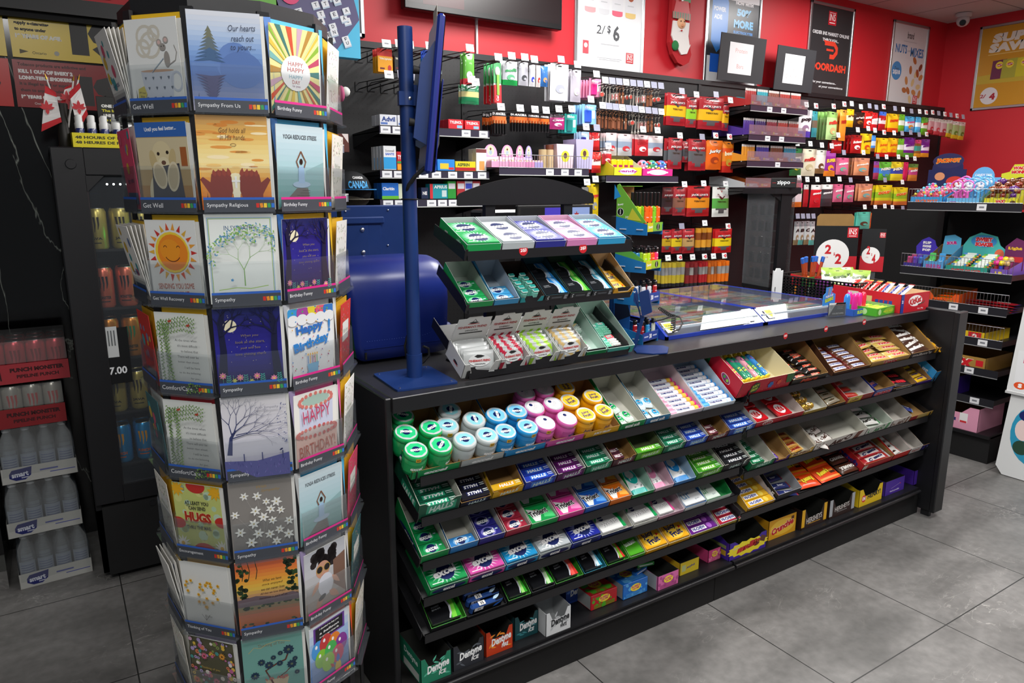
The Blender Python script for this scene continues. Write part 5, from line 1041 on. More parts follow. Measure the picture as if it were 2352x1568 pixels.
# == GREETING CARD SPINNER
# artwork is drawn in units of the card width: x in -.5..+.5, y in -.69..+.69
M_POCK=clear('pocket_plastic','#b9c0cc',.035,.1,.35)
def R_(a,b): return random.uniform(a,b)
def tree(A,x,y,ang,l,w,c,n=5,sp=28,leafc=None,ls=.03):
 x2,y2=x+l*cos(radians(ang)),y+l*sin(radians(ang)); A.line([(x,y),(x2,y2)],[w,w*.6],c)
 if n:
  for s in (-1,1): tree(A,x2,y2,ang+s*sp*R_(.7,1.2),l*R_(.68,.82),w*.62,c,n-1,sp,leafc,ls)
 if leafc and n < 3:
  for k in range(2): A.leaf(x2+R_(-.02,.02),y2+R_(-.02,.02),R_(0,360),ls,ls*.45,random.choice(leafc))
def c_mouse(A):
 A.rect(0,0,1,1.38,'#e9ebea'); s='#d2cdc0'
 for x,y,r in ((-.12,.42,.16),(-.04,.3,.18),(-.18,.26,.12),(.05,.47,.1)): A.ring(x,y,r,.045,s,18)
 A.disc(.08,-.64,.34,'#a9b6be',.03); A.poly([(-.28,-.08),(.36,-.1),(.3,-.5),(.2,-.6),(-.12,-.6),(-.22,-.5)],'#cfd5e2'); A.disc(.04,-.08,.32,'#c9a184',.02)
 A.ring(.4,-.25,.1,.035,'#c3cad8',16,.14)
 for i in range(4):
  for j in range(3):
   x,y=-.2+.15*i+.05*(j % 2),-.18-.15*j; A.poly([(x,y-.035),(x+.022,y+.005),(x+.01,y+.02),(x,y+.008),(x-.01,y+.02),(x-.022,y+.005)],'#5f6a7a')
 A.disc(.26,.08,.055,'#9a9590',.12); A.disc(.2,.26,.06,'#9a9590',.055); A.disc(.14,.33,.05,'#a9a29c'); A.disc(.27,.36,.05,'#a9a29c'); A.disc(.14,.33,.03,'#d8b9b4'); A.disc(.27,.36,.03,'#d8b9b4'); A.disc(.18,.27,.008,'#222'); A.disc(.23,.275,.008,'#222')
 A.line([(.3,0),(.42,.06),(.46,.18),(.42,.28)],.012,'#9a9590'); A.line([(.2,.1),(-.05,-.1)],.012,'#9ab')
 A.poly([(-.36,-.34),(-.24,-.3),(-.2,-.42),(-.26,-.54),(-.38,-.5)],'#cfc04a'); A.text('get well',-.29,-.4,.12,.035,'#6a6420',-10); A.text('soon',-.29,-.46,.08,.03,'#6a6420',-10)
def c_dog(A):
 A.rect(0,0,1,1.38,'#b59a68'); A.rect(0,.58,1,.24,'#2f62b0'); A.rect(0,.2,1,.5,'#cdbf9c'); A.rect(0,-.5,1,.4,'#a87f45'); A.rect(.4,.15,.12,.3,'#a05a2a'); A.text('Until you feel better...',0,.58,.62,.08,'#fff',2)
 A.disc(-.05,-.45,.3,'#d9cfae',.4); A.disc(-.02,.18,.19,'#d8c9a0',.22); A.disc(-.2,.08,.07,'#c4b080',.18,rot=10); A.disc(.17,.1,.07,'#c4b080',.18,rot=-10); A.disc(0,.05,.11,'#e0d4b0',.1); A.disc(-.09,.2,.028,'#2a1c12'); A.disc(.09,.22,.028,'#2a1c12'); A.disc(0,.06,.045,'#6a4a3a',.035)
 A.poly([(-.24,-.02),(.3,.05),(.36,-.69),(-.3,-.69)],'#3a3a42'); A.disc(-.1,-.14,.13,'#d8cdb0',.22,rot=12); A.disc(.16,-.16,.12,'#d8cdb0',.24,rot=-8); A.disc(-.1,-.14,.1,'#c2b494',.18,rot=12); A.disc(.16,-.16,.09,'#c2b494',.2,rot=-8)
def c_sun(A):
 A.rect(0,0,1,1.38,'#e6e8e6'); C_=['#c8322a','#e8a03a','#d8522a','#e0b040']
 for i in range(22):
  a=2*pi*i/22; r=.37; A.poly([(.0+r*cos(a-.1),.16+r*sin(a-.1)),(r*cos(a+.1),.16+r*sin(a+.1)),((r+.12)*cos(a),.16+(r+.12)*sin(a))],C_[i % 4])
 A.disc(0,.16,.34,'#f3d23a'); A.disc(.01,.16,.3,'#ee8a1e'); A.disc(-.04,.2,.2,'#f0981f',.18)
 A.ring(0,.18,.17,.014,'#5a2a12',14,a0=215,a1=325); A.ring(-.13,.24,.03,.012,'#5a2a12',8,a0=0,a1=180); A.ring(.13,.24,.03,.012,'#5a2a12',8,a0=0,a1=180)
 A.text('SENDING YOU SOME',0,-.4,.72,.09,'#c25a3a',2,0); A.text('SUNSHINE',0,-.56,.5,.13,'#c24a2a',3,.02)
def c_leaves(A):
 A.rect(0,0,1,1.38,'#e8ebe8')
 def vine(pts):
  for i in range(len(pts)-1):
   (x0,y0),(x1,y1)=pts[i],pts[i+1]; n=max(2,int(math.hypot(x1-x0,y1-y0)/.03)); a=math.degrees(atan2(y1-y0,x1-x0))
   A.line([(x0,y0),(x1,y1)],.005,'#5a7a3a')
   for k in range(n):
    t=k/n; A.leaf(x0+(x1-x0)*t,y0+(y1-y0)*t,a+R_(35,70)*(1 if k % 2 else -1),.045,.02,random.choice(['#6f9a44','#86ab55','#5a8438']))
 for dx in (-.42,-.34,-.26,-.2): vine([(dx,.6-R_(0,.1)),(dx+R_(-.04,.04),.2),(dx+R_(-.05,.05),-.25),(dx+R_(-.03,.06),-.64)])
 for dy in (.62,.56,.5,.42): vine([(-.4,dy-.1),(-.1,dy-.04),(.15,dy+.02),(.4,dy-.03)])
 vine([(.12,-.62),(.2,-.48),(.3,-.56),(.4,-.5)]); vine([(.1,-.66),(.28,-.62),(.42,-.64)])
 for x,y in ((-.06,.56),(.3,.5)): A.leaf(x,y,60,.06,.04,'#b5442e'); A.leaf(x,y,140,.05,.04,'#b5442e')
 for i,(t,wd_) in enumerate((('At the times when',.44),("it's most difficult",.4),('to believe that',.34),('There will ever be',.42),('better days ahead,',.42),('I will be here',.3),('to do the believing',.42),('for you...',.2))): A.text(t,.42-wd_/2+.02,.26-.095*i,wd_,.042,'#4a4d50',0,0)
def c_hugs(A):
 A.rect(0,0,1,1.38,'#c9d27a'); A.hold()
 for i in range(26): A.disc(R_(-.4,.4),R_(-.6,.6),R_(.05,.11),random.choice(['#b9d8b4','#d9dc8a','#c2dcc0','#e3dfa0']),n=9)
 A.hold(False)
 for x,y,r in ((-.46,-.1,.16),(.48,0,.15),(.05,-.62,.24),(0,.66,.2)): A.disc(x,y,r,'#c8322a',r*.7)
 for x,y in ((-.4,.58),(.4,.58)): [A.leaf(x,y,a,.16,.06,'#f0b422') for a in range(0,360,40)]
 for x,y in ((-.4,-.5),(.44,-.5)): [A.leaf(x,y,a,.17,.04,'#f2f2ec') for a in range(0,360,30)]; A.disc(x,y,.04,'#e8b83a')
 A.text('AT LEAST YOU',0,.34,.5,.07,'#2a2a2a',2); A.text('CAN SEND',0,.24,.36,.07,'#2a2a2a',2); A.text('HUGS',0,.06,.56,.2,'#b5321e',0,.06,out='#f2e6b0'); A.text('THRU THE MAIL',0,-.14,.52,.07,'#2a2a2a',2)
def c_heart(A):
 A.rect(0,0,1,1.38,'#e8e9e6')
 for i in range(24):
  t=i/24*2*pi; r=random.choice((.5,.8,1)); x=.024*r*(16*sin(t)**3); y=.14+.02*r*(13*cos(t)-5*cos(2*t)-2*cos(3*t));
  for a in range(0,360,72): A.leaf(x,y,a+i*20,.04,.03,'#eab92a')
  A.disc(x,y,.012,'#c8661e'); A.leaf(x+.03,y-.05,R_(0,360),.03,.012,'#8aa04a')
 for a in (70,90,110): A.line([(0,-.42),(.25*cos(radians(a)),-.3)],.006,'#555')
 A.text('Hello',.06,-.33,.14,.05,'#777',0,0)
def c_dark(A):
 A.rect(0,0,1,1.38,'#57553f'); A.hold(); n=0
 for i in range(150):
  x,y=R_(-.48,.48),R_(-.66,.66)
  if abs(x) < .28 and -.02 < y < .28: continue
  c=random.choice(['#d9a9c4','#b9a4d4','#e0805a','#e8c24a','#4a9a94','#f0e6dc','#c86a9a','#8a9a54']); A.disc(x,y,R_(.02,.05),c,n=9)
  if i % 3 == 0: A.hold(False); A.hold(); A.disc(x,y,.012,'#2a2436',n=7)
 A.hold(False)
 for i in range(9):
  x,y,c=R_(-.4,.4),R_(-.6,.6),random.choice(['#e06a8a','#e8a03a','#e07050'])
  if -.1 < y < .3: y -= .4
  for a in range(0,360,30): A.leaf(x,y,a,.08,.025,c)
  A.disc(x,y,.02,'#5a3a1a')
 A.text('Thinking of you',0,.12,.42,.06,'#c9a84a',0,0)
def grad(A,stops,n=14,H=1.38):
 A.hold()
 def mixc(c1,c2,t):
  a=[int(c1[i:i+2],16) for i in (1,3,5)]; b_=[int(c2[i:i+2],16) for i in (1,3,5)]; return '#%02x%02x%02x' % tuple(int(p+(q-p)*t) for p,q in zip(a,b_))
 for i in range(n):
  t=(i+.5)/n*(len(stops)-1); k=min(int(t),len(stops)-2); A.rect(0,H/2-H*(i+.5)/n,1,H/n*1.01,mixc(stops[k],stops[k+1],t-k))
 A.hold(False)
def c_mist(A):
 grad(A,['#d4d6de','#b4c6e2','#7b9fd4','#4f6fae','#7584b0','#b9b4c6'],20)
 A.disc(.12,-.02,.26,'#5f80bd',.3); A.disc(.2,-.1,.3,'#5574b0',.26)
 for s,yy in ((1,.02),(-1,-.22)):
  for i in range(9):
   y=yy+s*(.42-.05*i if s > 0 else .36-.045*i); wd_=.05+.022*i; A.poly([(-.22-wd_,y-s*.04),(-.22-wd_*.3,y+s*.015),(-.22,y+s*.05),(-.22+wd_*.4,y+s*.01),(-.22+wd_*.9,y-s*.045),(-.22,y-s*.02)],['#6d705c','#5c6a70','#3f5f86'][min(2,i//3)] if s > 0 else '#4f4f78')
 for i,(t,wd_) in enumerate((('Our hearts',.38),('reach out',.32),('to yours...',.34))): A.text(t,.24,.48-.14*i,wd_,.085,'#3a4258',3,0,.35)
def c_hands(A):
 grad(A,['#c99a62','#e8b45a','#f6d98a','#f9e7a8','#f2a63a','#e88a22','#b9501a'],20); A.hold()
 for i in range(26): A.disc(R_(-.5,.4),R_(-.1,.65),R_(.06,.18),random.choice(['#f3c878','#e39a48','#fbe9bc','#d98a3a']),R_(.012,.03),n=10)
 A.hold(False); A.disc(0,-.3,.16,'#fff3c8')
 for s in (-1,1):
  A.poly([(s*.46,-.2),(s*.36,-.28),(s*.34,-.16),(s*.24,-.1),(s*.12,-.12),(s*.06,-.2),(s*.05,-.4),(s*.1,-.58),(s*.16,-.69),(s*.36,-.69),(s*.38,-.45),(s*.5,-.24)][::s],'#8a2a12')
  for k in range(4): A.leaf(s*(.08+.07*k),-.2,80 if s > 0 else 100,.14-.01*k,.06,'#9a3214')
 A.rect(0,-.34,.03,.3,'#ffffff'); A.rect(0,-.26,.12,.028,'#ffffff'); A.disc(0,-.46,.05,'#fff6d8',.1)
 A.text('God holds all',0,.48,.38,.07,'#7a5a3a',0,0,.25); A.text('in His hands.',0,.38,.36,.07,'#7a5a3a',0,0,.25); A.ring(0,.27,.04,.006,'#7a5a3a',10,.02)
def c_symp(A):
 A.rect(0,0,1,1.38,'#e7ebe8'); A.ring(0,0,.62,.0,'#fff') if False else None
 for w_,h_,c in ((.93,1.28,'#7fa8cf'),(.91,1.26,'#e7ebe8'),(.9,1.25,'#8fb45a'),(.88,1.23,'#e7ebe8')): A.rect(0,0,w_,h_,c)
 A.text('IN SYMPATHY',0,.48,.46,.07,'#3a5a8a',0,0); random.seed(5); tree(A,.02,-.42,90,.26,.018,'#7fae5a',6,27,['#7fae5a','#6aa0c0','#8fb860','#4f8ab8'],.045)
 A.line([(-.36,-.45),(-.1,-.42),(.1,-.44),(.36,-.4)],.012,'#8fb45a'); A.star(-.16,-.3,.03,.015,5,'#4f8ab8')
def c_night(A):
 grad(A,['#20285c','#25207c','#2c2a90','#2a2470','#201c4c'],16); A.hold()
 for i in range(30): A.disc(R_(-.45,.45),R_(-.3,.65),.005,'#e8e0a8',n=5)
 A.hold(False); A.disc(-.26,.4,.1,'#e8e0c0'); random.seed(9)
 for s in (-1,1):
  A.line([(s*.42,-.5),(s*.38,0),(s*.4,.4),(s*.34,.64)],[.14,.1,.08,.05],'#171a3c')
  for a in (100,130,70): tree(A,s*.4,.25,(a if s > 0 else 180-a)+10*s,.2,.04,'#171a3c',3,30)
 for i,(t,wd_) in enumerate((('When you',.26),('look at the stars,',.44),('you will see',.3),('love shining there',.46))): A.text(t,.02,.24-.1*i,wd_,.05,'#8a7a3a',0,0,.2)
 for i in range(11):
  x=-.42+.085*i; h=R_(.15,.32); A.line([(x,-.69),(x+R_(-.02,.02),-.69+h)],.008,'#4a8a84')
  if i % 3 == 1:
   for k in range(7): A.leaf(x,-.62+.035*k,40,.08-.006*k,.02,'#4a9a94'); A.leaf(x,-.62+.035*k,140,.08-.006*k,.02,'#4a9a94')
  elif i % 3 == 0:
   for a in range(0,360,45): A.leaf(x,-.69+h,a,.06,.03,'#e08aa8')
   A.disc(x,-.69+h,.015,'#f0d25a')
  else: [A.leaf(x,-.69+h*.7,a,.045,.02,'#cfd06a') for a in range(0,360,60)]
def c_purple(A):
 grad(A,['#e6e4e8','#e2e0e8','#dcdae6','#cfcbe0'],8); random.seed(3); A.line([(-.42,-.3),(-.38,0),(-.3,.12)],[.08,.05,.03],'#3a4270')
 for a in (100,70,35,15): tree(A,-.36,R_(-.02,.12),a,.22,.02,'#3a4270',4,24)
 tree(A,-.3,.06,8,.3,.018,'#3a4270',4,20,['#4a5488'],.03)
 A.poly([(-.5,-.36),(0,-.4),(.5,-.3),(.5,-.69),(-.5,-.69)],'#55588f'); A.hold()
 for i in range(60): A.leaf(R_(-.5,.5),R_(-.69,-.42),R_(60,120),.06,.008,random.choice(['#7a78b8','#3f3f7a','#6a5aa0']))
 A.hold(False); [A.rect(x,-.33,.016,.14,'#3a4270') for x in (-.2,.08,.4)]; A.disc(.38,-.24,.03,'#2a3058',.014,rot=30); A.text('With Sympathy',.2,.5,.36,.055,'#8a8a96',0,0,.2)
def c_white(A):
 A.rect(0,0,1,1.38,'#8a8682'); A.text('With',.02,.56,.16,.05,'#a88a4a',0,0,.3); A.text('Sympathy',.16,.48,.3,.06,'#a88a4a',0,0,.3); random.seed(4)
 for x,y in ((-.26,.42),(-.06,.4),(.08,.28),(.24,.26),(-.1,.14),(.14,.14),(.3,.1),(-.42,.12),(.02,.02),(-.14,-.08),(.16,-.06),(-.36,-.2),(-.08,-.26),(.1,-.3),(.26,-.24),(.42,-.1),(-.2,-.4),(.2,-.44),(.4,-.34)):
  r=R_(.07,.1); o=R_(0,60); A.line([(x,y),(x*.3,y-.4 if y > -.2 else -.66)],.003,'#b5b2ae'); [A.leaf(x,y,a+o,r,r*.45,'#edeeea') for a in range(0,360,60)]; A.disc(x,y,.014,'#b8a86a')
def c_lake(A):
 grad(A,['#d8644a','#e8783a','#f0a03a','#e8c04a','#b88a6a','#7a7a5a','#b86a4a','#c8703a','#8a4a4a'],22); A.hold()
 for i in range(70):
  x=random.choice((-1,1))*R_(.3,.5); A.disc(x,R_(-.2,.65),R_(.02,.05),random.choice(['#20341c','#2c4a24','#18260f']),n=8)
 for i in range(60): A.disc(R_(-.5,.5),R_(-.69,-.5)if i % 2 else R_(-.22,-.08),R_(.02,.04),random.choice(['#20341c','#2c4a24','#3f5a2c']),.02,n=8)
 A.hold(False); A.poly([(-.5,-.02),(-.2,.02),(.1,-.04),(.4,.0),(.5,-.05),(.5,-.16),(-.5,-.16)],'#6a5a62'); random.seed(8)
 for x in (-.4,-.3,-.18): A.line([(x,.69),(x+.03,.5),(x,.34)],.012,'#20341c')
 for i,t in enumerate(('What we have','once enjoyed','we can never lose','All that we love deeply','becomes a part of us')): A.text(t,.08,.3-.085*i,.3+.04*i,.05,'#3a2418',2,0,.3)
def c_vase(A):
 A.rect(0,0,1,1.38,'#6fa59c'); A.text('Thinking of You',-.02,.5,.44,.08,'#7a6a4a',0,0); A.line([(-.4,.4),(-.3,.5),(-.2,.46),(-.1,.52),(.1,.56),(.3,.5)],.008,'#c9b06a')
 A.poly([(-.16,-.2),(.24,-.2),(.14,-.6),(-.06,-.6)],'#c9b89a'); A.line([(.04,-.5),(-.06,-.2),(-.14,0),(.05,.1),(.2,.15),(.26,.3)],.03,'#5a2f26'); A.line([(.04,-.2),(.2,-.1),(.3,.0)],.016,'#5a2f26')
 for x,y,r in ((.26,.34,.1),(-.2,.18,.07),(-.08,.1,.08),(.12,.3,.05),(.1,.1,.06),(.3,.04,.09),(-.32,-.06,.08),(.36,.14,.05),(.38,-.14,.05),(.0,.24,.05)): A.star(x,y,r,r*.75,10,'#16324a'); A.disc(x,y,r*.25,'#5a6a52')
 for i in range(12): A.leaf(R_(-.12,.2),-.2,R_(0,180),.07,.03,'#b5655a')
def c_burst(A):
 A.rect(0,0,1,1.38,'#e9df9a'); C_=['#3f7a74','#c24a6a','#8fb83a','#e0c04a','#7ab4b0','#b88a3a','#c9a4b8','#d2522f']
 for i in range(26):
  a=2*pi*i/26; r=.95; q=[(.1*cos(a),.1*sin(a)),(r*cos(a-.06),r*sin(a-.06)),(r*cos(a+.06),r*sin(a+.06))]; q=[(max(-.5,min(.5,x)),max(-.69,min(.69,y))) for x,y in q]; A.poly(q,C_[i % 8])
 A.disc(0,-.02,.3,'#efeff0',.28); A.text('HAPPY',0,.12,.3,.07,'#b5524a',0,0); A.text('HAPPY',0,.03,.34,.07,'#b5524a',0,0); A.text('HAPPY',0,-.08,.28,.06,'#7fb0c0',0,0); A.text('DAY',0,-.16,.16,.06,'#b5524a',0,0); A.text('to you',0,-.23,.16,.04,'#9a6a8a',0,0)
def c_yoga(A):
 grad(A,['#cfdfe6','#b9d3dc','#a8cbd2','#7fb0b0','#5f9a98'],14); A.poly([(.1,-.05),(.5,.1),(.5,-.12),(.1,-.12)],'#8fb4b8'); A.poly([(-.5,-.69),(.2,-.69),(.14,-.34),(-.1,-.34)],'#6a6a64'); [A.line([(-.4+.06*i,-.66+.04*i),(.18,-.66+.04*i)],.006,'#4a4a46') for i in range(8)]
 A.text('YOGA REDUCES STRESS.',0,.5,.72,.07,'#4a4e54',0,.01,.2)
 A.disc(0,-.28,.19,'#a9c4dc',.055); A.poly([(-.07,-.26),(.07,-.26),(.06,.02),(-.06,.02)],'#9fc0e0'); A.disc(0,.1,.035,'#2a1a12',.05); [A.line([(s*.06,0),(s*.1,.1),(s*.04,.2),(0,.27)],.024,'#7a5038') for s in (-1,1)]
def c_hb(A):
 A.rect(0,-.05,1,1.28,'#e6e8ea'); C_=['#3a8ad0','#e0a83a','#8a4a9a','#c84a6a','#5aa86a']
 for i,(x,c) in enumerate(zip((-.38,-.18,.06,.24,.4),['#3a9ad8','#a84aa0','#e8d43a','#e8607a','#3a7ac8'])): A.disc(x,.6+(.05 if i == 2 else 0),.13,c,.14); [A.disc(x+R_(-.08,.08),.6+R_(-.06,.1),.018,random.choice(C_)) for _ in range(4)]
 for x in (-.4,-.2,0,.2,.4): A.disc(x,.48,.12,'#e6e8ea',.1)
 A.text('Happy',-.04,.3,.6,.2,'#2f6fc0',6,.05); A.text('Birthday',0,.02,.8,.22,'#2f7fc8',10,.05); A.text('!',.4,.3,.05,.24,'#2f7fc8',0,.05)
 A.hold(); [A.disc(R_(-.45,.45),R_(-.6,.5),.012,random.choice(C_),n=7) for _ in range(50)]; A.hold(False)
 A.poly([(-.12,-.35),(.14,-.33),(.1,-.6),(-.08,-.6)],'#7fb8dc'); [A.line([(-.1+.05*k,-.34),(-.1+.05*k,-.2)],.014,C_[k]) for k in range(5)]; [A.disc(-.1+.05*k,-.17,.014,'#f0b83a',.022) for k in range(5)]
def c_cake(A):
 A.poly([(-.38,.5),(.4,.5),(.4,.0),(-.38,.0)],'#cfd4ea'); A.disc(0,.52,.4,'#e6dcd0',.14); A.disc(0,.52,.32,'#a8c4b8',.1); [A.disc(.38*cos(a),.52+.12*sin(a),.035,'#d87a72') for a in (2*pi*i/20 for i in range(20))]
 A.rect(0,-.38,.96,.6,'#eac4b8'); A.disc(0,-.08,.48,'#d8c8c4',.09); [A.disc(.46*cos(a),-.08+.08*sin(a),.035,random.choice(['#d87a72','#c85a5a'])) for a in (2*pi*i/26 for i in range(26))]
 A.text('HAPPY',0,.26,.64,.24,'#c8466a',4,0); A.text('BIRTHDAY!',0,-.38,.84,.22,'#b5503a',4,0)
def c_baby(A):
 grad(A,['#b9bdc4','#c4c6cc','#a9a6a4','#8a7a6a'],8); A.hold(); random.seed(2)
 for i in range(26): A.disc(R_(-.3,.22),R_(.22,.6),R_(.06,.12),'#1a1214',n=9)
 A.hold(False); A.poly([(.2,.3),(.5,.4),(.5,-.5),(.2,-.2)],'#7a5a4a'); A.disc(-.06,.22,.17,'#c9967c',.18); A.disc(-.14,.24,.075,'#1a1216'); A.disc(.04,.24,.075,'#1a1216'); A.ring(-.14,.24,.075,.012,'#b89a3a',12); A.ring(.04,.24,.075,.012,'#b89a3a',12); A.disc(-.05,.1,.04,'#b5524a',.015)
 A.disc(0,-.12,.19,'#d6d8e2',.24); A.leaf(-.16,.0,230,.3,.1,'#c9967c'); A.leaf(.16,.0,-50,.3,.1,'#c9967c'); A.leaf(-.08,-.3,240,.36,.14,'#c08a70'); A.leaf(.08,-.3,-40,.32,.14,'#c08a70'); A.disc(-.1,-.36,.1,'#16161c',.05,rot=20)
def c_ball(A):
 grad(A,['#e6e8ee','#9fc0e8','#7fa0d8','#4a7ab0'],8); A.rect(0,.48,.8,.34,'#6a3a9a'); A.rect(0,.48,.7,.28,'#15161c'); [A.text(t,0,.57-.09*i,.5,.05,'#fff',0,.02,.15) for i,t in enumerate(('I decided to buy you','a balloon','for every year of your life.'))]
 for x,y,c in ((-.3,.15,'#4a9ae0'),(-.1,.2,'#c83a3a'),(.12,.12,'#e8842a'),(.3,.0,'#8a3a9a'),(-.22,-.08,'#8ac83a'),(.02,-.02,'#4ab85a'),(.2,-.2,'#d83a6a'),(-.05,-.25,'#9ad03a')): A.disc(x,y,.16,c,.2); A.disc(x-.04,y+.08,.03,'#ffffff',.04)
 A.disc(.2,-.5,.08,'#e8c84a',.14); A.leaf(.2,-.4,90,.2,.1,'#3a7ad8'); A.leaf(.1,-.45,130,.16,.06,'#c83a3a')
CARDS={
 'A': [(c_mouse,'Get Well','#e9bb1f','white card of a mouse on a polka heart teacup','top'),(c_dog,'Get Well','#e6b524','card of a yellow labrador holding slippers','top'),(c_sun,'Get Well Recovery','#e9bb1f','white card with a smiling orange sun','top'),
       (c_leaves,'Comfort/Care','#e9bb1f','white leafy verse card in front of a yellow envelope','top'),(c_leaves,'Comfort/Care','#a81c2c','white leafy verse card in front of a red envelope','top'),(c_hugs,'Encouragement','#e3b11c','flowery green and yellow card about sending hugs','top'),
       (c_heart,'Thinking of You','#e3b11c','white card with small yellow flowers','top'),(c_dark,'Thinking of You','#b9a4d0','dark card covered in small bright flowers','top')],
 'B': [(c_mist,'Sympathy From Us','#6f9ae0','misty blue lake and pine tree card','top'),(c_hands,'Sympathy Religious','#3f6fae','orange sunset card with cupped hands','top'),(c_symp,'Sympathy','#3a74c0','white card with a thin green leafy tree','top'),
       (c_night,'Sympathy','#dfe0e8','dark blue night card, white envelope behind','top'),(c_purple,'Sympathy','#b9a9d4','pale card with a bare tree over purple field','top'),(c_white,'Sympathy','#d4d6d8','grey card with white star flowers','top'),
       (c_lake,'Sympathy','#b4a4cf','orange sunset lake card with verse','top'),(c_vase,'Sympathy','#cfdad8','teal card with a vase of dark blossoms','top')],
 'C': [(c_burst,'Birthday Funny','#5cbce6','colourful sunburst birthday card','top'),(c_yoga,'Birthday Funny','#4fb4e2','upper yoga pose card by the sea','top'),(c_night,'Birthday Funny','#e3b41f','dark blue night card, yellow envelope behind','top'),
       (c_hb,'Birthday Funny','#e2e4e4','white balloon topped birthday lettering card','top'),(c_cake,'Birthday Funny','#ee6aa8','two tier birthday cake shaped card on pink','top'),(c_yoga,'Birthday Funny','#4fb4e2','lower yoga pose card by the sea','top'),
       (c_baby,'Birthday Funny','#d8d6d4','card photo of a curly haired baby in sunglasses','top'),(c_ball,'Birthday Funny','#e8582a','birthday card with a bunch of balloons','top')]}
d0=ray(533,240); PB=CAM + d0*(1.5/d0.dot(FWD)); OC=Vector((PB.x,PB.y,0))-.24*vec(160); RAP=.24
Z0=1.709; PIT=.196
sp=mk('card_spinner',None,T(OC.x,OC.y,0),label='tall ten sided rotating rack of greeting cards in the left foreground',cat='card rack')
def face(az, y=RAP):       # frame of one side: x along the side, y up, z outward
 n=vec(az); u=Vector((0,0,1)).cross(n); c=Vector((0,0,0))+n*y
 return frame(c,u,(0,0,1),n)
cols_={'L2': 268,'L': 232,'A': 196,'B': 160,'C': 124,'R': 88,'R2': 52}
FW=2*RAP*tan(radians(18))
b=B(); rp=[((RAP-.03)/cos(radians(18))*cos(a),(RAP-.03)/cos(radians(18))*sin(a)) for a in (2*pi*k/10+atan2(vec(160).y,vec(160).x)+radians(18) for k in range(10))]
ri=[(x*.9,y*.9) for x,y in rp]
for z0,z1,nm in ((1.893,1.922,'top_rim'),(.03,.07,'bottom_rim')):
 b=B()
 vs=[(x,y,z) for z in (z0,z1) for x,y in rp]+[(x,y,z) for z in (z0,z1) for x,y in ri]
 fs=[]
 for k in range(10):
  j=(k+1) % 10; fs += [[k,j,10+j,10+k],[20+j,20+k,30+k,30+j],[10+k,10+j,30+j,30+k],[j,k,20+k,20+j]]
 b.add(vs,fs,M_BLACK); mk(nm,b,None,sp)
b=B(); b.cyl((0,0,0),(0,0,1.88),.03,.03,M_BLACK,20); mk('centre_pole',b,None,sp)
b=B(); b.cyl((0,0,0),(0,0,.03),.22,.22,M_BLACK,30); mk('base',b,None,sp)
for k in range(10): b=B(); F=face(160+36*k+18,(RAP-.02)/cos(radians(18))); b.box((-.012,.05,-.008),(.012,1.9,.0),M_BLACK,F); mk('upright',b,None,sp)
for k in range(10):
 b=B(); F=face(160+36*k,RAP-.05); b.box((-.055,.06,-.003),(.055,1.86,0),M_BLACKM,F)
 for i in range(8): b.box((-.07,Z0-PIT*i-.012,0),(.07,Z0-PIT*i-.008,.055),M_POCK,F)
 mk('panel',b,None,sp)
LC2=['#c8322a','#e08a2a','#e8c83a','#3a9a5a','#2f6fc8']
def strip(A,w,txt,top,full=True):
 A.rect(0,.014,w,.005,top); A.rect(0,-.001,w,.025,'#42464e')
 if full: A.line_text(txt,-w/2+.006,.0,.0095,'#e4e6ea',.08,0,.0,0,True); A.hold(); [A.rect(w/2-.034+.0075*i,0,.006,.009,c,8*(i % 2)) for i,c in enumerate(LC2)]; A.hold(False)
for cn,az in cols_.items():
 F=face(az,RAP-.04)
 for i in range(8):
  z=Z0-PIT*i; G=F @ T(0,z,0); b=B(); w=.138
  b.box((-w/2,-.012,.034),(w/2,.085,.0352),M_POCK,G); b.box((-w/2,-.012,0),(w/2,-.0105,.034),M_POCK,G)
  for s in (-1,1): b.add([(s*w/2,-.012,0),(s*w/2,-.012,.035),(s*w/2,.085,.035),(s*w/2,.13,0)],[[0,1,2,3]],M_POCK,G)
  pk=mk('pocket',b,None,sp)
  b=B(); A=Art(b,G @ T(0,.005,.0358)); lab_=CARDS[cn][i][1] if cn in CARDS else 'Birthday'
  strip(A,w,lab_,'#2f5fb8' if cn in ('A','B','L','L2') else '#d42a86',cn in CARDS); mk('label_strip',b,None,pk)
ROWW=['top','second','third','fourth','fifth','sixth','seventh','eighth']
Msp=T(OC.x,OC.y,0)
def env(w,h,col):
 def go(b): b.box((-w/2,0,0),(w/2,h,.0022),mt(col,.6))
 return cached(('env',col,w,h),go)
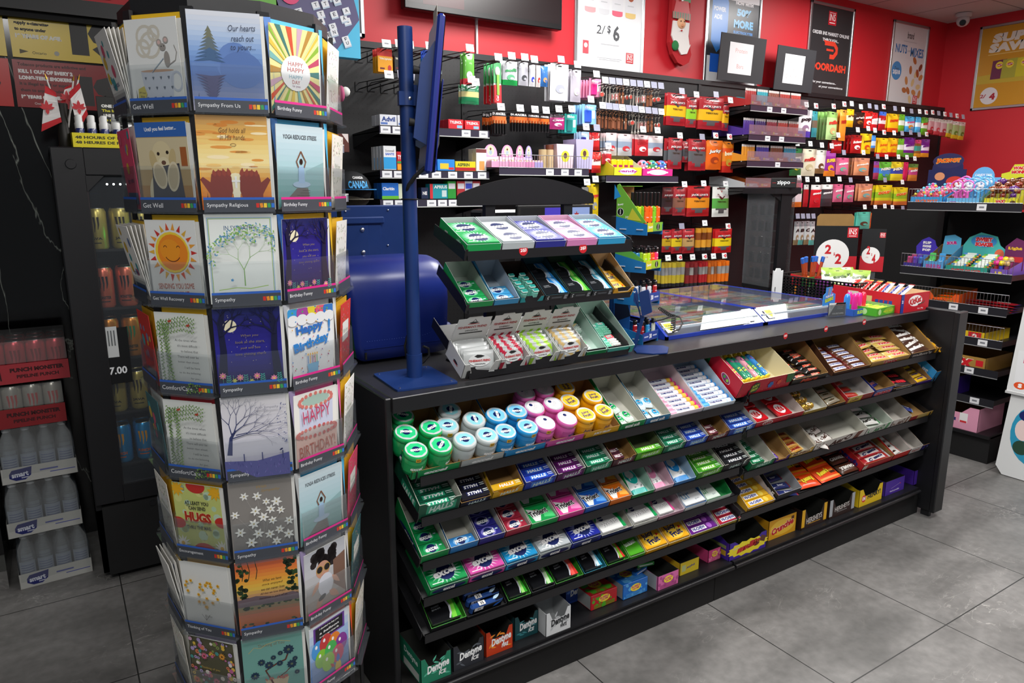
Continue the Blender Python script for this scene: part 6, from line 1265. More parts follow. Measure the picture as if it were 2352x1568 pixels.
for cn in 'ABC':
 F=Msp @ face(cols_[cn],RAP-.04)
 for i,(fn,lab_,ec_,desc,_) in enumerate(CARDS[cn]):
  z=Z0-PIT*i; w=.127 if cn != 'B' else .136; h=w*1.38; sh=.0 if cn != 'A' else -.004; ext=fn in (c_hands,c_mist,c_symp)
  ew=w+.008; eh=min(.188,h+.012)
  nst=3
  for k in range(nst):
   mk('envelope',env(ew,eh,ec_),F @ T(sh+.006+.0035*k,z-.006,.004+.0045*k) @ Rx(1.5),label='%s envelope, %s one behind the %s' % ({'#e9bb1f': 'yellow','#e6b524': 'yellow','#e3b11c': 'yellow','#e3b41f': 'yellow','#a81c2c': 'red','#b9a4d0': 'lilac','#6f9ae0': 'blue','#3f6fae': 'blue','#3a74c0': 'blue','#dfe0e8': 'white','#b9a9d4': 'lilac','#d4d6d8': 'white','#b4a4cf': 'lilac','#cfdad8': 'white','#5cbce6': 'light blue','#4fb4e2': 'light blue','#e2e4e4': 'white','#ee6aa8': 'pink','#d8d6d4': 'white','#e8582a': 'orange'}[ec_],['third','second','first'][k],desc),cat='envelope')
  b=B(); b.box((-w/2,0,0),(w/2,h,.0012),mt('#ecebe6',.6)); b.box((-w/2+.003,.002,-.004),(w/2+.002,h-.002,-.0028),mt('#dddcd8',.6)) if i % 2 else None
  random.seed(100+i+ord(cn)); M0=T(0,h/2,.0012) @ Matrix.Diagonal((w,w,1,1)); AA=Art(b,M0,rough=.35); AA.clip=(.5,.69); fn(AA)
  mk('greeting_card',b,F @ T(sh-.004,z-.004,.022) @ Rx(2.2) @ Ry(random.uniform(-1.5,1.5)),label='%s, in the %s row of the card rack' % (desc,ROWW[i]) if len(desc.split()) < 9 else desc,cat='greeting card')
  for k in range(2): mk('greeting_card',env(w,h-.003,'#dcdcd8'),F @ T(sh+.001+.002*k,z-.004,.017+.0022*k) @ Rx(2),label='plain white card edge %s behind the %s' % (['far','near'][k],desc),cat='greeting card')
SIDE=[('#e6e4e0','pale'),('#d8486a','crimson'),('#f0eee8','white'),('#c8322a','red'),('#3f6a70','slate'),('#eeeae0','cream'),('#f2f0ec','ivory'),('#e8e4d8','off white')]
for cn,nm in (('L','left'),('R','right')):
 F=Msp @ face(cols_[cn],RAP-.04)
 for i in range(8):
  z=Z0-PIT*i; col,wn=SIDE[i] if nm == 'left' else SIDE[(i*3+2) % 8]; w=.12; h=.165
  for k in range(3): mk('envelope',env(w+.006,h+.008,'#e3b41f' if (i+k) % 3 or nm == 'right' else '#efefea'),F @ T(.004,z-.006,.004+.005*k) @ Rx(1+k),label='envelope edge on the %s side of the card rack, %s row, %s of three' % (nm,ROWW[i],ORD[k]),cat='envelope')
  b=B(); b.box((-w/2,0,0),(w/2,h,.0012),mt(col,.6)); A=Art(b,T(0,h/2,.0012) @ Matrix.Diagonal((w,w,1,1)),rough=.4); random.seed(40+i+(7 if nm == 'right' else 0))
  if nm == 'right' or i in (5,7): A.hold(); [A.leaf(R_(-.45,.4),R_(-.6,.6),R_(0,360),.06,.03,random.choice(['#8fa860','#a8b88a','#5a6a4a','#c98aa0'])) for _ in range(90)]; A.hold(False); A.rect(0,.1,.6,.4,'#e9e9e4'); A.text('With love',0,.1,.5,.1,'#7a8a6a',0,0)
  else:
   [A.disc(R_(-.4,.4),R_(-.2,.6),R_(.05,.12),random.choice(['#e0b84a','#d8607a','#4aa0a8','#7a8ab0'])) for _ in range(9)]; A.text('for you',0,-.2,.5,.14,'#3a4a7a',4,0); A.rect(0,-.5,.8,.2,'#3f5a80')
  mk('greeting_card',b,F @ T(0,z-.004,.024) @ Rx(4+(8 if i in (0,2) and nm == 'left' else 0)),label='%s card seen edge on at the %s side of the card rack, %s row' % (wn,nm,ROWW[i]),cat='greeting card')
  if i in (0,2,6) and nm == 'left':
   for k in range(4): mk('greeting_card',env(w,h,'#e4e2dc'),F @ T(0,z-.004,.016+.002*k) @ Rx(3+2.2*k),label='thin white card fanned out at the left side, %s row, %s of four' % (ROWW[i],ORD[k]),cat='greeting card')
# == BACK WALL FIXTURES
pb=mk('wall_shelving',None,label='long black pegboard wall unit behind the counter',cat='shelving unit')
def pegmat():
 m,t,p=nodes('black_pegboard'); N=t.nodes; L=t.links; tc=N.new('ShaderNodeTexCoord')
 v=N.new('ShaderNodeTexVoronoi'); v.inputs['Scale'].default_value=40; v.inputs['Randomness'].default_value=0; L.new(tc.outputs['Object'],v.inputs['Vector'])
 r=N.new('ShaderNodeValToRGB'); r.color_ramp.elements[0].color=(.001,.001,.001,1); r.color_ramp.elements[0].position=.1; r.color_ramp.elements[1].color=lin('#19191b'); r.color_ramp.elements[1].position=.14
 L.new(v.outputs['Distance'],r.inputs[0]); L.new(r.outputs[0],p.inputs['Base Color']); p.inputs['Roughness'].default_value=.5; return m
PM=pegmat(); YP=3.60
SECX=[1.26,1.98,2.92,3.80,4.40,5.3,6.2,6.93]
for i in range(len(SECX)-1):
 b=B(); b.box((SECX[i]+.012,YP,.12),(SECX[i+1]-.012,YP+.012,2.25),PM); mk('pegboard',b,None,pb)
for x in SECX: b=B(); b.box((x-.012,YP-.006,0),(x+.012,YP+.045,2.262),M_BLACK); [b.box((x-.004,YP-.0065,.3+.05*k),(x+.004,YP-.0062,.315+.05*k),mt('#020202',.8)) for k in range(38)]; mk('upright',b,None,pb)
b=B(); b.box((1.24,YP-.01,2.245),(6.94,YB-.002,2.275),M_BLACK); mk('top_rail',b,None,pb)
b=B(); b.box((1.24,3.2,0),(6.94,YP-.01,.14),M_BLACKM); mk('base',b,None,pb)
def tagbm(b):
 b.box((-.022,0,-.018),(.022,.0015,.018),mt('#eceef0',.5)); A=Art(b,frame((0,0,0),(1,0,0),(0,0,1),(0,-1,0))); A.rect(0,.0,.02,.006,'#8a8d92'); A.rect(0,-.015,.042,.004,'#cfe8d8')
def tagc(b): b.box((-.022,0,-.018),(.022,.0015,.018),mt('#9a9cb0',.3)); A=Art(b,frame((0,0,0),(1,0,0),(0,0,1),(0,-1,0))); [A.rect(0,-.012+.006*k,.04,.0012,'#7a7c90') for k in range(5)]
def tagr(b): tagbm(b); A=Art(b,frame((0,0,0),(1,0,0),(0,0,1),(0,-1,0)),z=9e-4); A.disc(.008,0,.011,'#d8303a'); A.text('2',.008,0,.006,.01,'#ffffff',0,.03)
TAGS=[cached('price_tag',tagbm),cached('price_tag_clear',tagc),cached('price_tag_red',tagr)]
HOOK0=None
def hook(px,py,what,Y=3.23,style=0):
 p=atY(px,py,Y); L_=YP-Y
 def rod(b): b.cyl((0,0,0),(0,L_,0),.0028,.0028,M_BLACK,6); b.cyl((0,.02,.012),(0,L_,.03),.002,.002,M_BLACK,6); b.box((-.02,L_-.004,-.012),(.02,L_,.034),M_BLACK)
 t=mk('peg_hook',cached(('peg_hook',round(L_,3)),rod),T(p.x,p.y,p.z-.022),label='black peg hook holding %s' % what,cat='peg hook',group=None)
 mk('price_tag',TAGS[style],T(0,-.002,.022) @ Rx(-12),t)
LBL={}
def uniq(s):
 return s
def bag(key,w,h,base,head=None,band=None,word='',wc='#fff',out=None,blob=None,foot=None,t=.022):
 def go(b):
  mb,mh,mn,mf=mt(base,.32,coat=.4),mt(head or base,.3,coat=.4),mt(band or base,.32,coat=.3),mt(foot or base,.32)
  f=pillow(b,w,h,t,lambda u,v: mh if v > .8 else (mn if .34 < v < .62 else (mf if v < .2 else mb)),8,14,.06)
  A=Art(b,None,f,z=.0005,rough=.3)
  if blob: A.disc(0,-h*.18,w*.26,blob,h*.12,14); A.disc(w*.08,-h*.22,w*.14,base,h*.05,10)
  if word: A.text(word,0,h*.12,w*.78,h*.14,wc,5,.06,.1,out=out or None)
  A.rect(0,h*.44,w*.2,h*.03,'#151515') if w > .05 else None
 return cached(('bag',key,round(w,3),round(h,3)),go)
SEEN={}
def hang(box,spec,desc,n=2,Y=3.30,name='candy_bag',cat='bag',tag=0,dy=.026,mesh=None,yaw=0,tagoff=(4,-12)):
 x0,y0,x1,y1=box; cx,cy=(x0+x1)/2,(y0+y1)/2; pc=atY(cx,cy,Y)
 w=abs(atY(x1,cy,Y).x-atY(x0,cy,Y).x); h=abs(atY(cx,y0,Y).z-atY(cx,y1,Y).z)
 me=mesh(w,h) if mesh else bag(desc,w*.97,h,**spec)
 for k in range(n):
  M=T(pc.x+random.uniform(-.003,.003),Y+k*dy,pc.z+random.uniform(-.003,.002)) @ Rz(yaw+random.uniform(-5,5)) @ Rx(90+random.uniform(-2,2))
  mk(name,me,M,label=desc if n == 1 else ('front %s' % desc if k == 0 else '%s, %s behind the front one' % (desc,ORD[k-1])),cat=cat)
 if tag is not None: hook(cx+tagoff[0],y0+tagoff[1],'the %s' % desc if n == 1 else 'each %s' % desc,Y-.05,tag)
S_=lambda base,head=None,band=None,word='',wc='#fff',**k: dict(base=base,head=head,band=band,word=word,wc=wc,**k)
# ---- section F: candy bags --
hang((1832,252,1864,315),S_('#e9e9ee','#d9dae0',None,'pop','#2a2a30',foot='#5647b8',blob='#9a7a9a'),'white and violet snack bag',1)
hang((1864,255,1876,315),S_('#2f8a94',None,'#6a5a4a'),'narrow teal snack bag',1,tag=2)
hang((1894,256,1927,321),S_('#b6dc94','#8fc06a',None,'Milka' if 0 else 'mills','#c8382e',blob='#d8b078'),'pale green granola bag',4,tag=2,yaw=10)
hang((1927,251,1943,323),S_('#e0882a','#e9a040',None,'nuts','#a82a1c'),'orange granola bag',2,tag=2)
hang((1943,250,1961,291),S_('#f4b518',None,'#f2e2b0','m&m','#5a2a14'),'small yellow candy bag',1)
hang((1961,257,1985,292),S_('#2e1d16',None,None,"m&m's",'#e9e2dc',blob='#8a5a2a'),'small dark brown candy bag',1)
hang((1983,255,2003,294),S_('#d9241c',None,None,'sour','#fff',blob='#f2e6e6'),'first bright red candy bag',2,tag=1)
hang((2001,258,2016,300),S_('#c81e24',None,'#e8e0e0','sour'),'second red candy bag',1,tag=1)
hang((2016,257,2035,301),S_('#b81a22','#3a6ad0','#eae0e2','fruit','#c81e24'),'third red candy bag',1,tag=2)
hang((2039,261,2064,303),S_('#f3c21a',None,None,'now','#d8301e',foot='#e8501e'),'yellow candy bag with red foot',2,tag=1)
hang((2063,263,2077,303),S_('#6ab22a',None,'#e6efe0',''),'narrow green candy bag',1)
hang((2077,267,2102,303),S_('#43b2ea',None,'#dff0fa','tropical','#e84a8a',blob='#e89a2a'),'light blue candy bag',2,tag=1)
hang((2102,268,2114,304),S_('#4ab4ea',None,'#e8f4fa',''),'narrow light blue candy bag',1)
hang((2114,270,2132,310),S_('#55b22a',None,'#e9f2e2','sour','#d83a2a'),'bright green candy bag',2,tag=2)
for i,(x,c,c2) in enumerate(((2138,'#c99a9e','#b8323a'),(2152,'#c9a0a4','#c84a52'),(2166,'#c2a4a6','#a83a42'),(2180,'#a9bc8a','#6a9a3a'),(2194,'#9fb87a','#5a8a2a'),(2208,'#98b474','#4f7f24'))):
 hang((x-8,270+i*2,x+8,306+i*3),S_(c,'#d8d4cc',None,'',foot='#d8c02a' if i > 2 else c2,blob=c2),['first','second','third','fourth','fifth','sixth'][i]+' clear sweets bag near the corner',2,tag=1 if i % 2 else 2,name='sweets_bag')
hang((1908,322,1934,352),S_('#a81a1c','#7a1214',None,'twizz','#efe0dc'),'dark red licorice bag',2)
hang((1953,310,1979,352),S_('#b81c1e','#8a1416',None,'kiss','#f0e0dc',blob='#efe6e6'),'deep red chocolate bag',3)
hang((1979,307,2001,353),S_('#f1c81c',None,None,'peanut','#5a3416',blob='#d8501e'),'tall yellow chocolate bag',2)
hang((2000,311,2011,348),S_('#3a8ad8',None,'#c9dcee','',foot='#8a5a34'),'small blue almond bag',1)
hang((2015,316,2038,359),S_('#f6c416',None,None,'juicy','#e8641e',foot='#d8281e',blob='#f29a1e'),'left yellow fruit chew bag',2,tag=2)
hang((2038,317,2061,359),S_('#f6c416',None,None,'juicy','#e8641e',foot='#d8281e',blob='#f29a1e'),'right yellow fruit chew bag',2)
hang((2061,318,2075,358),S_('#68b02c',None,'#e6efe0',''),'narrow lime chew bag',1,tag=1)
hang((2076,316,2099,361),S_('#6c2088',None,'#e8e0ee','skitt','#6c2088',foot='#4fa03a'),'left purple candy bag',2,tag=1)
hang((2100,321,2114,361),S_('#8a5a2a','#c83a6a','#3a9a8a','',foot='#e8a02a'),'narrow rainbow candy bag',1,tag=1)
hang((2115,320,2133,361),S_('#6c2088',None,'#e8e0ee','skitt','#6c2088',foot='#e8a02a'),'right purple candy bag',2,tag=2)
hang((1812,341,1842,404),S_('#1f6d3a',None,'#2a8a44','dill','#e8f0e0',blob='#d8c83a'),'dark green seed bag',1,name='snack_bag')
hang((1842,342,1872,404),S_('#e6e0c4','#d9d4bc',None,'mills','#c83a34',blob='#cfc49a'),'cream coloured nut bag',1,name='snack_bag')
hang((1872,345,1895,399),S_('#e9e6de','#cfd0c8',None,'',foot='#8a6a44',blob='#6a4a30'),'white and brown nut bag',1,name='snack_bag')
hang((1893,347,1919,405),S_('#8c2c92','#a04aa0',None,'SUPER','#f0c83a',foot='#e8842a',blob='#e8a02a'),'purple and orange snack bag',1,name='snack_bag')
PK=dict(base='#db6c90',head='#c9587e',word='gum',wc='#f4e6ea',blob='#6ab09a'); OR=dict(base='#e39a70',head='#c9866a',word='peach',wc='#f6ece0',blob='#7ab8b4')
hang((1920,362,1948,401),PK,'upper pink gummy bag',2,tag=1,name='gummy_bag')
hang((1962,362,1996,402),OR,'upper peach gummy bag',3,tag=0,name='gummy_bag')
hang((2005,371,2018,412),S_('#a83a5a','#7a3a8a','#4a5ac0',''),'narrow pink and blue candy bag',1,tag=1)
hang((2018,372,2046,414),S_('#5ab43a',None,'#3a8ad0','NERD','#f0f0e0',blob='#3a8ad8'),'green nerdy candy bag',2)
hang((2046,372,2073,415),S_('#e8d22c',None,'#2a4aa8','MIX','#f4f0d8',out='#1d2f7a'),'yellow and blue candy bag',2)
hang((2073,373,2085,415),S_('#d8265e',None,None,''),'narrow crimson candy bag',1)
hang((2086,376,2108,415),S_('#d88a3a','#4a8a3a','#c84a8a','mix'),'orange rainbow candy bag',2)
hang((1819,420,1844,475),S_('#ecdde2','#e0407a',None,'sweet','#5aa05a',foot='#e8782a'),'white and pink snack bag',1)
hang((1844,424,1856,475),S_('#b02028','#c9cac8',None,''),'narrow red and grey snack bag',1)
hang((1861,424,1885,476),S_('#d3202c','#dfe0de',None,'good','#f6f0f0',blob='#c8323a'),'red licorice snack bag',1)
hang((1885,424,1911,474),S_('#33363b','#dde0dc','#4a4d52','good','#e9ecec'),'black licorice snack bag',1)
hang((1911,423,1937,464),PK,'lower pink gummy bag',2,name='gummy_bag')
hang((1938,425,1961,464),PK,'pink gummy bag right of the lower pink one',1,tag=1,name='gummy_bag')
hang((1970,422,2005,461),OR,'lower peach gummy bag',2,name='gummy_bag')
YS=dict(base='#d2cf28',head='#e0c81c',band='#8fb82a',word='sour',wc='#e8641e',out='#f6f0c0',foot='#d87a3a')
hang((2011,425,2046,470),YS,'left sour yellow candy bag',2,tag=1)
hang((2054,430,2083,470),YS,'right sour yellow candy bag',2)
for i in range(4): hang((1822+i*12,508,1834+i*12,562),S_('#c9cccc','#8a8c90',None,'ABC'[i % 3],'#222',foot='#5ab0a8' if i % 2 else '#8a7a5a',blob='#9a8464'),'%s clear candy pouch left of the price sign' % ORD[i],1,tag=1,name='candy_pouch')
hang((1967,487,1997,526),S_('#58c2ae','#48b09c',None,'',blob='#5a4030'),'teal cookie bag',2)
hang((1997,488,2015,523),S_('#e8641e',None,'#d8481e','pea','#f6e04a'),'deep orange candy bag',1)
hang((2015,485,2041,524),S_('#f08e1e',None,'#e9d8e8','jolly','#3a6ac0'),'light orange candy bag',2)
hang((2040,488,2051,530),S_('#7a2a8c',None,None,''),'narrow violet candy bag',1)
hang((2052,490,2087,530),S_('#58c42a',None,'#3fa0c8','jolly','#f4f6e8'),'wide green candy bag',2,tag=1)
hang((2088,483,2116,520),S_('#c82a3c','#d8405a',None,'mini','#f4e6ea',blob='#e9e0e2'),'red and white candy bag by the corner shelf',1,tag=1)
hang((2021,541,2041,592),S_('#3a9edc','#e8e8ec','#e8c82a','airs','#2a4a9a',foot='#3a8ad0'),'blue and yellow candy bag beside the price sign',1)
hang((2041,546,2068,578),S_('#5a6a34','#8a8c84','#8a3a6a',''),'dark mixed candy bag',2,tag=1)
for i in range(3): hang((2035+i*26,603,2052+i*26,640),S_('#c9c2cc','#a9a4ae',None,'',blob='#c83a8a'),'%s clear bag with pink hearts' % ORD[i],1,name='candy_pouch')
# ---- section D: jerky --
def jerky(key,w,h,base,band,top='#2b1a1c',wc='#e6dcdc',word="JACK LINK'S",flav='TERIYAKI'):
 def go(b):
  mb,mn,mg=mt(base,.35,coat=.5),mt(band,.35,coat=.4),mt('#5d5a5c',.4)
  f=pillow(b,w,h,.02,lambda u,v: mg if v < .3 and abs(u-.5) < (.34 if v > .2 else .2) and v > .1 else (mn if .3 < v < .6 else mb),12,18,.06)
  A=Art(b,None,f,z=.0004,rough=.35)
  A.poly([(-w*.24,h*.46),(w*.24,h*.46),(w*.24,h*.2),(w*.0,h*.06),(-w*.24,h*.2)],top); A.poly([(-w*.1,h*.42),(0,h*.34),(w*.1,h*.42),(0,h*.3)],'#c22a30')
  A.text(word,0,h*.2,w*.74,h*.08,wc,0,.05); A.text(flav,0,h*.0,w*.5,h*.05,'#3a2a12',0,.03)
 return cached(('jk',key,round(w,3),round(h,3)),go)
RED='#a91e28'
for box,base,band,desc,n,tg in (((1529,215,1579,289),RED,'#f0bc18','top row yellow banded jerky bag at left',2,1),((1576,223,1599,292),RED,'#8fc82a','top row lime banded jerky bag',1,0),((1605,223,1660,297),RED,'#f0b818','top row yellow banded jerky bag at right',2,1),((1657,236,1674,300),RED,'#eeb41a','narrow yellow banded jerky bag',1,0),
 ((1532,317,1567,388),RED,'#5b5d61','second row grey banded jerky bag at left',2,0),((1567,323,1579,372),'#8a1a22','#3a3a3e','narrow second row dark jerky bag',1,None),((1579,320,1622,392),RED,'#56595c','second row grey banded jerky bag at right',2,1),
 ((1521,429,1546,492),'#7a1c22','#3f2a2c','third row dark maroon jerky bag',1,None),((1546,429,1574,495),'#a02830','#8a5a48','third row brown banded jerky bag',1,0),((1577,427,1631,497),'#b01e22','#e89020','wide third row orange banded jerky bag',2,0),
 ((1520,527,1541,578),RED,'#c9a41c','fourth row jerky bag behind the lighters',1,None),((1541,525,1566,581),'#b0202a','#e6c81c','fourth row yellow banded jerky bag',1,1),((1567,525,1594,581),'#a8202a','#c9a264','fourth row tan banded jerky bag',1,None),((1641,525,1679,580),'#c01c20','#f0d21c','fourth row bright yellow banded jerky bag',2,2)):
 hang(box,None,desc,n,name='jerky_bag',cat='jerky bag',tag=tg,mesh=lambda w,h,d=desc,a=base,c=band: jerky(d,w*.97,h,a,c),tagoff=(12,-6))
hang((1634,428,1675,497),None,'white and green jerky bag',1,name='jerky_bag',cat='jerky bag',mesh=lambda w,h: jerky('wg',w*.95,h,'#e9ebe6','#58a84a','#5a1c22'),tagoff=(12,-6))
hang((1622,323,1657,390),S_('#f06a18','#f07a20',None,'Jerky','#f3ece4',blob='#a8401a',out='#5a3a2a'),'bright orange meat snack bag',2,name='jerky_bag',tag=2)
hang((1659,326,1684,397),S_('#e2521c','#f08a24','#e8841e','beef','#f6e4c0',foot='#c8281c',blob='#c9a03a'),'red and orange meat snack bag',2,name='jerky_bag',tag=2)
def sticks(key,cols3):
 def f(w,h):
  def go(b):
   n=len(cols3)
   for i,(c1,c2) in enumerate(cols3):
    x=-w/2+w*(i+.5)/n; r=w/n*.46
    for y0,y1,c in ((-h/2,-h*.36,'#2a2a2c'),(-h*.36,-h*.02,c1),(-h*.02,h*.3,c2),(h*.3,h*.5,c1)): b.cyl((x,y0,0),(x,y1,0),r,r,mt(c,.3,coat=.4),10)
  return cached(('stk',key,round(w,3)),go)
 return f
hang((1598,524,1631,575),None,'red capped golden meat stick bundle',1,name='meat_sticks',cat='snack',mesh=sticks('g',[('#d0902a','#8a4a1c'),('#e0a032','#7a3f18'),('#d0902a','#8a4a1c')]))
for i,(x0,x1,c1,c2,d_) in enumerate(((1519,1541,'#c9b03a','#8a8c90','yellow and grey'),(1542,1571,'#c8b43a','#9a9a98','gold and grey'),(1573,1600,'#8a2a2c','#5a3a3c','dark red'),(1604,1624,'#b0282c','#8a8684','red'),(1624,1645,'#c8641c','#8a5a3a','brown orange'),(1647,1672,'#e8761c','#9a9490','orange'))):
 hang((x0,604-i,x1,658-i),None,'%s meat stick pack' % d_,3,name='meat_sticks',cat='snack',mesh=sticks(str(i),[(c1,c2),(c1,'#a9a6a2'),(c1,c2)]),tag=2 if i % 2 else 0,dy=.03)
hang((1352,423,1375,497),S_('#e8c81c','#f0d42a',None,'toys','#d8303a',blob='#9a9c9a'),'yellow carded toy hanging beside the rack',2,name='carded_toy',cat='toy')
hang((1336,430,1352,496),S_('#5a4a3a','#8a8c8a',None,'',blob='#c9a43a'),'dark carded toy behind the yellow one',1,name='carded_toy',cat='toy')
# ---- section C: keychains, flags, razors --
def keychain(kind):
 def go(b):
  m=mt(['#b9b2a6','#9a6a48','#a8a49c','#c2beb4'][kind % 4],.3,.6)
  b.tube([(.009*cos(a),0,.009*sin(a)-.009) for a in (2*pi*i/12 for i in range(13))],.0012,m,5)
  for k in range(3): b.ball((0,0,-.02-.007*k),.003,m,6)
  if kind % 4 == 0: b.lathe([(.0,-.0025),(.016,-.0025),(.016,.0025),(.0,.0025)],m,T(0,0,-.058) @ Rx(90),14); A=Art(b,frame((0,-.0026,-.058),(1,0,0),(0,0,1),(0,-1,0))); A.disc(0,0,.011,'#c8463a')
  elif kind % 4 == 1: b.box((-.009,-.003,-.10),(.009,.003,-.036),mt('#8a4f30',.6),None,.003); b.ball((0,-.003,-.05),.006,m,8)
  elif kind % 4 == 2: b.box((-.014,-.002,-.085),(.014,.002,-.04),m,None,.003); A=Art(b,frame((0,-.0022,-.062),(1,0,0),(0,0,1),(0,-1,0))); A.rect(0,0,.018,.028,'#c22a2a'); A.rect(0,0,.008,.028,'#f2f0ec'); A.disc(0,0,.003,'#c22a2a')
  else: b.tube([(0,0,-.03),(.002,0,-.06),(-.001,0,-.1)],.004,m,8); b.lathe([(.003,0),(.009,.01),(.004,.02)],m,T(0,0,-.12))
 return cached(('key',kind % 4),go)
for r_,(y,xs,nm) in enumerate(((192,range(1384,1528,16),'upper'),(250,range(1378,1526,15),'lower'))):
 for i,x in enumerate(xs):
  p=atY(x,y+i*1.6,3.28); kd=(1 if (r_ == 1 and i < 4) else (i*3+r_) % 4)
  for k in range(3): mk('keychain',keychain(kd),T(p.x+random.uniform(-.004,.004),3.28+k*.03,p.z) @ Rz(random.uniform(-30,30)),label='%s metal keychain on the %s peg of the %s keychain row' % (['front','middle','rear'][k],ORD[i],nm),cat='keychain',group='souvenir keychains on the back wall')
  hook(x+6,y-8+i*1.6,'keychains, %s of the %s keychain row' % (ORD[i],nm),3.24,(0,1,1)[i % 3])
for i,(x0,x1,c,w_) in enumerate(((1392,1416,'#c9c4c4',''),(1418,1452,'#b9bcc4',''),(1458,1488,'#c22630','flag'),(1489,1523,'#d2cccc',''))):
 hang((x0,305+2*i,x1,357),S_(c,'#dcc4c6',None if w_ else '#8a9ab0',w_ and 'CANADA','#b82028',foot=c,blob='#f0ecec' if w_ else '#c23a42'),'%s souvenir magnet pack in the red and white row' % ORD[i],3,name='souvenir_pack',cat='souvenir',tag=0 if i > 1 else None)
def razor(col,c2):
 def f(w,h):
  def go(b): b.box((-w/2,-h/2,0),(w/2,h/2,.004),mt(col,.4)); b.box((-w*.36,-h*.42,.004),(w*.1,h*.2,.014),mt(c2,.3,coat=.5),None,.003); A=Art(b,T(0,0,.0042)); A.text('Bic',0,h*.36,w*.6,h*.14,'#f4f4f8',0,.03); A.rect(w*.3,0,w*.2,h*.4,'#eceef4')
  return cached(('rz',col,round(w,3)),go)
 return f
hang((1352,182,1380,223),None,'pink razor card',6,name='razor_card',cat='razor card',mesh=razor('#e890b4','#d82a82'),tag=0)
hang((1336,240,1370,285),None,'blue razor card',5,name='razor_card',cat='razor card',mesh=razor('#8ac2f0','#2a5ad8'),tag=0)
hang((1330,303,1354,345),None,'dark blue and white razor card',3,name='razor_card',cat='razor card',mesh=razor('#a8c4dc','#1d2a8a'),tag=0)
hang((1355,305,1378,346),S_('#d0282a',None,None,'hot','#f2e2e0',foot='#b81e22'),'upper red stick sachet',2,name='stick_sachet',cat='sachet',tag=1)
hang((1358,348,1381,396),S_('#d0302a',None,'#e9d4d0','hot','#8a1418',foot='#b81e22'),'lower red stick sachet',2,name='stick_sachet',cat='sachet',tag=None)
hang((1382,347,1404,378),S_('#c82a34','#d8d0d0',None,'',blob='#f0e8e8'),'red and white novelty card',1,name='novelty_card',cat='card',tag=0)
# ---- section B: brushes, batteries --
def brush(w,h):
 def go(b):
  b.box((-w/2,-h/2,0),(w/2,h/2,.003),mt('#c9d6cc',.4)); b.box((-w/2,-h/2,.003),(w/2,-h*.05,.008),mt('#cc1f2a',.3),None,.002); b.box((-w/2,h*.0,.003),(w/2,h*.5,.005),mt('#4fae6a',.3)); b.ball((0,h*.28,.006),w*.36,mt('#e6f0e6',.3),10,None,(1,1.6,.3))
  b.box((-w*.15,-h*.3,.008),(w*.15,h*.2,.012),mt('#8ac84a',.3)); A=Art(b,T(0,0,.0085)); A.text('Colgate',0,-h*.3,h*.3,w*.4,'#f4e8e8',90,.03)
 return cached(('brush',round(w,3)),go)
hang((1132,143,1149,236),None,'green and red toothbrush pack',4,name='toothbrush_pack',cat='toothbrush',mesh=brush,dy=.032)
hang((1154,140,1188,195),S_('#c9ccd4','#d8dadf',None,'soft','#3a9a5a',foot='#1fa04e',blob='#6ab88a'),'green and grey floss pack',2,name='floss_pack',cat='floss')
hang((1189,143,1213,197),S_('#b9bac4','#c9cad2',None,'',blob='#4a4d52'),'clear nail clipper pack',1,name='clipper_pack',cat='nail clipper')
hang((1216,148,1230,198),S_('#e2e4ea',None,None,'',blob='#3a4ac0'),'white glue stick pack',1,name='glue_pack',cat='glue')
hang((1231,149,1241,199),S_('#e6dedc',None,None,'',blob='#c8302a'),'narrow white bandage box',1,name='bandage_box',cat='bandages',tag=None)
hang((1241,153,1258,200),S_('#2f6aae',None,None,'',blob='#d89a6a'),'blue bandage pack',1,name='bandage_box',cat='bandages',tag=None)
hang((1263,148,1306,232),S_('#dcdee2','#e8eaec',None,'',blob='#a9acb8'),'white face mask pouch',3,name='mask_pouch',cat='mask',tag=1)
hang((1309,160,1335,234),S_('#b4aebb','#c9c4ce',None,'',blob='#d6cfc2'),'clear cutlery pouch',2,name='cutlery_pouch',cat='cutlery')
def batt(w,h):
 def go(b):
  b.box((-w/2,h*.3,0),(w/2,h*.5,.003),mt('#141416',.4)); b.box((-w/2,-h*.05,0),(w/2,h*.3,.003),mt('#d9651e',.4)); b.box((-w/2,-h*.5,0),(w/2,-h*.05,.003),mt('#2a2a2e',.4)); n=max(2,int(w/.016))
  for i in range(n): x=-w/2+w*(i+.5)/n; b.cyl((x,-h*.46,.01),(x,-.02*h,.01),.0065,.0065,mt('#1b1b1d',.3,.4),10); b.cyl((x,-.02*h,.01),(x,h*.12,.01),.0065,.0065,mt('#e0905a',.3,.5),10)
  A=Art(b,T(0,0,.0032)); A.text('DURACELL',0,h*.41,w*.92,h*.11,'#e4e4e6',0,.06)
 return cached(('batt',round(w,3)),go)
for box,n,d_ in (((1131,257,1162,310),4,'left most'),((1171,260,1210,303),1,'wide'),((1211,263,1238,303),1,'medium'),((1239,265,1261,304),1,'small')): hang(box,None,'%s black and orange battery pack' % d_,n,name='battery_pack',cat='battery pack',mesh=batt,dy=.034)
hang((1263,262,1296,296),S_('#b82a78','#3a2a34',None,'One','#e8d8e4',blob='#e6e2e8'),'magenta battery card',1,name='battery_pack',tag=0)
hang((1295,262,1323,305),None,'teal razor card',3,name='razor_card',cat='razor card',mesh=razor('#2fa59c','#1c7f7a'),tag=0)
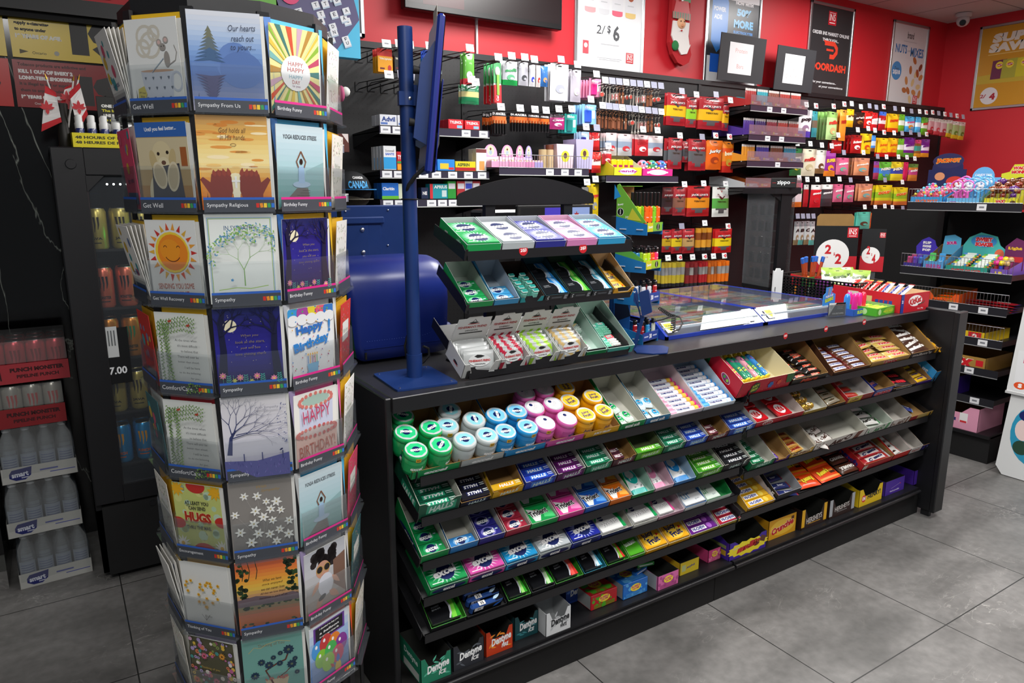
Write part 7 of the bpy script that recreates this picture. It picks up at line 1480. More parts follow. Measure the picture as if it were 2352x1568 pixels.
# ---- section A --
def condom(c1,c2):
 def f(w,h):
  def go(b): b.box((-w/2,-h/2,0),(w/2,h*.18,.012),mt(c1,.35,coat=.3),None,.001); b.box((-w/2,h*.18,.004),(w/2,h*.5,.006),mt(c2,.4)); A=Art(b,T(0,0,.0123)); A.text('TROJAN',0,h*.06,w*.8,h*.1,'#f2e9d0',0,.05); A.rect(-w*.2,-h*.34,w*.3,h*.07,'#6a1a2a'); A.disc(w*.28,-h*.3,w*.12,'#c8302a',h*.12)
  return cached(('cd',c1,round(w,3)),go)
 return f
for box,c1,c2,n,d_ in (((866,112,901,166),'#f2a516','#c8281e',3,'orange yellow hanging box'),((902,112,925,165),'#17171a','#221c14',2,'black hanging box'),((927,114,945,165),'#3a1f78','#4a2a8a',2,'purple hanging box by the blue pole'),((972,117,994,171),'#3a9ae8','#2a5ad0',2,'bright blue hanging box'),((994,118,1013,171),'#b9cfd8','#6a2a8a',2,'pale hanging box with purple header')):
 hang(box,None,d_,n,name='hanging_box',cat='box',mesh=condom(c1,c2),dy=.03)
hang((1062,122,1088,196),S_('#5fb03a',None,None,'',blob='#e6e6e8',foot='#d8404a'),'green and white toothpaste pack',2,name='toothpaste_pack',cat='toothpaste')
hang((1058,194,1099,238),S_('#1f7f52',None,'#d9cf8a','',foot='#238a58'),'dark green carded pack',2,name='carded_pack',cat='pack')
for i,(x,y) in enumerate(((893,171),(923,171),(988,178),(955,176),(1092,188))): hook(x,y,'nothing, %s empty hook of the second row' % ORD[i],3.22,i % 2)
# ---- shelves on the wall --
def wshelf(x0,x1,z,y0,desc=None,fence=0,tags=(),acryl=0,side=True):
 b=B(); b.box((x0,y0,z-.03),(x1,YP,z-.026),M_BLACK); b.box((x0,y0,z-.038),(x1,y0+.006,z),M_BLACK); b.box((x0,y0-.004,z-.036),(x1,y0,z-.004),mt('#3a3646',.25)); b.box((x0,y0-.006,z-.04),(x1,y0,z-.036),mt('#c9ccc9',.4))
 for x in (x0,x1-.003): b.prism([(y0,z-.034),(YP,z-.09),(YP,z-.02),(y0,z-.004)],x,x+.003,M_BLACK,XM)
 s=mk('shelf',b,None,pb)
 for i,tx in enumerate(tags): b=B(); A=Art(b,frame((tx,y0-.0045,z-.02),(1,0,0),(0,0,1),(0,-1,0)),z=3e-4); A.rect(0,0,.05,.03,'#eceef2'); A.rect(0,0,.026,.008,'#9a9ca4'); mk('shelf_tag',b,None,s)
 if fence:
  b=B(); m=M_STEEL; b.tube([(x0,y0-.004,z+fence),(x1,y0-.004,z+fence)],.002,m,6); b.tube([(x0,y0-.004,z),(x1,y0-.004,z)],.002,m,6); n=int((x1-x0)/.018)
  for i in range(n+1): x=x0+(x1-x0)*i/n; b.tube([(x,y0-.004,z),(x,y0-.004,z+fence)],.0011,m,4)
  mk('wire_fence',b,None,s)
 if acryl: b=B(); b.box((x0,y0-.002,z),(x1,y0,z+acryl),M_CLEAR2); mk('clear_lip',b,None,s)
 return s
def pbox(x0,y0,x1,y1,Y,col,d=.06,words=(),n=1,desc='box',name='product_box',deco=None,dx=.0,zfix=None,cat='box'):
 cx,cy=(x0+x1)/2,(y0+y1)/2; a=atY(x0,y1,Y); c=atY(x1,y0,Y); w=c.x-a.x; h=atY(cx,y0,Y).z-atY(cx,y1,Y).z; z=zfix if zfix is not None else atY(cx,y1,Y).z
 def go(b):
  b.box((0,0,0),(w,d,h),mt(col,.4),None,.001); A=Art(b,frontf(w,h))
  if deco:
   for (u,v,ww,hh,cc) in deco: A.rect(u*w,v*h,ww*w,hh*h,cc)
  for (t_,u,v,ww,hh,cc) in words: A.text(t_,u*w,v*h,ww*w,hh*h,cc,0,.04)
 me=cached(('pb',desc,round(w,3)),go)
 for k in range(n): mk(name,me,T(a.x+k*dx,Y+k*(d+.002),z),label=desc if n == 1 else '%s, %s from the front' % (desc,ORD[k]),cat=cat)
wshelf(1.34,1.935,1.845,3.25,tags=[1.37,1.43,1.50,1.56,1.80,1.90]); wshelf(1.335,1.932,1.642,3.25,tags=[1.37,1.43,1.56,1.63,1.72,1.81,1.89]); wshelf(1.33,1.93,1.505,3.25,tags=[1.37,1.43,1.50,1.60,1.66,1.72])
for i,x in enumerate((873,914,940)): pbox(x,267+i,x+38,292+i,3.27,'#dfe2ea',.05,(('Advil',0,.1,.8,.45,'#22408a'),),2,'%s small white pill box on the upper shelf' % ORD[i],deco=((-.25,-.3,.4,.2,'#5a7ac0'),),zfix=1.8455,dx=-.0)
pbox(972,270,1000,292,3.27,'#3a4aa8',.05,(),1,'blue and yellow pill box behind the display',deco=((.2,0,.4,.6,'#e8b82a'),),zfix=1.8455)
for i,x in enumerate((1030,1068)): pbox(x,273+i,x+34,295,3.27,'#cf2430',.05,(('TYLENOL',0,.2,.8,.3,'#f6e8e8'),),2,'%s red pill box on the upper shelf' % ORD[i],deco=((.25,-.25,.35,.3,'#8ac0e8'),),zfix=1.8455)
pbox(882,333,909,388,3.27,'#eef0f2',.035,(('Sommeil',0,.3,.7,.1,'#9a9ca0'),('SANTE',0,.16,.7,.1,'#3a6ad0')),4,'tall white and blue sleep aid box',deco=((0,-.22,1,.5,'#2fa0e0'),),zfix=1.6425,dx=-.001)
pbox(913,346,941,388,3.27,'#c81e2a',.04,(('TYLENOL',0,.2,.9,.24,'#f6ecec'),),2,'red green and orange cold box',deco=((0,-.08,1,.12,'#2f9a4a'),(0,-.36,1,.36,'#f0a01e')),zfix=1.6425)
pbox(972,363,1002,390,3.27,'#2f7fd8',.05,(),1,'left blue remedy box',deco=((.2,-.2,.5,.3,'#7a5ad0'),),zfix=1.6425)
pbox(1005,362,1044,388,3.27,'#2a8ae0',.05,(),1,'right blue and yellow remedy box',deco=((-.1,-.1,.5,.5,'#e8c83a'),(.3,-.3,.3,.2,'#d8303a')),zfix=1.6425)
pbox(1046,366,1092,388,3.27,'#e8cf1c',.05,(('ASPIRIN',-.1,.15,.6,.34,'#3a5a2a'),),1,'flat yellow and red tablet box',deco=((0,-.3,1,.34,'#b81e2a'),),zfix=1.6425)
pbox(1094,336,1117,388,3.27,'#ece6e2',.04,(),2,'white box with an orange figure',deco=((0,.4,1,.16,'#7a3a3a'),(.05,-.25,.5,.4,'#f0a25a')),zfix=1.6425)
pbox(878,422,915,459,3.27,'#1f6fd0',.05,(('Claritin',-.1,.15,.7,.2,'#f2f4fa'),),2,'blue allergy box with green foot',deco=((0,-.4,1,.2,'#6ac03a'),),zfix=1.5055)
pbox(916,423,938,458,3.27,'#d8e0c4',.05,(),1,'pale green box beside the blue allergy box',zfix=1.5055)
pbox(968,430,984,456,3.27,'#1d2a4a',.04,(('NE',0,0,.6,.3,'#f0f0f0'),),1,'small navy box right of the blue pole',zfix=1.5055)
pbox(988,422,1028,456,3.27,'#1f9aa8',.05,(('APRIUS',.1,.3,.74,.22,'#f0f6f6'),),1,'teal and red denture box',deco=((-.42,0,.16,1,'#d8323a'),(.3,-.15,.26,.44,'#cfe0e2')),zfix=1.5055)
for i,(x,c) in enumerate(((1029,'#2f9a3a'),(1050,'#b8343a'),(1068,'#c9ccd8'),(1085,'#a82a34'))): pbox(x,414-i,x+18,455-i,3.27,c,.05,(),1,'%s of four upright hygiene boxes' % ORD[i],deco=((0,.2,.8,.3,'#e6e4ea' if c[1] != 'c' else '#3a4ac0'),),zfix=1.5055)
# B: wire fenced shelf with perfume cartons
wshelf(1.963,2.545,1.662,3.20,fence=.065,tags=[2.28,2.38,2.47])
for i,(x0,x1,yt,c,c2) in enumerate(((1120,1160,345,'#e8a8cc','#f0bcd8'),(1161,1196,352,'#ea9cc4','#f2b8d4'),(1196,1219,349,'#d88ab8','#e8a8cc'),(1218,1238,348,'#a89cd4','#b8b0e0'))):
 a=atY(x0,380,3.26); c_=atY(x1,380,3.26); w=c_.x-a.x; b=B(); b.box((0,0,0),(w,.14,.03),mt(c,.6)); b.box((.002,.1,.03),(w-.002,.104,.06),mt(c2,.6)); pts=[(w*.12,.06)]+[(w*.5+w*.38*cos(t),.07+.05*sin(t)) for t in (pi*k/10 for k in range(11))][::-1]+[(w*.88,.06)]
 b.prism(pts,0,.002,mt(c,.5),frame((0,.1,0),(1,0,0),(0,0,1),(0,-1,0))); A=Art(b,frame((w/2,.098,.088),(1,0,0),(0,0,1),(0,-1,0))); A.disc(0,0,w*.2,'#efe2b4',.026); A.disc(0,.008,w*.06,'#6a4a3a'); A.disc(0,-.01,w*.1,'#9ab0c0',.012)
 for k in range(6): b.box((.004+k*w/6.3,.005,.03),(.002+(k+.8)*w/6.3,.095,.036+.004*(k % 2)),mt(['#f4e6ee','#f6e0b8','#f0d0e0'][k % 3],.5))
 mk('scent_carton',b,T(a.x,3.22,1.6625),label='%s oval topped pastel carton on the wire fenced shelf' % ORD[i],cat='carton')
for i,(x,c) in enumerate(((1240,'#b9a27a'),(1256,'#c9b08a'))): p=atY(x+6,370,3.28); b=B(); b.cyl((0,0,0),(0,0,.10),.022,.022,mt(c,.6),16); b.cyl((0,0,.1),(0,0,.125),.022,.022,mt('#6a3420',.5),16) if i else None; mk('paper_tube',b,T(p.x,3.28,1.6625),label='%s tan paper tube on the fenced shelf' % ['left','right'][i],cat='tube')
for i,(x0,x1,c) in enumerate(((1278,1318,'#dcc4d0'),(1322,1362,'#b4aed4'))):
 a=atY(x0,385,3.24); c_=atY(x1,385,3.24); w=c_.x-a.x; h=.13+.03*i; b=B(); b.prism([(.01,0),(w-.01,0),(w,h),(0,h)],0,.12,mt(c,.5),frame((0,.12,0),(1,0,0),(0,0,1),(0,-1,0))); A=Art(b,frame((w/2,0,h*.5),(1,0,0),(0,0,1),(0,-1,0))); A.disc(0,.0,w*.24,'#d8d43a',.03,16); A.disc(0,.004,w*.1,'#5a3a3a',.016)
 mk('scent_carton',b,T(a.x,3.24,1.6625),label='%s flared carton with a yellow oval on the fenced shelf' % ['pink','lilac'][i],cat='carton')
# C: shelf with yellow and pink toys
q0,q1=atY(1392,402,3.2),atY(1557,404,3.2); wshelf(q0.x,q1.x,q0.z,3.20)
zc_=q0.z+.0005
def disp(x0,x1,h,c,desc,word,wc,Y=3.22,d=.16,hf=.045):
 a=atY(x0,398,Y); c_=atY(x1,398,Y); w=c_.x-a.x; o=mk('display_carton',carton(w,d,hf,h,c,mt('#cfc9a8',.8),(lambda A,w,h: (A.disc(0,0,w*.3,'#f0e6f0',h*.4),A.text(word,0,0,w*.7,h*.4,wc,0,.04)))),T(a.x,Y,zc_),label=desc,cat='carton'); return a.x,w
x,w=disp(1410,1474,.13,'#e6d82a','yellow carton of novelty candy on the toy shelf','candy','#b02a9a')
for k in range(4): mk('candy_toy',cached('ytoy',lambda b: (b.box((-.017,-.012,0),(.017,.012,.07),mt('#f4d81e',.3),None,.006),b.box((-.013,-.013,.01),(.013,-.012,.04),mt('#a82a5a',.4)))),T(x+.03+k*.042,3.26,zc_+.02),label='yellow capped candy toy, %s from the left on the toy shelf' % ORD[k],cat='toy')
x,w=disp(1476,1545,.05,'#e8288e','hot pink carton on the toy shelf','pearls','#ffffff',hf=.04)
for k in range(3):
 def ballm(b,k=k): b.ball((0,0,.034),.034,mt(['#d88aa8','#4a9a6a','#5a6ac8'][k],.2,coat=.8),16); [b.ball((.03*cos(a),-.03*abs(sin(a))-.004,.034+.02*sin(a*2)),.008,mt(['#e8d83a','#e84a4a','#3a9ad8','#f0f0f0'][j % 4],.3),8) for j,a in enumerate(2*pi*i/9 for i in range(9))]
 mk('candy_ball',cached('cball%d' % k,ballm),T(x+.04+k*.075,3.27,zc_+.025),label='%s round clear candy ball in the hot pink carton' % ['pink','green','blue'][k],cat='toy')
# E: bar shelves
for i,(z,nm) in enumerate(((2.075,'top'),(1.895,'second'),(1.732,'third'),(1.565,'lowest'))):
 wshelf(3.80,4.372,z,3.16,tags=[3.98,4.12] if i < 2 else [4.10],acryl=.06)
 cs=[['#a82a2a','#2aa0b0','#8a4a3a','#a8322c','#b03a30'],['#4a2f8a','#3a2a6a','#8a2a3a','#a83a34','#9a3a34'],['#d8902a','#3a3aa0','#7a4a34','#2a90b0'],['#b0b4b8','#c9642a','#8a8c90','#d8582a']][i]
 for k,c in enumerate(cs):
  w=.565/len(cs); x=3.804+k*w
  b=B(); b.box((0,0,0),(w-.004,.3,.012),mt(c,.5)); b.prism([(0,.012),(.3,.012),(.3,.07),(.2,.075),(0,.03)],0,.0015,mt(c,.5),XM)
  A=Art(b,frontf(w-.004,.03)); A.rect(0,0,w*.8,.02,c); A.disc(-w*.25,0,.008,'#d8d42a'); A.text('bar',.0,0,w*.3,.012,'#e8e8e8',0,.03)
  t=mk('bar_carton',b,T(x,3.17,z),label='%s open bar carton from left on the %s shelf of snack bars' % (ORD[k],nm),cat='carton')
  for q in range(5): mk('snack_bar',cached(('sbar',c),lambda b: (pillow(b,.03,.12,.014,lambda u,v: mt('#c9c4c0',.3) if v > .85 or v < .1 else mt(c,.3,coat=.4),4,8))),T(x+.012+q*(w-.02)/5,3.21,z+.045) @ Rz(90) @ Ry(90) @ Rz(90),label='snack bar, %s in the %s carton of the %s bar shelf' % (ORD[q],ORD[k],nm),cat='snack bar',group='snack bars on the %s bar shelf' % nm) if i < 3 else None
# left end fixture: hats, plush, games
lf=mk('corner_shelving',None,label='black shelf unit at the left end of the back wall',cat='shelving unit')
XL0,XL1=.55,1.24
b=B(); b.box((XL0,3.585,.12),(XL1,3.6,2.24),M_BLACKM); mk('back_panel',b,None,lf)
for px,py,nm in ((768,130,'t'),(780,238,'t'),(790,350,'t'),(800,462,'t')):
 p=atY(px,py,3.2); b=B(); b.box((XL0,3.2,p.z),(p.x+ (.0),3.585,p.z+.005),M_BLACK); b.box((XL0,3.197,p.z-.002),(p.x,3.2,p.z+.03),mt('#8f90a0',.35)); b.box((XL0,3.194,p.z+.028),(p.x,3.2,p.z+.034),mt('#d8dad8',.4))
 for k in range(3): b.box((p.x-.075-.085*k,3.192,p.z-.003),(p.x-.01-.085*k,3.1945,p.z+.028),mt('#dcdde4',.5))
 mk('shelf',b,None,lf)
zs_=[atY(px,py,3.2).z+.0055 for px,py in ((768,130),(780,238),(790,350),(800,462))]
# plush
pp=atY(772,200,3.28); t=mk('plush_toy',None,T(pp.x-.03,3.32,zs_[1]),label='white and aqua plush panda toy on the shelf behind the cards',cat='plush toy')
mw,ma=mt('#e4e6e0',.8),mt('#6ac4c8',.8)
b=B(); b.ball((0,0,.05),.055,mw,16,None,(1,.8,1)); b.ball((0,-.03,.045),.035,ma,12,None,(1,.5,1)); mk('body',b,None,t)
b=B(); b.ball((-.01,-.01,.125),.046,mw,16); b.ball((.012,-.045,.13),.014,ma,10,None,(1,.5,1.3)); b.ball((-.03,-.045,.13),.014,ma,10,None,(1,.5,1.3)); b.ball((.012,-.054,.132),.005,mt('#1a1a1a',.2),8); b.ball((-.03,-.054,.132),.005,mt('#1a1a1a',.2),8); b.ball((-.01,-.056,.113),.005,mt('#2a1a1a',.3),8); mk('head',b,None,t)
for s in (-.045,.03): b=B(); b.ball((s,0,.168),.017,mt('#4a9ac8',.8),12); mk('ear',b,None,t)
b=B(); b.ball((.06,-.02,.05),.03,mt('#b8507a',.7),12,None,(.5,.8,1.2)); b.ball((.08,-.02,.06),.022,mw,12); mk('arm',b,None,t)
pp=atY(784,318,3.26); b=B(); b.box((-.07,0,0),(.035,.03,.08),mt('#5a2418',.5)); A=Art(b,frame((-.0175,0,.04),(1,0,0),(0,0,1),(0,-1,0))); A.disc(0,0,.025,'#8a6a3a',.014); A.poly([(.02,.04),(.05,.04),(.05,-.0)],'#e8dcd8'); mk('product_box',b,T(pp.x,3.26,zs_[2]),label='dark brown box with a white corner behind the card rack',cat='box')
# cap
pp=atY(815,425,3.3); t=mk('baseball_cap',None,T(pp.x,3.34,zs_[3]+.045),label='black cap with blue brim lettered CANADA',cat='cap')
b=B(); b.ball((0,0,0),.092,mt('#15161a',.8),22,None,(1,1.05,.95)); fn=lambda x,y,e: ((.095+e)*sin(x/.095),-(.1+e)*cos(x/.095)*sqrt(max(0,1-((y)/.1)**2)),y); A=Art(b,None,fn,z=.001); A.text('CANADA',.0,.024,.10,.034,'#3a9ad0',0,.04); A.text('CANADA',.0,.056,.05,.012,'#d8d8da',0,.03); mk('crown',b,None,t)
b=B(); bp=[(.09*cos(a),-.05-.13*sin(a)) for a in (pi*k/14 for k in range(15))]+[(-.088,0),(.088,0)]; b.prism(bp,.0,.004,mt('#2a7fc0',.6),T(.0,0,.0)); mk('brim',b,None,t)
b=B(); b.ball((0,0,0),.088,mt('#5a564c',.8),20,None,(1,1.05,.5)); b.prism([(.085*cos(a),-.05-.12*sin(a)) for a in (pi*k/14 for k in range(15))],.0,.004,mt('#6a665a',.7)); mk('baseball_cap',b,T(pp.x-.01,3.34,zs_[3]+.001),label='grey green cap lying under the black cap',cat='cap')
# boxed games on the top shelf
p1=atY(828,112,3.22)
def game(A,w,h):
 A.rect(0,0,w,h,'#4fc0e8'); A.poly([(-w*.5,h*.08),(w*.44,h*.18),(w*.5,-.05*h),(w*.2,-h*.42),(-w*.4,-h*.3)],'#5a5580'); R=random.Random(3)
 for i in range(26):
  x,y=R.uniform(-.45,.42)*w,R.uniform(-.36,.2)*h; A.rect(x,y,w*.09,w*.08,'#b8cce0',20); A.rect(x,y+w*.012,w*.085,w*.07,'#eceff4',20); A.text(R.choice('ABCDEGHINORSTUWZ'),x,y+w*.014,w*.034,w*.04,'#3a3a4a',20,.02)
 A.disc(-w*.34,h*.14,w*.12,'#e8407a'); [A.rect(-w*.34,h*.14+w*(.05-.033*k),w*.15,w*.014,'#f6c8d8') for k in range(4)]; A.rect(w*.0,h*.4,w,h*.1,'#eef4f8'); A.text('WORDS',0,h*.4,w*.6,h*.07,'#2a4a7a',0,.05)
b=B(); gw,gh=.36,.36; b.box((0,0,0),(gw,.05,gh),mt('#4fb8e0',.35)); game(Art(b,frontf(gw,gh)),gw,gh); mk('board_game',b,T(p1.x-gw,3.22,zs_[0]),label='light blue boxed letter tile word game standing on the top shelf',cat='board game')
p2=atY(700,110,3.22); b=B(); cw=.46; b.box((0,0,0),(cw,.09,.32),mt('#b9b4b8',.3),None,.01); A=Art(b,frontf(cw,.32)); A.rect(0,.02,cw*.84,.2,'#6ab83a'); A.disc(-cw*.3,.08,.045,'#f2c81c',.024); A.text('Crayola',-cw*.3,.08,.07,.018,'#2a7a3a',0,.04); A.text('SUPER',.04,.07,.2,.05,'#e88a9a',0,.08,out='#ffffff'); A.rect(0,-.12,cw*.9,.05,'#e8642a'); mk('craft_kit',b,T(p2.x-cw,3.22,zs_[0]),label='boxed green craft colouring kit left of the word game',cat='craft kit')
p3=atY(497,20,3.3); b=B(); b.box((-.035,0,0),(.035,.003,.26),mt('#8a1438',.5)); A=Art(b,frame((0,0,.13),(1,0,0),(0,0,1),(0,-1,0))); A.text('Gift Cards',0,.0,.2,.03,'#f0d8e0',-90,.02,.2); mk('gift_sign',b,T(p3.x,3.3,p3.z-.04),label='small maroon sign with handwritten lettering above the card rack',cat='sign')
b=B(); b.box((-.03,0,0),(.03,.2,.02),M_BLACK); mk('sign_base',b,T(p3.x,3.25,p3.z-.06),label='black foot of the small maroon sign',cat='sign holder')
# == CORNER CANDY UNIT AND FREEZER
XF=4.38; YA,YB_=1.80,2.415
cu=mk('corner_gondola',None,label='black shelf unit of boxed candy facing the aisle at right',cat='shelving unit')
b=B(); b.box((4.84,YA-.03,0),(4.86,YB_+.5,1.42),M_BLACKM); mk('back_panel',b,None,cu)
b=B(); b.box((4.80,YB_-.01,0),(4.84,YB_+.03,1.45),M_BLACK); mk('upright',b,None,cu)
b=B(); b.box((XF+.02,YA,0),(4.84,YB_,.16),M_BLACKM); b.box((XF-.0,YA,.15),(4.84,YB_,.17),M_BLACK); mk('base',b,None,cu)
RZ=[1.478,1.095,.908,.725,.555,.385]
RXF=[XF]*6
for i,z in enumerate(RZ):
 b=B(); b.box((XF,YA,z-.034),(4.84,YB_,z-.03),M_BLACK); b.box((XF-.004,YA,z-.045),(XF,YB_,z-.002),mt('#26262b',.3)); b.box((XF-.006,YA,z-.048),(XF-.004,YB_,z-.044),mt('#8f9092',.4)); b.box((XF,YA,z-.03),(4.84,YA+.003,z-.004),M_BLACK); s=mk('shelf',b,None,cu)
 if i < 4:
  b=B(); n=34; h=.075; b.tube([(XF-.004,YA,z+h),(XF-.004,YB_,z+h)],.002,M_STEEL,6); b.tube([(XF-.004,YA,z),(XF-.004,YB_,z)],.002,M_STEEL,6); [b.tube([(XF-.004,YA+(YB_-YA)*k/n,z),(XF-.004,YA+(YB_-YA)*k/n,z+h)],.0011,M_STEEL,4) for k in range(n+1)]; mk('wire_fence',b,None,s)
 for yy in ((2.0,),(),(2.08,1.92),(1.9,),(1.95,),(1.9,))[i]: b=B(); A=Art(b,frame((XF-.0045,yy,z-.024),(0,-1,0),(0,0,1),(-1,0,0)),z=3e-4); A.rect(0,0,.05,.034,'#e2e3e6'); A.rect(0,0,.026,.01,'#7a7c82'); mk('shelf_tag',b,None,s)
FR=frame((0,0,0),(0,-1,0),(0,0,1),(-1,0,0))
def rbox(y0,y1,z,h,col,desc,art=None,d=.2,x=XF+.01,hb=None,inner=None,notch=0,closed_=False):
 w=abs(y1-y0); M=Matrix(((0,1,0,x),(-1,0,0,max(y0,y1)),(0,0,1,z-.0295),(0,0,0,1)))
 o=mk('candy_carton',carton(w,d,h,hb or h,col,inner or M_KRAFT,art,None,notch),M,label=desc,cat='carton'); return M,w
def hdr(M,w,y,h,pts,col,art,desc):
 b=B(); b.prism(pts,0,.003,mt(col,.4),Rx(90)); A=Art(b,frame((0,-.0035,0),(1,0,0),(0,0,1),(0,-1,0))); art(A); mk('header_card',b,M @ T(w/2,y,0),label=desc,cat='display card')
dome=lambda w,h,r: [(-w/2,0),(w/2,0),(w/2,h)]+[(r*cos(t),h+r*sin(t)) for t in (pi*k/12 for k in range(13))]+[(-w/2,h)]
z=RZ[0]
M,w=rbox(2.41,2.22,z,.06,'#3a9ad8','blue front carton of bubble gum toys, top shelf',W_('JACKPOT','#e8641e',sw=.7,sh=.5),hb=.12)
hdr(M,w,.2,.3,dome(.22,.22,.09),'#1d2456',lambda A: (A.disc(0,.27,.09,'#2a2a5a',.045),A.text('JACKPOT',0,.27,.14,.03,'#e8641e',0,.08,out='#f6d23a'),A.disc(-.04,.18,.03,'#d8956a',.024),A.disc(.05,.15,.05,'#c83a2a',.03),A.hold(),[A.disc(random.uniform(-.1,.1),random.uniform(.02,.11),.008,random.choice(['#e83a2a','#f0c81c','#3aa84a','#3a7ad8','#e87a2a']),n=7) for _ in range(120)],A.hold(False)),'dark blue jackpot header card with gumballs, top shelf')
def gumtoy(c):
 def go(b): b.ball((0,0,.03),.03,mt(c,.25,coat=.7),14,None,(1,.8,1)); [b.ball((.03*cos(a),-.02,.03+.03*sin(a)),.008,mt(['#5ac8e8','#f0e04a','#e85a9a'][k % 3],.3),8) for k,a in enumerate(2*pi*i/9 for i in range(9))]; b.box((-.012,-.01,.055),(.012,.01,.066),mt('#6ac8f0',.3),None,.003)
 return cached(('gt',c),go)
for c_ in range(2):
 for k in range(3): mk('bubble_toy',gumtoy('#e86a9a' if k else '#d84a6a'),M @ T(.05+.09*c_,.03+.06*k,.035+.02*k),label='pink round bubble toy, %s from front, %s column on top shelf' % (ORD[k],['left','right'][c_]),cat='toy')
M,w=rbox(2.20,2.02,z,.055,'#6ab8e8','pale blue carton of candy fans, top shelf',lambda A,w,h: (A.rect(0,-h*.2,w,h*.5,'#4fa0d8'),A.rect(-w*.3,0,w*.2,h*.3,'#8a4aa0')),hb=.13)
hdr(M,w,.2,.3,dome(.2,.17,.06),'#6ab4e6',lambda A: (A.text('CANDY FAN',0,.185,.09,.014,'#f4f8fa',0,.03),A.text('VENTILATEUR',0,.165,.1,.01,'#f4f8fa',0,.02),A.rect(0,.07,.18,.05,'#7ac86a'),A.disc(.07,.13,.016,'#e8508a'),A.rect(-.05,.1,.05,.03,'#eaf0f2')),'pale blue domed header card over the candy fans')
def fan_(c):
 def go(b): m=mt(c,.3,coat=.5); b.tube([(.032*cos(a),0,.10+.032*sin(a)) for a in (2*pi*i/20 for i in range(21))],.0045,m,8); b.box((-.008,-.006,0),(.008,.006,.068),m,None,.003); b.box((-.014,-.008,.0),(.014,.008,.03),m,None,.004); b.ball((0,0,.1),.008,mt('#f0e6f0',.3),10); [b.ball((.014*cos(a),0,.1+.014*sin(a)),.011,mt('#dfe6ee',.3),8,None,(1,.2,1)) for a in (0,2.1,4.2)]; b.ball((-.016,0,.05),.008,m,8)
 return cached(('fan',c),go)
for c_,(c,cn) in enumerate((('#ea6ac8','pink'),('#ea6ac8','pink'),('#5ab4ea','blue'))):
 for k in range(3): mk('candy_fan',fan_(c if c_ < 2 and k == 0 or c_ == 0 else '#5ab4ea'),M @ T(.035+.06*c_,.03+.045*k,.02+.012*k),label='toy candy fan, %s from the front in the %s column' % (ORD[k],['left','middle','right'][c_]),cat='toy')
M,w=rbox(2.0,1.83,z,.055,'#d8d42a','yellow and blue carton of monkey candies, top shelf',lambda A,w,h: (A.rect(0,-h*.3,w,h*.4,'#2a6ad8'),A.text('WACKY',0,h*.2,w*.3,h*.3,'#d8202a',0,.08,out='#fff'),A.disc(w*.35,0,h*.3,'#5a3a1a')),hb=.13)
hdr(M,w,.2,.3,[(-.1,0),(.1,0),(.1,.19),(.06,.2),(.05,.24),(-.04,.24),(-.06,.2),(-.1,.19)],'#d6da2a',lambda A: (A.text('WACKY',.0,.22,.09,.018,'#d8202a',0,.08,out='#fff'),A.text('MONKEY',.0,.198,.1,.018,'#d8202a',0,.08,out='#fff'),A.disc(.0,.14,.035,'#4a2a1a',.03),A.disc(0,.128,.024,'#e0b48a',.016),A.rect(0,.145,.04,.01,'#c82a1a'),A.rect(0,.05,.2,.06,'#2a6ad8')),'yellow header card over the brown monkey candies')
def monk(c):
 def go(b): b.ball((0,0,.085),.02,mt(c,.2,coat=.7),12); b.ball((0,-.014,.08),.011,mt('#d8a06a',.3),10); [b.ball((s*.02,0,.09),.008,mt(c,.2),8) for s in (-1,1)]; b.ball((0,0,.05),.016,mt(c,.2,coat=.6),10); b.cyl((0,0,0),(0,0,.04),.012,.012,mt('#d8d84a',.4),12)
 return cached(('mk',c),go)
for k in range(9): mk('monkey_candy',monk(['#7a3a1c','#8a2f1a','#5a2a7a','#6a3a20'][k % 4]),M @ T(.03+.05*(k % 3),.03+.045*(k//3),.02+.02*(k//3)) @ Rz(30*k),label='glossy monkey candy topper, %s from front, %s column' % (ORD[k//3],['left','middle','right'][k % 3]),cat='toy')
z=RZ[1]
M,w=rbox(2.41,2.30,z,.05,'#3a2f8a','violet front carton of phone candies, second shelf',W_('FLIP PHONE','#b9c4f0',sw=.7,sh=.3),hb=.08)
hdr(M,w,.16,.3,[(-.06,.05),(.06,.05),(.07,.13),(.05,.15),(.04,.18),(.0,.2),(-.04,.18),(-.07,.14)],'#4a3ab8',lambda A: [A.text(t,-.005,.165-.022*k,.05,.016,'#f4f0fa',0,.1,out='#2a1a6a') for k,t in enumerate(('FLIP','PHONE','POP'))],'purple cloud shaped header card on the second shelf')
for k in range(6): mk('phone_candy',cached(('ph',k % 3),lambda b,k=k: b.box((-.014,-.01,0),(.014,.01,.075),mt(['#b84a7a','#6a4ab8','#4a7ac8'][k % 3],.3,coat=.4),None,.006)),M @ T(.022+.034*(k % 3),.03+.05*(k//3),.012+.012*(k//3)),label='phone shaped candy, %s from left in the %s row' % (ORD[k % 3],['front','back'][k//3]),cat='candy')
M,w=rbox(2.29,2.17,z,.07,'#5aa0d8','light blue carton with two toilet shaped candies',W_('SOUR FLUSH','#c8328a',sw=.7,sh=.5),hb=.16)
hdr(M,w,.19,.3,[(-.055,.1),(.055,.1),(.05,.2),(.01,.22),(-.045,.21)],'#5ab0dc',lambda A: A.text('SOUR',0,.17,.06,.02,'#c8328a',6,.08,out='#fff'),'light blue header card with pink lettering')
for k,c in enumerate(('#5ac86a','#4aa0e0')): mk('toilet_candy',cached(('tl',c),lambda b,c=c: (b.ball((0,0,.035),.022,mt(c,.25,coat=.6),12,None,(1,1,.9)),b.box((-.018,.01,.04),(.018,.022,.085),mt(c,.25,coat=.6),None,.004))),M @ T(.03+.055*k,.03,.03),label='%s toilet shaped candy in the light blue carton' % ['green','blue'][k],cat='candy')
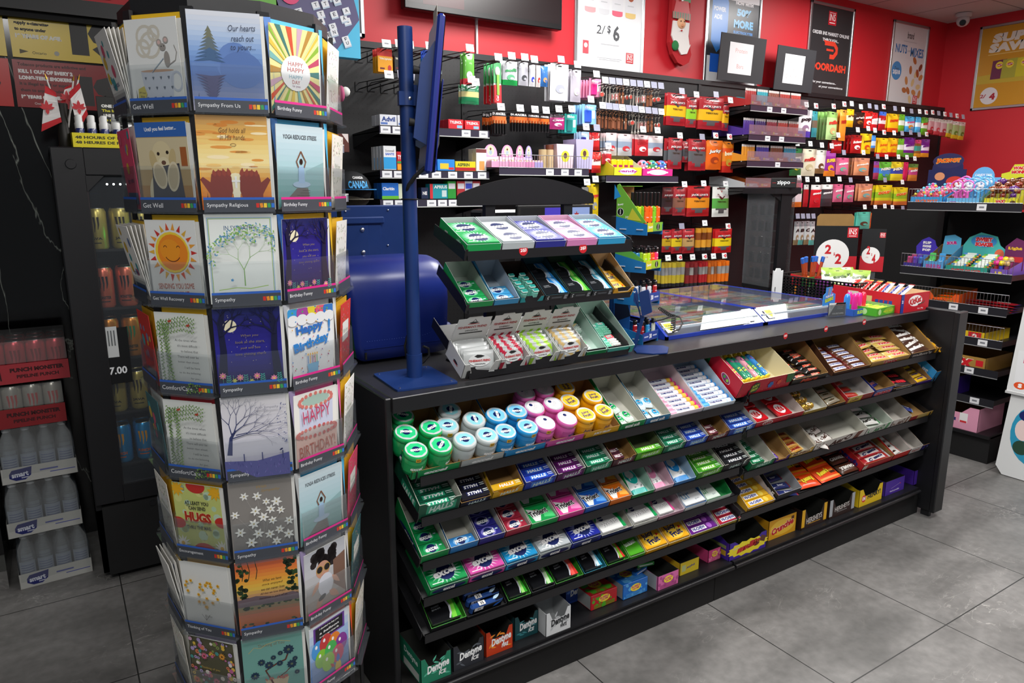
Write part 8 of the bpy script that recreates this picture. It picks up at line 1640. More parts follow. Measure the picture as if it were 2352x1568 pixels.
M,w=rbox(2.16,1.93,z,.055,'#2a9a8a','teal carton of candy sprayers, second shelf',W_('SWEET SOAKER','#d8323a',sw=.7,sh=.4),hb=.1)
hdr(M,w,.19,.3,[(-.12,.05),(.12,.05),(.12,.14),(.08,.17),(.06,.22),(-.03,.24),(-.09,.21),(-.12,.16)],'#48b4b0',lambda A: (A.disc(-.01,.19,.07,'#3a8ac8',.035),A.text('SWEET',-.01,.2,.09,.024,'#d8323a',0,.08,out='#fff'),A.text('SOAKER',-.005,.172,.1,.024,'#d8323a',0,.08,out='#fff'),A.disc(.08,.12,.025,'#d86a4a',.03)),'teal header card with red lettering, second shelf')
for k in range(16): mk('spray_candy',cached(('sw',k % 3),lambda b,k=k: (b.cyl((-.04,0,.011),(.04,0,.011),.01,.01,mt(['#4ab04a','#d8d04a','#4a90d0'][k % 3],.25,coat=.6),12),b.cyl((-.02,0,.012),(.03,0,.012),.0105,.0105,mt('#dfe8e0',.25,coat=.5),12),b.cyl((.04,0,.011),(.05,0,.011),.006,.004,mt('#e8842a',.3),8))),M @ T(.055+.11*(k % 2),.02+.022*(k//2),.035+.009*(k//2)),label='candy sprayer tube, %s from the front, %s column' % (ORD[k//2],['left','right'][k % 2]),cat='candy')
M,w=rbox(1.92,1.83,z,.055,'#7a5ab8','violet carton of face topped candy tubes',W_('UP','#f0d23a',sw=.4,sh=.5),hb=.1)
hdr(M,w,.16,.3,[(-.05,.04),(.05,.04),(.05,.2),(.0,.22),(-.05,.17)],'#6a2a5a',lambda A: (A.text('Light',0,.16,.07,.02,'#e8b83a',0,.08),A.rect(0,.1,.09,.03,'#c8323a')),'maroon header card at the near end of the second shelf')
for k in range(6): mk('face_candy',cached(('fc',k % 3),lambda b,k=k: (b.cyl((0,0,0),(0,0,.06),.011,.011,mt(['#a8242a','#3a4ac8','#8a3a6a'][k % 3],.3),12),b.ball((0,0,.075),.016,mt(['#ea2a92','#f2d81e','#c9a46a'][k % 3],.25,coat=.6),12))),M @ T(.016+.026*(k % 3),.03+.04*(k//3),.01+.02*(k//3)),label='round topped candy tube, %s from left, %s row, near end' % (ORD[k % 3],['front','back'][k//3]),cat='candy')
z=RZ[2]
M,w=rbox(2.41,2.27,z,.03,'#2a1a18','dark carton of chocolate bars on the third shelf',None,hb=.05)
for k in range(4): mk('chocolate_bar',bar_mesh('rr',.12,.03,.014,'#6a2a22','#a8a09a','word',('DARK','#e0d0c8',None,.6,.5)),M @ T(.01,.01+.035*k,.01),label='dark red bar on the third shelf, %s from the front' % ORD[k],cat='chocolate bar')
M,w=rbox(2.25,2.06,z,.075,'#ea5a1c','orange carton with a pale notch on the third shelf',lambda A,w,h: (A.text("Reese's",-w*.1,-h*.1,w*.4,h*.24,'#5a3416',0,.05,.1),A.rect(w*.25,-h*.1,w*.2,h*.3,'#b5742a')),hb=.1,notch=.4)
for k in range(3): mk('peanut_butter_cups',bar_mesh('rs3',.14,.05,.014,'#ee5a14','#f08a2a','word',("Reese's",'#f6e23a',None,.6,.5)),M @ T(.02,.03+.05*k,.03+.01*k),label='orange cup pack in the third shelf carton, %s from the front' % ORD[k],cat='chocolate bar')
for k in range(8): mk('chocolate_bar',bar_mesh('kb%d' % (k % 2),.16,.07,.012,'#8a1a22' if k % 2 else '#7a1a1e','#3a2a6a','word',('WAFER','#d8c8c0',None,.6,.3)),Matrix(((0,1,0,XF+.02+.01*(k//2)),(-1,0,0,2.04-.10*(k % 2)),(0,0,1,z-.0295+.013*(k//2)),(0,0,0,1))),label='deep red bar lying in the %s pile, %s from the bottom' % (['left','right'][k % 2],ORD[k//2]),cat='chocolate bar')
z=RZ[3]
M,w=rbox(2.16,1.90,z,.06,'#e0bc1c','yellow carton with red 2 on the fourth shelf',lambda A,w,h: (A.text('HENRY!',-w*.16,0,w*.5,h*.5,'#2a1a12',0,.05),A.rect(w*.3,0,w*.26,h*.9,'#c8242c'),A.text('2',w*.3,0,w*.1,h*.6,'#f4e6e0',0,.06)),hb=.06,d=.3)
z=RZ[4]
M,w=rbox(2.20,1.875,z,.085,'#a37c3a','tan carton lettered in red on the fifth shelf',lambda A,w,h: (A.text('TWIX',-.0*w,0,w*.6,h*.6,'#c8202a',0,.1,.1,out='#f4efe6'),A.rect(w*.4,h*.1,w*.12,h*.4,'#c8202a')),d=.32)
z=RZ[5]
M,w=rbox(2.3,2.03,z,.11,'#3a1f86','purple chocolate carton on the sixth shelf',lambda A,w,h: (A.rect(-w*.36,h*.36,w*.18,h*.14,'#b8c06a'),A.text('Dairy Milk',w*.1,h*.1,w*.5,h*.16,'#d8d0e8',0,.03),A.rect(w*.1,-h*.2,w*.5,h*.2,'#8f8f9a')),d=.2)
M,w=rbox(2.24,1.87,.20,.14,'#e8a0bc','pink bubble gum carton on the base shelf',lambda A,w,h: (A.disc(-w*.05,h*.2,w*.14,'#d86a92',h*.22),A.star(-w*.22,h*.22,.03,.012,8,'#c8346a'),A.text('BUBBLE',-w*.08,-h*.12,w*.5,h*.16,'#22306a',-2,.1),A.text('GUM',-w*.1,-h*.32,w*.3,h*.14,'#22306a',-2,.1),A.rect(w*.28,0,w*.12,h*.5,'#f2f0f0'),A.rect(w*.28,-h*.2,w*.1,h*.1,'#d8323a')),d=.3,hb=.15,notch=.3)
# white freezer at the right edge
fy=lambda x,y: (atX(x,y,4.30).y,atX(x,y,4.30).z)
t=mk('ice_cream_freezer',None,label='white freezer with chamfered foot at the right edge',cat='freezer')
b=B(); mw=mt('#dfe1e1',.35); b.prism([(1.69,.47),(1.716,.05),(1.68,.004),(1.0,.004),(1.0,.47)],4.30,4.95,mw,XM); mk('body',b,None,t)
b=B(); b.prism([(1.712,.475),(1.712,.5),(1.688,.95),(1.0,.95),(1.0,.475)],4.29,4.96,mt('#e6e8e8',.3),XM); b.box((4.285,1.0,.468),(4.96,1.716,.482),mt('#c9cbcb',.4)); mk('upper_body',b,None,t)
b=B(); c=atX(2352,1010,4.30); A=Art(b,frame((4.30,c.y-.05,.26),(0,-1,0),(0,0,1),(-1,0,0)),z=4e-4); A.disc(0,0,.12,'#2f9ac0',.17,24); A.disc(-.06,.02,.04,'#f0d8d4',.06); A.disc(-.06,-.08,.04,'#2a4a3a',.04); A.disc(-.05,.1,.04,'#1d2a6a',.03); mk('blue_sticker',b,None,t)
b=B(); A=Art(b,frame((4.29,atX(2345,870,4.29).y-.03,.60),(0,-1,0),(0,0,1),(-1,0,0)),z=4e-4); A.rect(0,0,.12,.22,'#eceef0'); A.disc(-.03,-.08,.03,'#e8582a',.02); A.text('S',-.03,-.08,.02,.024,'#fff',0,.08); A.text('ICE',.0,.06,.06,.03,'#d8406a'); mk('white_sticker',b,None,t)
# ---- lighter display case, basket, signs and boxes at the right end of the counter
PZ=atZ(1764,668,1.0); uz=vec(-22); vz=vec(68)
zt=Zof(432,PZ.x,PZ.y)-1
MZ=Matrix(((vz.x,uz.x,0,PZ.x),(vz.y,uz.y,0,PZ.y),(0,0,1,1.0),(0,0,0,1)))
t=mk('lighter_case',None,MZ,label='tall black and clear rotating display case with lettered header',cat='display case')
wz,dz=.14,.22
b=B(); b.box((0,0,0),(wz,dz,.02),M_BLACK); mk('base',b,None,t)
b=B(); b.box((-.02,-.02,zt-.03),(wz+.02,dz+.02,zt),M_BLACK); b.prism([(-.02,zt-.03),(wz+.02,zt-.03),(wz*.7,zt-.07),(wz*.3,zt-.07)],-.02,0,M_BLACK,frame((0,0,0),(1,0,0),(0,0,1),(0,-1,0)) @ T(0,0,0)); mk('cap',b,None,t)
b=B(); b.box((wz*.3,-.005,.02),(wz*.75,.02,zt-.03),M_BLACK); mk('post',b,None,t)
b=B()
for a,c in (((0,0),(.002,dz)),((wz-.002,0),(wz,dz)),((0,dz-.002),(wz,dz))): b.box((a[0],a[1],.02),(c[0],c[1],zt-.03),M_CLEAR)
mk('clear_panels',b,None,t)
b=B(); b.box((0,0,0),(.13,.012,.055),M_BLACKM,None,.004); A=Art(b,frame((.065,-.0005,.028),(1,0,0),(0,0,1),(0,-1,0)),z=5e-4); A.text('zippo',0,0,.066,.026,'#e6e8ea',0,.02); A.rect(-.048,0,.02,.0015,'#c22a30'); A.rect(.048,0,.02,.0015,'#c22a30'); mk('header_sign',b,T(0,.04,zt) @ Rz(-45),t)
for i in range(5):
 b=B(); z=.06+i*(zt-.12)/5; b.box((.004,.02,z),(wz*.6,dz-.01,z+.003),M_BLACKM); mk('shelf',b,None,t)
 for k in range(3): mk('metal_lighter',cached('mlt',lambda b: (b.box((0,0,0),(.012,.034,.05),mt('#3a3634',.2,.6),None,.003),b.box((0,0,.051),(.012,.034,.058),mt('#a9a49c',.2,1.),None,.002))),MZ @ T(.006,.03+k*.06,z+.0035) @ Rz(random.uniform(-12,12)),label='small metal lighter, %s on the %s shelf of the clear case' % (ORD[k],ORD[i]),cat='lighter',group='metal lighters in the clear case')
p=atZ(1790,670,1.03)
b=B(); b.prism([(-.025,0),(.025,0),(.025,.14),(.015,.135),(.01,.15),(-.01,.15),(-.015,.135),(-.025,.14)],0,.012,mt('#e4e6e6',.5),Rx(90)); A=Art(b,frame((0,-.0125,.07),(1,0,0),(0,0,1),(0,-1,0))); A.text('zippo',-.012,-.03,.03,.01,'#3a3a3c',-90,.02)
mk('gift_box',b,T(p.x,p.y+.02,1.0005) @ Rz(-30),label='white upright carton leaning by the clear lighter case',cat='box')
# basket
c0,c1=atZ(1759,672,1.0),atZ(1900,702,1.0); BX=(c0.x+c1.x)/2+.03; BY0,BY1,BH=1.98,2.46,.105
MB_=T(BX,BY0,1.0005)
b=B(); mp=mt('#131315',.45); L_=BY1-BY0
def side(n,f):
 for i in range(n+1):
  s0=i/n; f(s0,0,s0+.012 if i < n else s0,1)
for w0,w1,fx in (((0,0),(0,L_),'y'),((.24,0),(.24,L_),'y'),((0,0),(.24,0),'x'),((0,L_),(.24,L_),'x')):
 ln=L_ if fx == 'y' else .24; n=int(ln/.02)
 for i in range(n+1):
  q=ln*i/n; a=(w0[0]-.0015,q-.004,0) if fx == 'y' else (q-.004,w0[1]-.0015,0); c=(w0[0]+.0015,q+.004,BH) if fx == 'y' else (q+.004,w0[1]+.0015,BH); b.box(a,c,mp)
 for j in range(7):
  z=BH*j/7; a=(w0[0]-.0015,0,z) if fx == 'y' else (0,w0[1]-.0015,z); c=(w0[0]+.0015,L_,z+.007) if fx == 'y' else (.24,w0[1]+.0015,z+.007); b.box(a,c,mp)
 a=(w0[0]-.006,-.006,BH) if fx == 'y' else (-.006,w0[1]-.006,BH); c=(w0[0]+.006,L_+.006,BH+.006) if fx == 'y' else (.246,w0[1]+.006,BH+.006); b.box(a,c,mp)
b.box((0,0,0),(.24,L_,.003),mp); mk('plastic_basket',b,MB_,label='long black perforated plastic basket full of snack packs',cat='basket')
for i in range(9): mk('snack_pack',cached(('bsk',i % 3),lambda b,i=i: pillow(b,.08,.11,.02,lambda u,v: mt(['#8a3a9a','#d8862a','#c8d0d4'][i % 3],.3,coat=.4),6,8)),MB_ @ T(.05+.06*(i % 3),.06+.045*i,.05) @ Rz(40*i) @ Rx(75),label='snack pack low in the basket, %s from its front end' % ORD[i],cat='snack')
t0=MB_ @ T(.02,.28,.06)
b=carton(.15,.10,.05,.06,'#c8202c',mt('#8a5a3a',.8),lambda A,w,h: (A.rect(-w*.3,0,w*.4,h,'#2a8a3a'),A.text('PEPPERONI',0,.1*h,w*.8,h*.4,'#141414',0,.05)),lambda A,d,h: (A.rect(d*.3,0,d*.4,h,'#2a8a3a'),A.text('PEPPERONI',0,.1*h,d*.9,h*.4,'#141414',0,.05)))
mk('snack_carton',b,t0,label='red and green snack stick carton in the basket',cat='carton')
for i in range(5): mk('snack_stick',cached('sstick',lambda b: (b.box((-.01,-.006,0),(.01,.006,.13),mt('#b0441c',.3,coat=.4),None,.004),b.box((-.01,-.007,.10),(.01,.007,.132),mt('#2a6ac8',.3),None,.003))),t0 @ T(.02+.026*i,.03+.01*(i % 2),.02) @ Ry(-14+8*i),label='orange and blue wrapped snack stick, %s from left in the red carton' % ORD[i],cat='snack')
for i,(x,y,r) in enumerate(((.05,.12,20),(.12,.06,-15),(.19,.16,30),(.1,.2,5))): mk('seed_pouch',bag('turt',.09,.12,'#8fae4a','#9aba52','#e9ecd8','turtle','#3a5a1c',t=.02),MB_ @ T(x,y,.11) @ Rz(-50+r) @ Rx(55),label='green seed snack pouch, %s from the front of the basket' % ORD[i],cat='snack')
# price signs
def sgn(px0,py0,px1,py1,py2,py3,n2,desc,Pn,az,flip=False):
 nn=vec(az+90); q=[onpl(x,y,Pn,nn) for x,y in ((px0,py3),(px1,py2),(px1,py1),(px0,py0))]; u=Vector((q[1].x-q[0].x,q[1].y-q[0].y,0)).normalized(); nrm=u.cross(Vector((0,0,1))); w=(Vector((q[1].x-q[0].x,q[1].y-q[0].y,0))).length; z0=min(q[0].z,q[1].z); h=max(q[2].z,q[3].z)-z0
 M=frame((q[0].x,q[0].y,z0),u,(0,0,1),nrm); t=mk('price_sign',None,M,label=desc,cat='price sign'); b=B(); b.box((0,0,-.0025),(w,h,0),mt('#17191b',.4)); A=Art(b,T(w/2,h/2,0)); A.rect(0,-h*.32,w,h*.36,'#b81f2c'); A.disc(-w*.06,-h*.12,min(w,h)*.38,'#e9e9e7',n=30); A.text('2',-w*.17,.0,w*.15,h*.2,'#c2222c',0,.04); A.text('FOR',-w*.2,-h*.17,w*.1,h*.03,'#c2222c',0,.0); A.text('$',-w*.02,-h*.1,w*.04,h*.07,'#c2222c'); A.text(n2,w*.08,-h*.2,w*.15,h*.22,'#c2222c',0,.04)
 s=min(w,h)*.24; ins(A,w*.36-.0,h*.36,s); mk('sign_board',b,None,t)
 b=B(); b.box((w*.3,-(z0-1.0)+.0005,-.008),(w*.7,.002,-.003),M_CLEAR); mk('clear_holder',b,None,t)
def ins(A,x,y,s): A.rect(x,y,s,s,'#c62430'); A.text('INS',x,y+s*.06,s*.74,s*.5,'#ffffff',0,.0); A.rect(x,y-s*.34,s*.7,s*.05,'#fff'); A.rect(x,y+s*.38,s*.8,s*.03,'#fff')
PSn=Vector((3.62,2.2,1.2))
sgn(1866,518,1964,525,627,612,'2','wider left hand price sign, two for two dollars, beside the basket',PSn,-80)
sgn(1972,526,2027,526,622,622,'4','narrower right hand price sign, two for four dollars, behind the wafer bar carton',PSn+Vector((.05,-.05,0)),-62)
q=onpl(1919,506,Vector((3.8,2.3,1.3)),vec(0)); b=B(); b.prism([(-.10,-.3),(.10,-.3),(.10,.02),(.085,.035),(-.085,.035),(-.10,.02)],0,.003,M_KRAFT,Rx(90)); mk('cardboard_flap',b,T(q.x,q.y,q.z) @ Rz(-35),label='plain kraft cardboard flap rising behind the price signs',cat='cardboard')
b=B(); b.box((-.1,0,0),(.1,.12,q.z-1.3-.0),M_KRAFT); mk('kraft_box',b,T(q.x,q.y,1.0005) @ Rz(-35),label='brown carton below the kraft flap',cat='box')
# wafer bar carton at the counter end
a0=atZ(2067,720,1.0); a1=atZ(2121,708,1.0); w=a1.x-a0.x; MK=T(a0.x,a0.y,1.0005)
def kf(A,w,h): A.disc(w*.0,h*.08,w*.24,'#ffffff',h*.3,28); A.text('KitKat',0,h*.08,w*.42,h*.36,'#c8141c',8,.06,.1); A.line([(w*.1,-h*.16),(w*.3,-h*.08),(w*.34,h*.02)],.006,'#5a2a16'); A.text('36 x 73g',w*.2,-h*.38,w*.2,h*.08,'#fff'); A.rect(-w*.45,0,w*.1,h,'#24409a'); A.text('2',-w*.45,h*.1,w*.05,h*.16,'#fff',0,.04)
mk('display_carton',carton(w,.34,.085,.095,'#c5182a',mt('#d9b890',.8),kf,lambda A,d,h: (A.rect(-d*.3,0,d*.2,h*.8,'#d8d2c4'),A.rect(-d*.0,h*.05,d*.1,h*.4,'#d8b87a'),[A.rect(d*(.14+.08*k),-h*.1,d*.06,h*.4,'#24409a') for k in range(4)])),MK,label='large red wafer bar carton at the right end of the counter',cat='carton')
for i in range(8): mk('chocolate_bar',bar_mesh('tw2' if i > 2 else 'sn2',.13,.03,.014,'#c8302a' if i > 2 else '#e6e2e4','#d8b45a' if i > 2 else '#8a2a2a','word',('TWIX' if i > 2 else 'SNICKERS','#fff' if i > 2 else '#26348c',None,.8,.5,0,.1,.06)),MK @ T(.03,.04+.036*i,.04) @ Rz(-15+6*(i % 3)) @ Ry(-35) ,label='%s bar standing in the large red carton, %s from the front' % ('red and gold' if i > 2 else 'white and blue',ORD[i]),cat='chocolate bar')
# green gum carton, slider candy, card holder
a0=atZ(2019,728,1.0); a1=atZ(2064,716,1.0); w=min(.17,a1.x-a0.x-.02); b=carton(w,.13,.034,.04,'#4fae2a',mt('#8fb86a',.8),lambda A,w,h: (A.disc(w*.15,0,w*.28,'#8fce3a',h*.4),A.text('extra sour',w*.1,0,w*.5,h*.3,'#c8e23a',0,.06,.2,out='#1f5a1a'),A.disc(-w*.36,0,h*.4,'#bfe8a0')),lambda A,d,h: A.disc(0,0,h*.4,'#bfe8a0'))
MG=T(a0.x,a0.y+.01,1.0005) @ Rz(6); mk('display_carton',b,MG,label='small bright green candy carton in front of the red carton',cat='carton')
for k in range(5): mk('candy_stick',cached('gstk',lambda b: (b.box((0,0,0),(.13,.018,.012),mt('#a8d83a',.3,coat=.4),None,.003),Art(b,topf(.13,.018,.012),z=3e-4).rect(0,0,.09,.008,'#e8f04a'))),MG @ T(.012,.012+k*.021,.02) @ Rz(random.uniform(-6,6)),label='lime green candy stick, %s from the front in the green carton' % ORD[k],cat='candy stick')
a0=atZ(1960,727,1.0); MS=T(a0.x,a0.y,1.0005) @ Rz(4); b=carton(.15,.10,.03,.035,'#2a5ab8',mt('#3a7ad0',.6),lambda A,w,h: (A.text('SLIDERZ',0,0,w*.6,h*.5,'#c8e23a',0,.06),A.disc(w*.36,0,h*.3,'#3ab8c8'))); mk('display_carton',b,MS,label='blue tray of capped candy tubes in front of the basket',cat='carton')
for i,(x,y,c,cn) in enumerate(((.0,.03,'#3a8ae0','blue'),(.05,.02,'#e82a8a','pink'),(.085,.02,'#ea2f92','pink'),(.12,.02,'#e82a4a','red'),(.075,.06,'#ea2f92','pink'))):
 mk('candy_tube',cached(('slt',c),lambda b,c=c: b.lathe([(.012,0),(.0135,.01),(.0135,.075),(.010,.088),(.004,.093)],mt(c,.2,coat=.6),n=14)),MS @ T(x+.012,y+.012,.003),label='%s rounded candy tube, %s from the left in the blue tray' % (cn,ORD[i]),cat='candy tube')
b=B(); b.prism([(-.05,0),(.05,0),(.05,.085),(.02,.095),(.02,.12),(-.03,.12),(-.03,.095),(-.05,.085)],0,.002,mt('#2f8fd8',.4),Rx(90)); A=Art(b,frame((0,-.0025,.06),(1,0,0),(0,0,1),(0,-1,0))); A.text('PUSH POP',0,.02,.06,.01,'#f4f6fa',6,.04); A.text('SLIDERZ',0,.004,.07,.016,'#c8e23a',8,.08,out='#1a3a1a'); [A.line([(-.01+.012*k,.025),(-.005+.012*k,.055)],.005,['#e8a04a','#6ac8e8','#e86aa8'][k]) for k in range(3)]
mk('back_card',b,MS @ T(-.02,.11,.001),label='blue printed back card behind the candy tubes',cat='display card')
a0=atZ(1902,729,1.0); b=B(); b.box((0,0,0),(.095,.03,.004),M_CLEAR); b.box((0,.0,.004),(.095,.0015,.055),M_CLEAR); b.box((.002,.003,.004),(.093,.006,.062),mt('#17181b',.4)); A=Art(b,frame((.0475,.0025,.033),(1,0,0),(0,0,1),(0,-1,0)),z=3e-4); A.poly([(-.045,.029),(-.005,.029),(-.045,-.028)],'#e8e9e8'); A.ring(-.033,.014,.008,.0012,'#2a2a2a',6); A.text('8',-.033,.014,.004,.006,'#2a2a2a'); A.text('Ben Ghabouaro',.012,.02,.05,.006,'#d8703a',0,.03); [A.rect(.015,.01-.007*k,.03,.002,'#c9cacc') for k in range(2)]; A.text('416-567-8702',.006,-.018,.062,.008,'#eceded',0,.05)
mk('card_holder',b,T(a0.x,a0.y,1.0005) @ Rz(-14),label='clear holder with black business cards in front of the blue tray',cat='card holder')
# == POSTERS AND WALL ITEMS
M_ALU=mt('#b9bcbf',.3,.9)
def poster(M,w,h,bg,art,desc,name='framed_poster',fw=.022,fr=None):
 t=mk(name,None,M,label=desc,cat='poster'); b=B(); m=fr or M_ALU
 for a,c in (((0,0),(w,fw)),((0,h-fw),(w,h)),((0,0),(fw,h)),((w-fw,0),(w,h))): b.box((a[0],a[1],0),(c[0],c[1],.014),m,None,.003)
 mk('frame',b,None,t); b=B(); b.box((fw*.8,fw*.8,0),(w-fw*.8,h-fw*.8,.006),mt(bg,.25)); A=Art(b,T(w/2,h/2,.006),rough=.3); art(A,w-2*fw,h-2*fw); mk('print',b,None,t)
def wallM(x,z,Y=YB-.0005): return frame((x,Y,z),(1,0,0),(0,0,1),(0,-1,0))
def ins(A,x,y,s): A.rect(x,y,s,s,'#c62430'); A.text('INS',x,y+s*.06,s*.74,s*.5,'#ffffff',0,-.0); A.rect(x,y-s*.34,s*.7,s*.05,'#fff'); A.rect(x,y+s*.38,s*.8,s*.03,'#fff')
def can(A,x,y,c,fruit):
 A.rect(x,y,.085,.22,'#e4e6ea'); A.rect(x,y-.1,.085,.02,c); A.text('babl',x,y+.08,.05,.025,'#a9adb4',0,0); A.disc(x,y+.0,.024,fruit); A.rect(x,y-.05,.05,.006,'#c9ccd0'); A.disc(x,y-.112,.042,c,.01)
def p_six(A,w,h):
 for i,(c,f) in enumerate((('#e8a8ac','#d8606a'),('#d8dade','#8a8c84'),('#e86a82','#e0404a'),('#e8c87a','#b05a3a'))): can(A,-.16+.107*i,.12,c,f)
 A.text('2/',-.075,-.09,.07,.05,'#4a4d52',0,-.0,.1); A.text('$',-.01,-.085,.026,.05,'#4a4d52'); A.text('6',.05,-.1,.052,.09,'#4a4d52',0,.03); A.rect(0,-.17,.15,.006,'#c2c4c8'); ins(A,.165,-.235,.062); A.rect(-.19,-.2,.045,.075,'#d8505a'); A.disc(-.19,-.19,.014,'#f4dcdc'); A.rect(0,-.25,.2,.004,'#d0d2d6'); A.rect(0,-.26,.17,.004,'#d0d2d6')
poster(wallM(2.775,2.255),.555,.69,'#eceef0',p_six,'white framed poster of four drink cans priced 2 for 6 dollars')
def p_pow(A,w,h):
 A.rect(0,h*.42,w,h*.16,'#e8eaec'); A.text('POWERADE',w*.1,h*.43,w*.7,.03,'#2a2a2e',0,.06); A.rect(0,h*.05,w,h*.58,'#3a3c42')
 A.poly([(-.22,.22),(-.16,.27),(-.1,.27),(-.06,.2),(-.06,.02),(-.1,-.08),(-.16,-.13),(-.22,-.06)],'#3a8ae0'); A.text('POWER',-.145,.15,.12,.03,'#e6eefa',0,.04); A.text('ADE',-.16,.1,.08,.03,'#e6eefa',0,.04); A.rect(-.15,-.2,.14,.12,'#2a6ad8')
 for i,(t,s,c) in enumerate((('NOW WITH',.026,'#f0f0f2'),('50%',.05,'#7ac4f0'),('MORE',.055,'#7ac4f0'),('ELECTROLYTES',.018,'#5a9ae0'),('VS',.016,'#e0e0e4'),('THE LEADING',.02,'#e0e0e4'))): A.text(t,.1,[.21,.15,.075,.02,-.04,-.07][i],[.18,.15,.2,.2,.03,.14][i],s,c,0,.06)
poster(wallM(3.885,2.262),.557,.69,'#e6e8ea',p_pow,'framed blue sports drink poster with 50% more electrolytes')
def p_dd(A,w,h):
 A.rect(0,0,w,h,'#2f2f31'); ins(A,0,h*.38,.1); A.text('ORDER INS MARKET ONLINE',0,h*.2,w*.9,.026,'#d8d8da',0,.03); A.text('THROUGH...',0,h*.13,w*.4,.022,'#d8d8da',0,.03)
 A.line([(-.07,.06),(.05,.06),(.085,.03),(.085,-.0),(.05,-.035),(-.0,-.035)],.034,'#d8412e'); A.poly([(-.09,.078),(-.03,.078),(-.02,.044),(-.05,.044)],'#d8412e'); A.rect(.0,.012,.09,.016,'#d8412e')
 A.text('DOORDASH',0,-h*.18,w*.86,.058,'#d8412e',0,.05); A.text('For your convenience...',-.04,-h*.36,w*.6,.022,'#cfd0d2',0,.03,.2); A.text('at your convenience',.05,-h*.41,w*.6,.02,'#cfd0d2',0,.03,.2)
poster(wallM(4.992,2.258),.56,.685,'#2f2f31',p_dd,'black framed poster with a red delivery logo')
def p_nuts(A,w,h):
 A.text('brand',0,h*.38,.1,.055,'#5a5a5c',0,.03); A.rect(0,h*.3,.2,.005,'#b9b9bb'); A.text('NUTS',-w*.24,h*.2,w*.34,.07,'#3a7ab8',0,.03); A.text('MIXES',w*.24,h*.18,w*.4,.075,'#3a7ab8',0,.03); A.text('and',0,h*.19,.04,.02,'#8a8a8c',0,0,.3)
 A.disc(-w*.32,-h*.08,.075,'#3f8ac8',n=28); A.text('Two',-w*.32,-h*.05,.07,.025,'#2a4a6a'); A.text('2/$10',-w*.32,-h*.1,.11,.04,'#f2f4f6',0,.05); R=random.Random(5)
 for x,y in ((.1,.05),(.2,.0),(.05,-.03),(.14,-.06),(.22,-.08),(.0,-.12),(.1,-.13),(.19,-.16),(.04,-.2),(.13,-.21),(.22,-.22),(.08,-.27),(.16,-.05),(-.02,-.2)): A.disc(x,y,.022,R.choice(['#a8542c','#c98a4a','#8a4424','#e0c890','#b56a34']),.036,14,R.uniform(0,180))
 ins(A,w*.32,-h*.42,.07)
poster(wallM(6.10,2.25),.555,.685,'#dcdcde',p_nuts,'white framed nuts and mixes poster near the corner')
def p_sup(A,w,h):
 A.rect(0,0,w,h,'#c98f22'); A.text('SUPER',-w*.06,h*.36,w*.62,.075,'#e4dcd0',0,.08,.1); A.text('SAVINGS',.0,h*.24,w*.8,.075,'#e4dcd0',0,.08,.1); A.rect(-w*.2,h*.16,w*.4,.008,'#e0b868'); A.poly([(-w*.5,-h*.1),(w*.5,-h*.02),(w*.5,-h*.22),(-w*.5,-h*.2)],'#c2a634')
 for x,c in ((-.17,'#6a2a4a'),(.16,'#2f5a3a'),(-.09,'#a9a43a'),(.02,'#c9bc2a')): A.poly([(x-.055,.05),(x+.055,.055),(x+.06,-.1),(x-.062,-.1)],c); A.disc(x,.01,.03,'#e8d03a'); A.disc(x,.01,.024,'#b8242c',.012); A.text("Lay's",x,.01,.04,.016,'#f6f0ec',6,.03)
 A.disc(-w*.33,-h*.36,.07,'#dcd6d8',n=28); A.text('2/',-w*.4,-h*.36,.05,.03,'#a82030',0,.03,.1); A.text('4',-w*.29,-h*.37,.045,.055,'#a82030',0,.07)
poster(frame((XR-.0005,3.373,2.228),(0,-1,0),(0,0,1),(-1,0,0)),.72,.69,'#c98f22',p_sup,'orange framed savings poster with chip bags on the right wall')
p=atY(258,9,YB); poster(wallM(p.x-.557,2.335),.557,.66,'#e9ecec',lambda A,w,h: A.rect(0,0,w*.9,h*.9,'#dfe4e4'),'white framed poster above the black marble wall')
p=atY(837,88,YB); poster(wallM(p.x-.557,p.z),.557,.69,'#eef0f0',lambda A,w,h: A.rect(0,.2,w*.8,h*.3,'#e6d4c0'),'white framed poster half hidden behind the word game')
# black notice boards
for (x0,y1,x1,txt,desc) in ((3.93,2.283,4.39,('Protein','Bars'),'black notice board with a Protein Bars sheet'),(4.52,2.262,4.96,('Organic','&','Gluten Free'),'black notice board with an Organic and Gluten Free sheet')):
 w=x1-x0; t=mk('notice_board',None,frame((x0,3.57,y1),(1,0,0),(0,-.06,1),(0,-1,-.06)),label=desc,cat='notice board'); b=B(); b.box((0,0,0),(w,.30,.006),mt('#2c2d31',.7)); mk('board',b,None,t)
 b=B(); b.box((w*.2,.05,.006),(w*.72,.25,.0068),mt('#eceef0',.6)); A=Art(b,T(w*.46,.15,.0068)); [A.text(s,0,.05-.1/max(1,len(txt)-1)*k,min(.05*len(s)*.34,w*.42),.028,'#e09a96',0,-.01) for k,s in enumerate(txt)]; mk('paper_sheet',b,None,t)
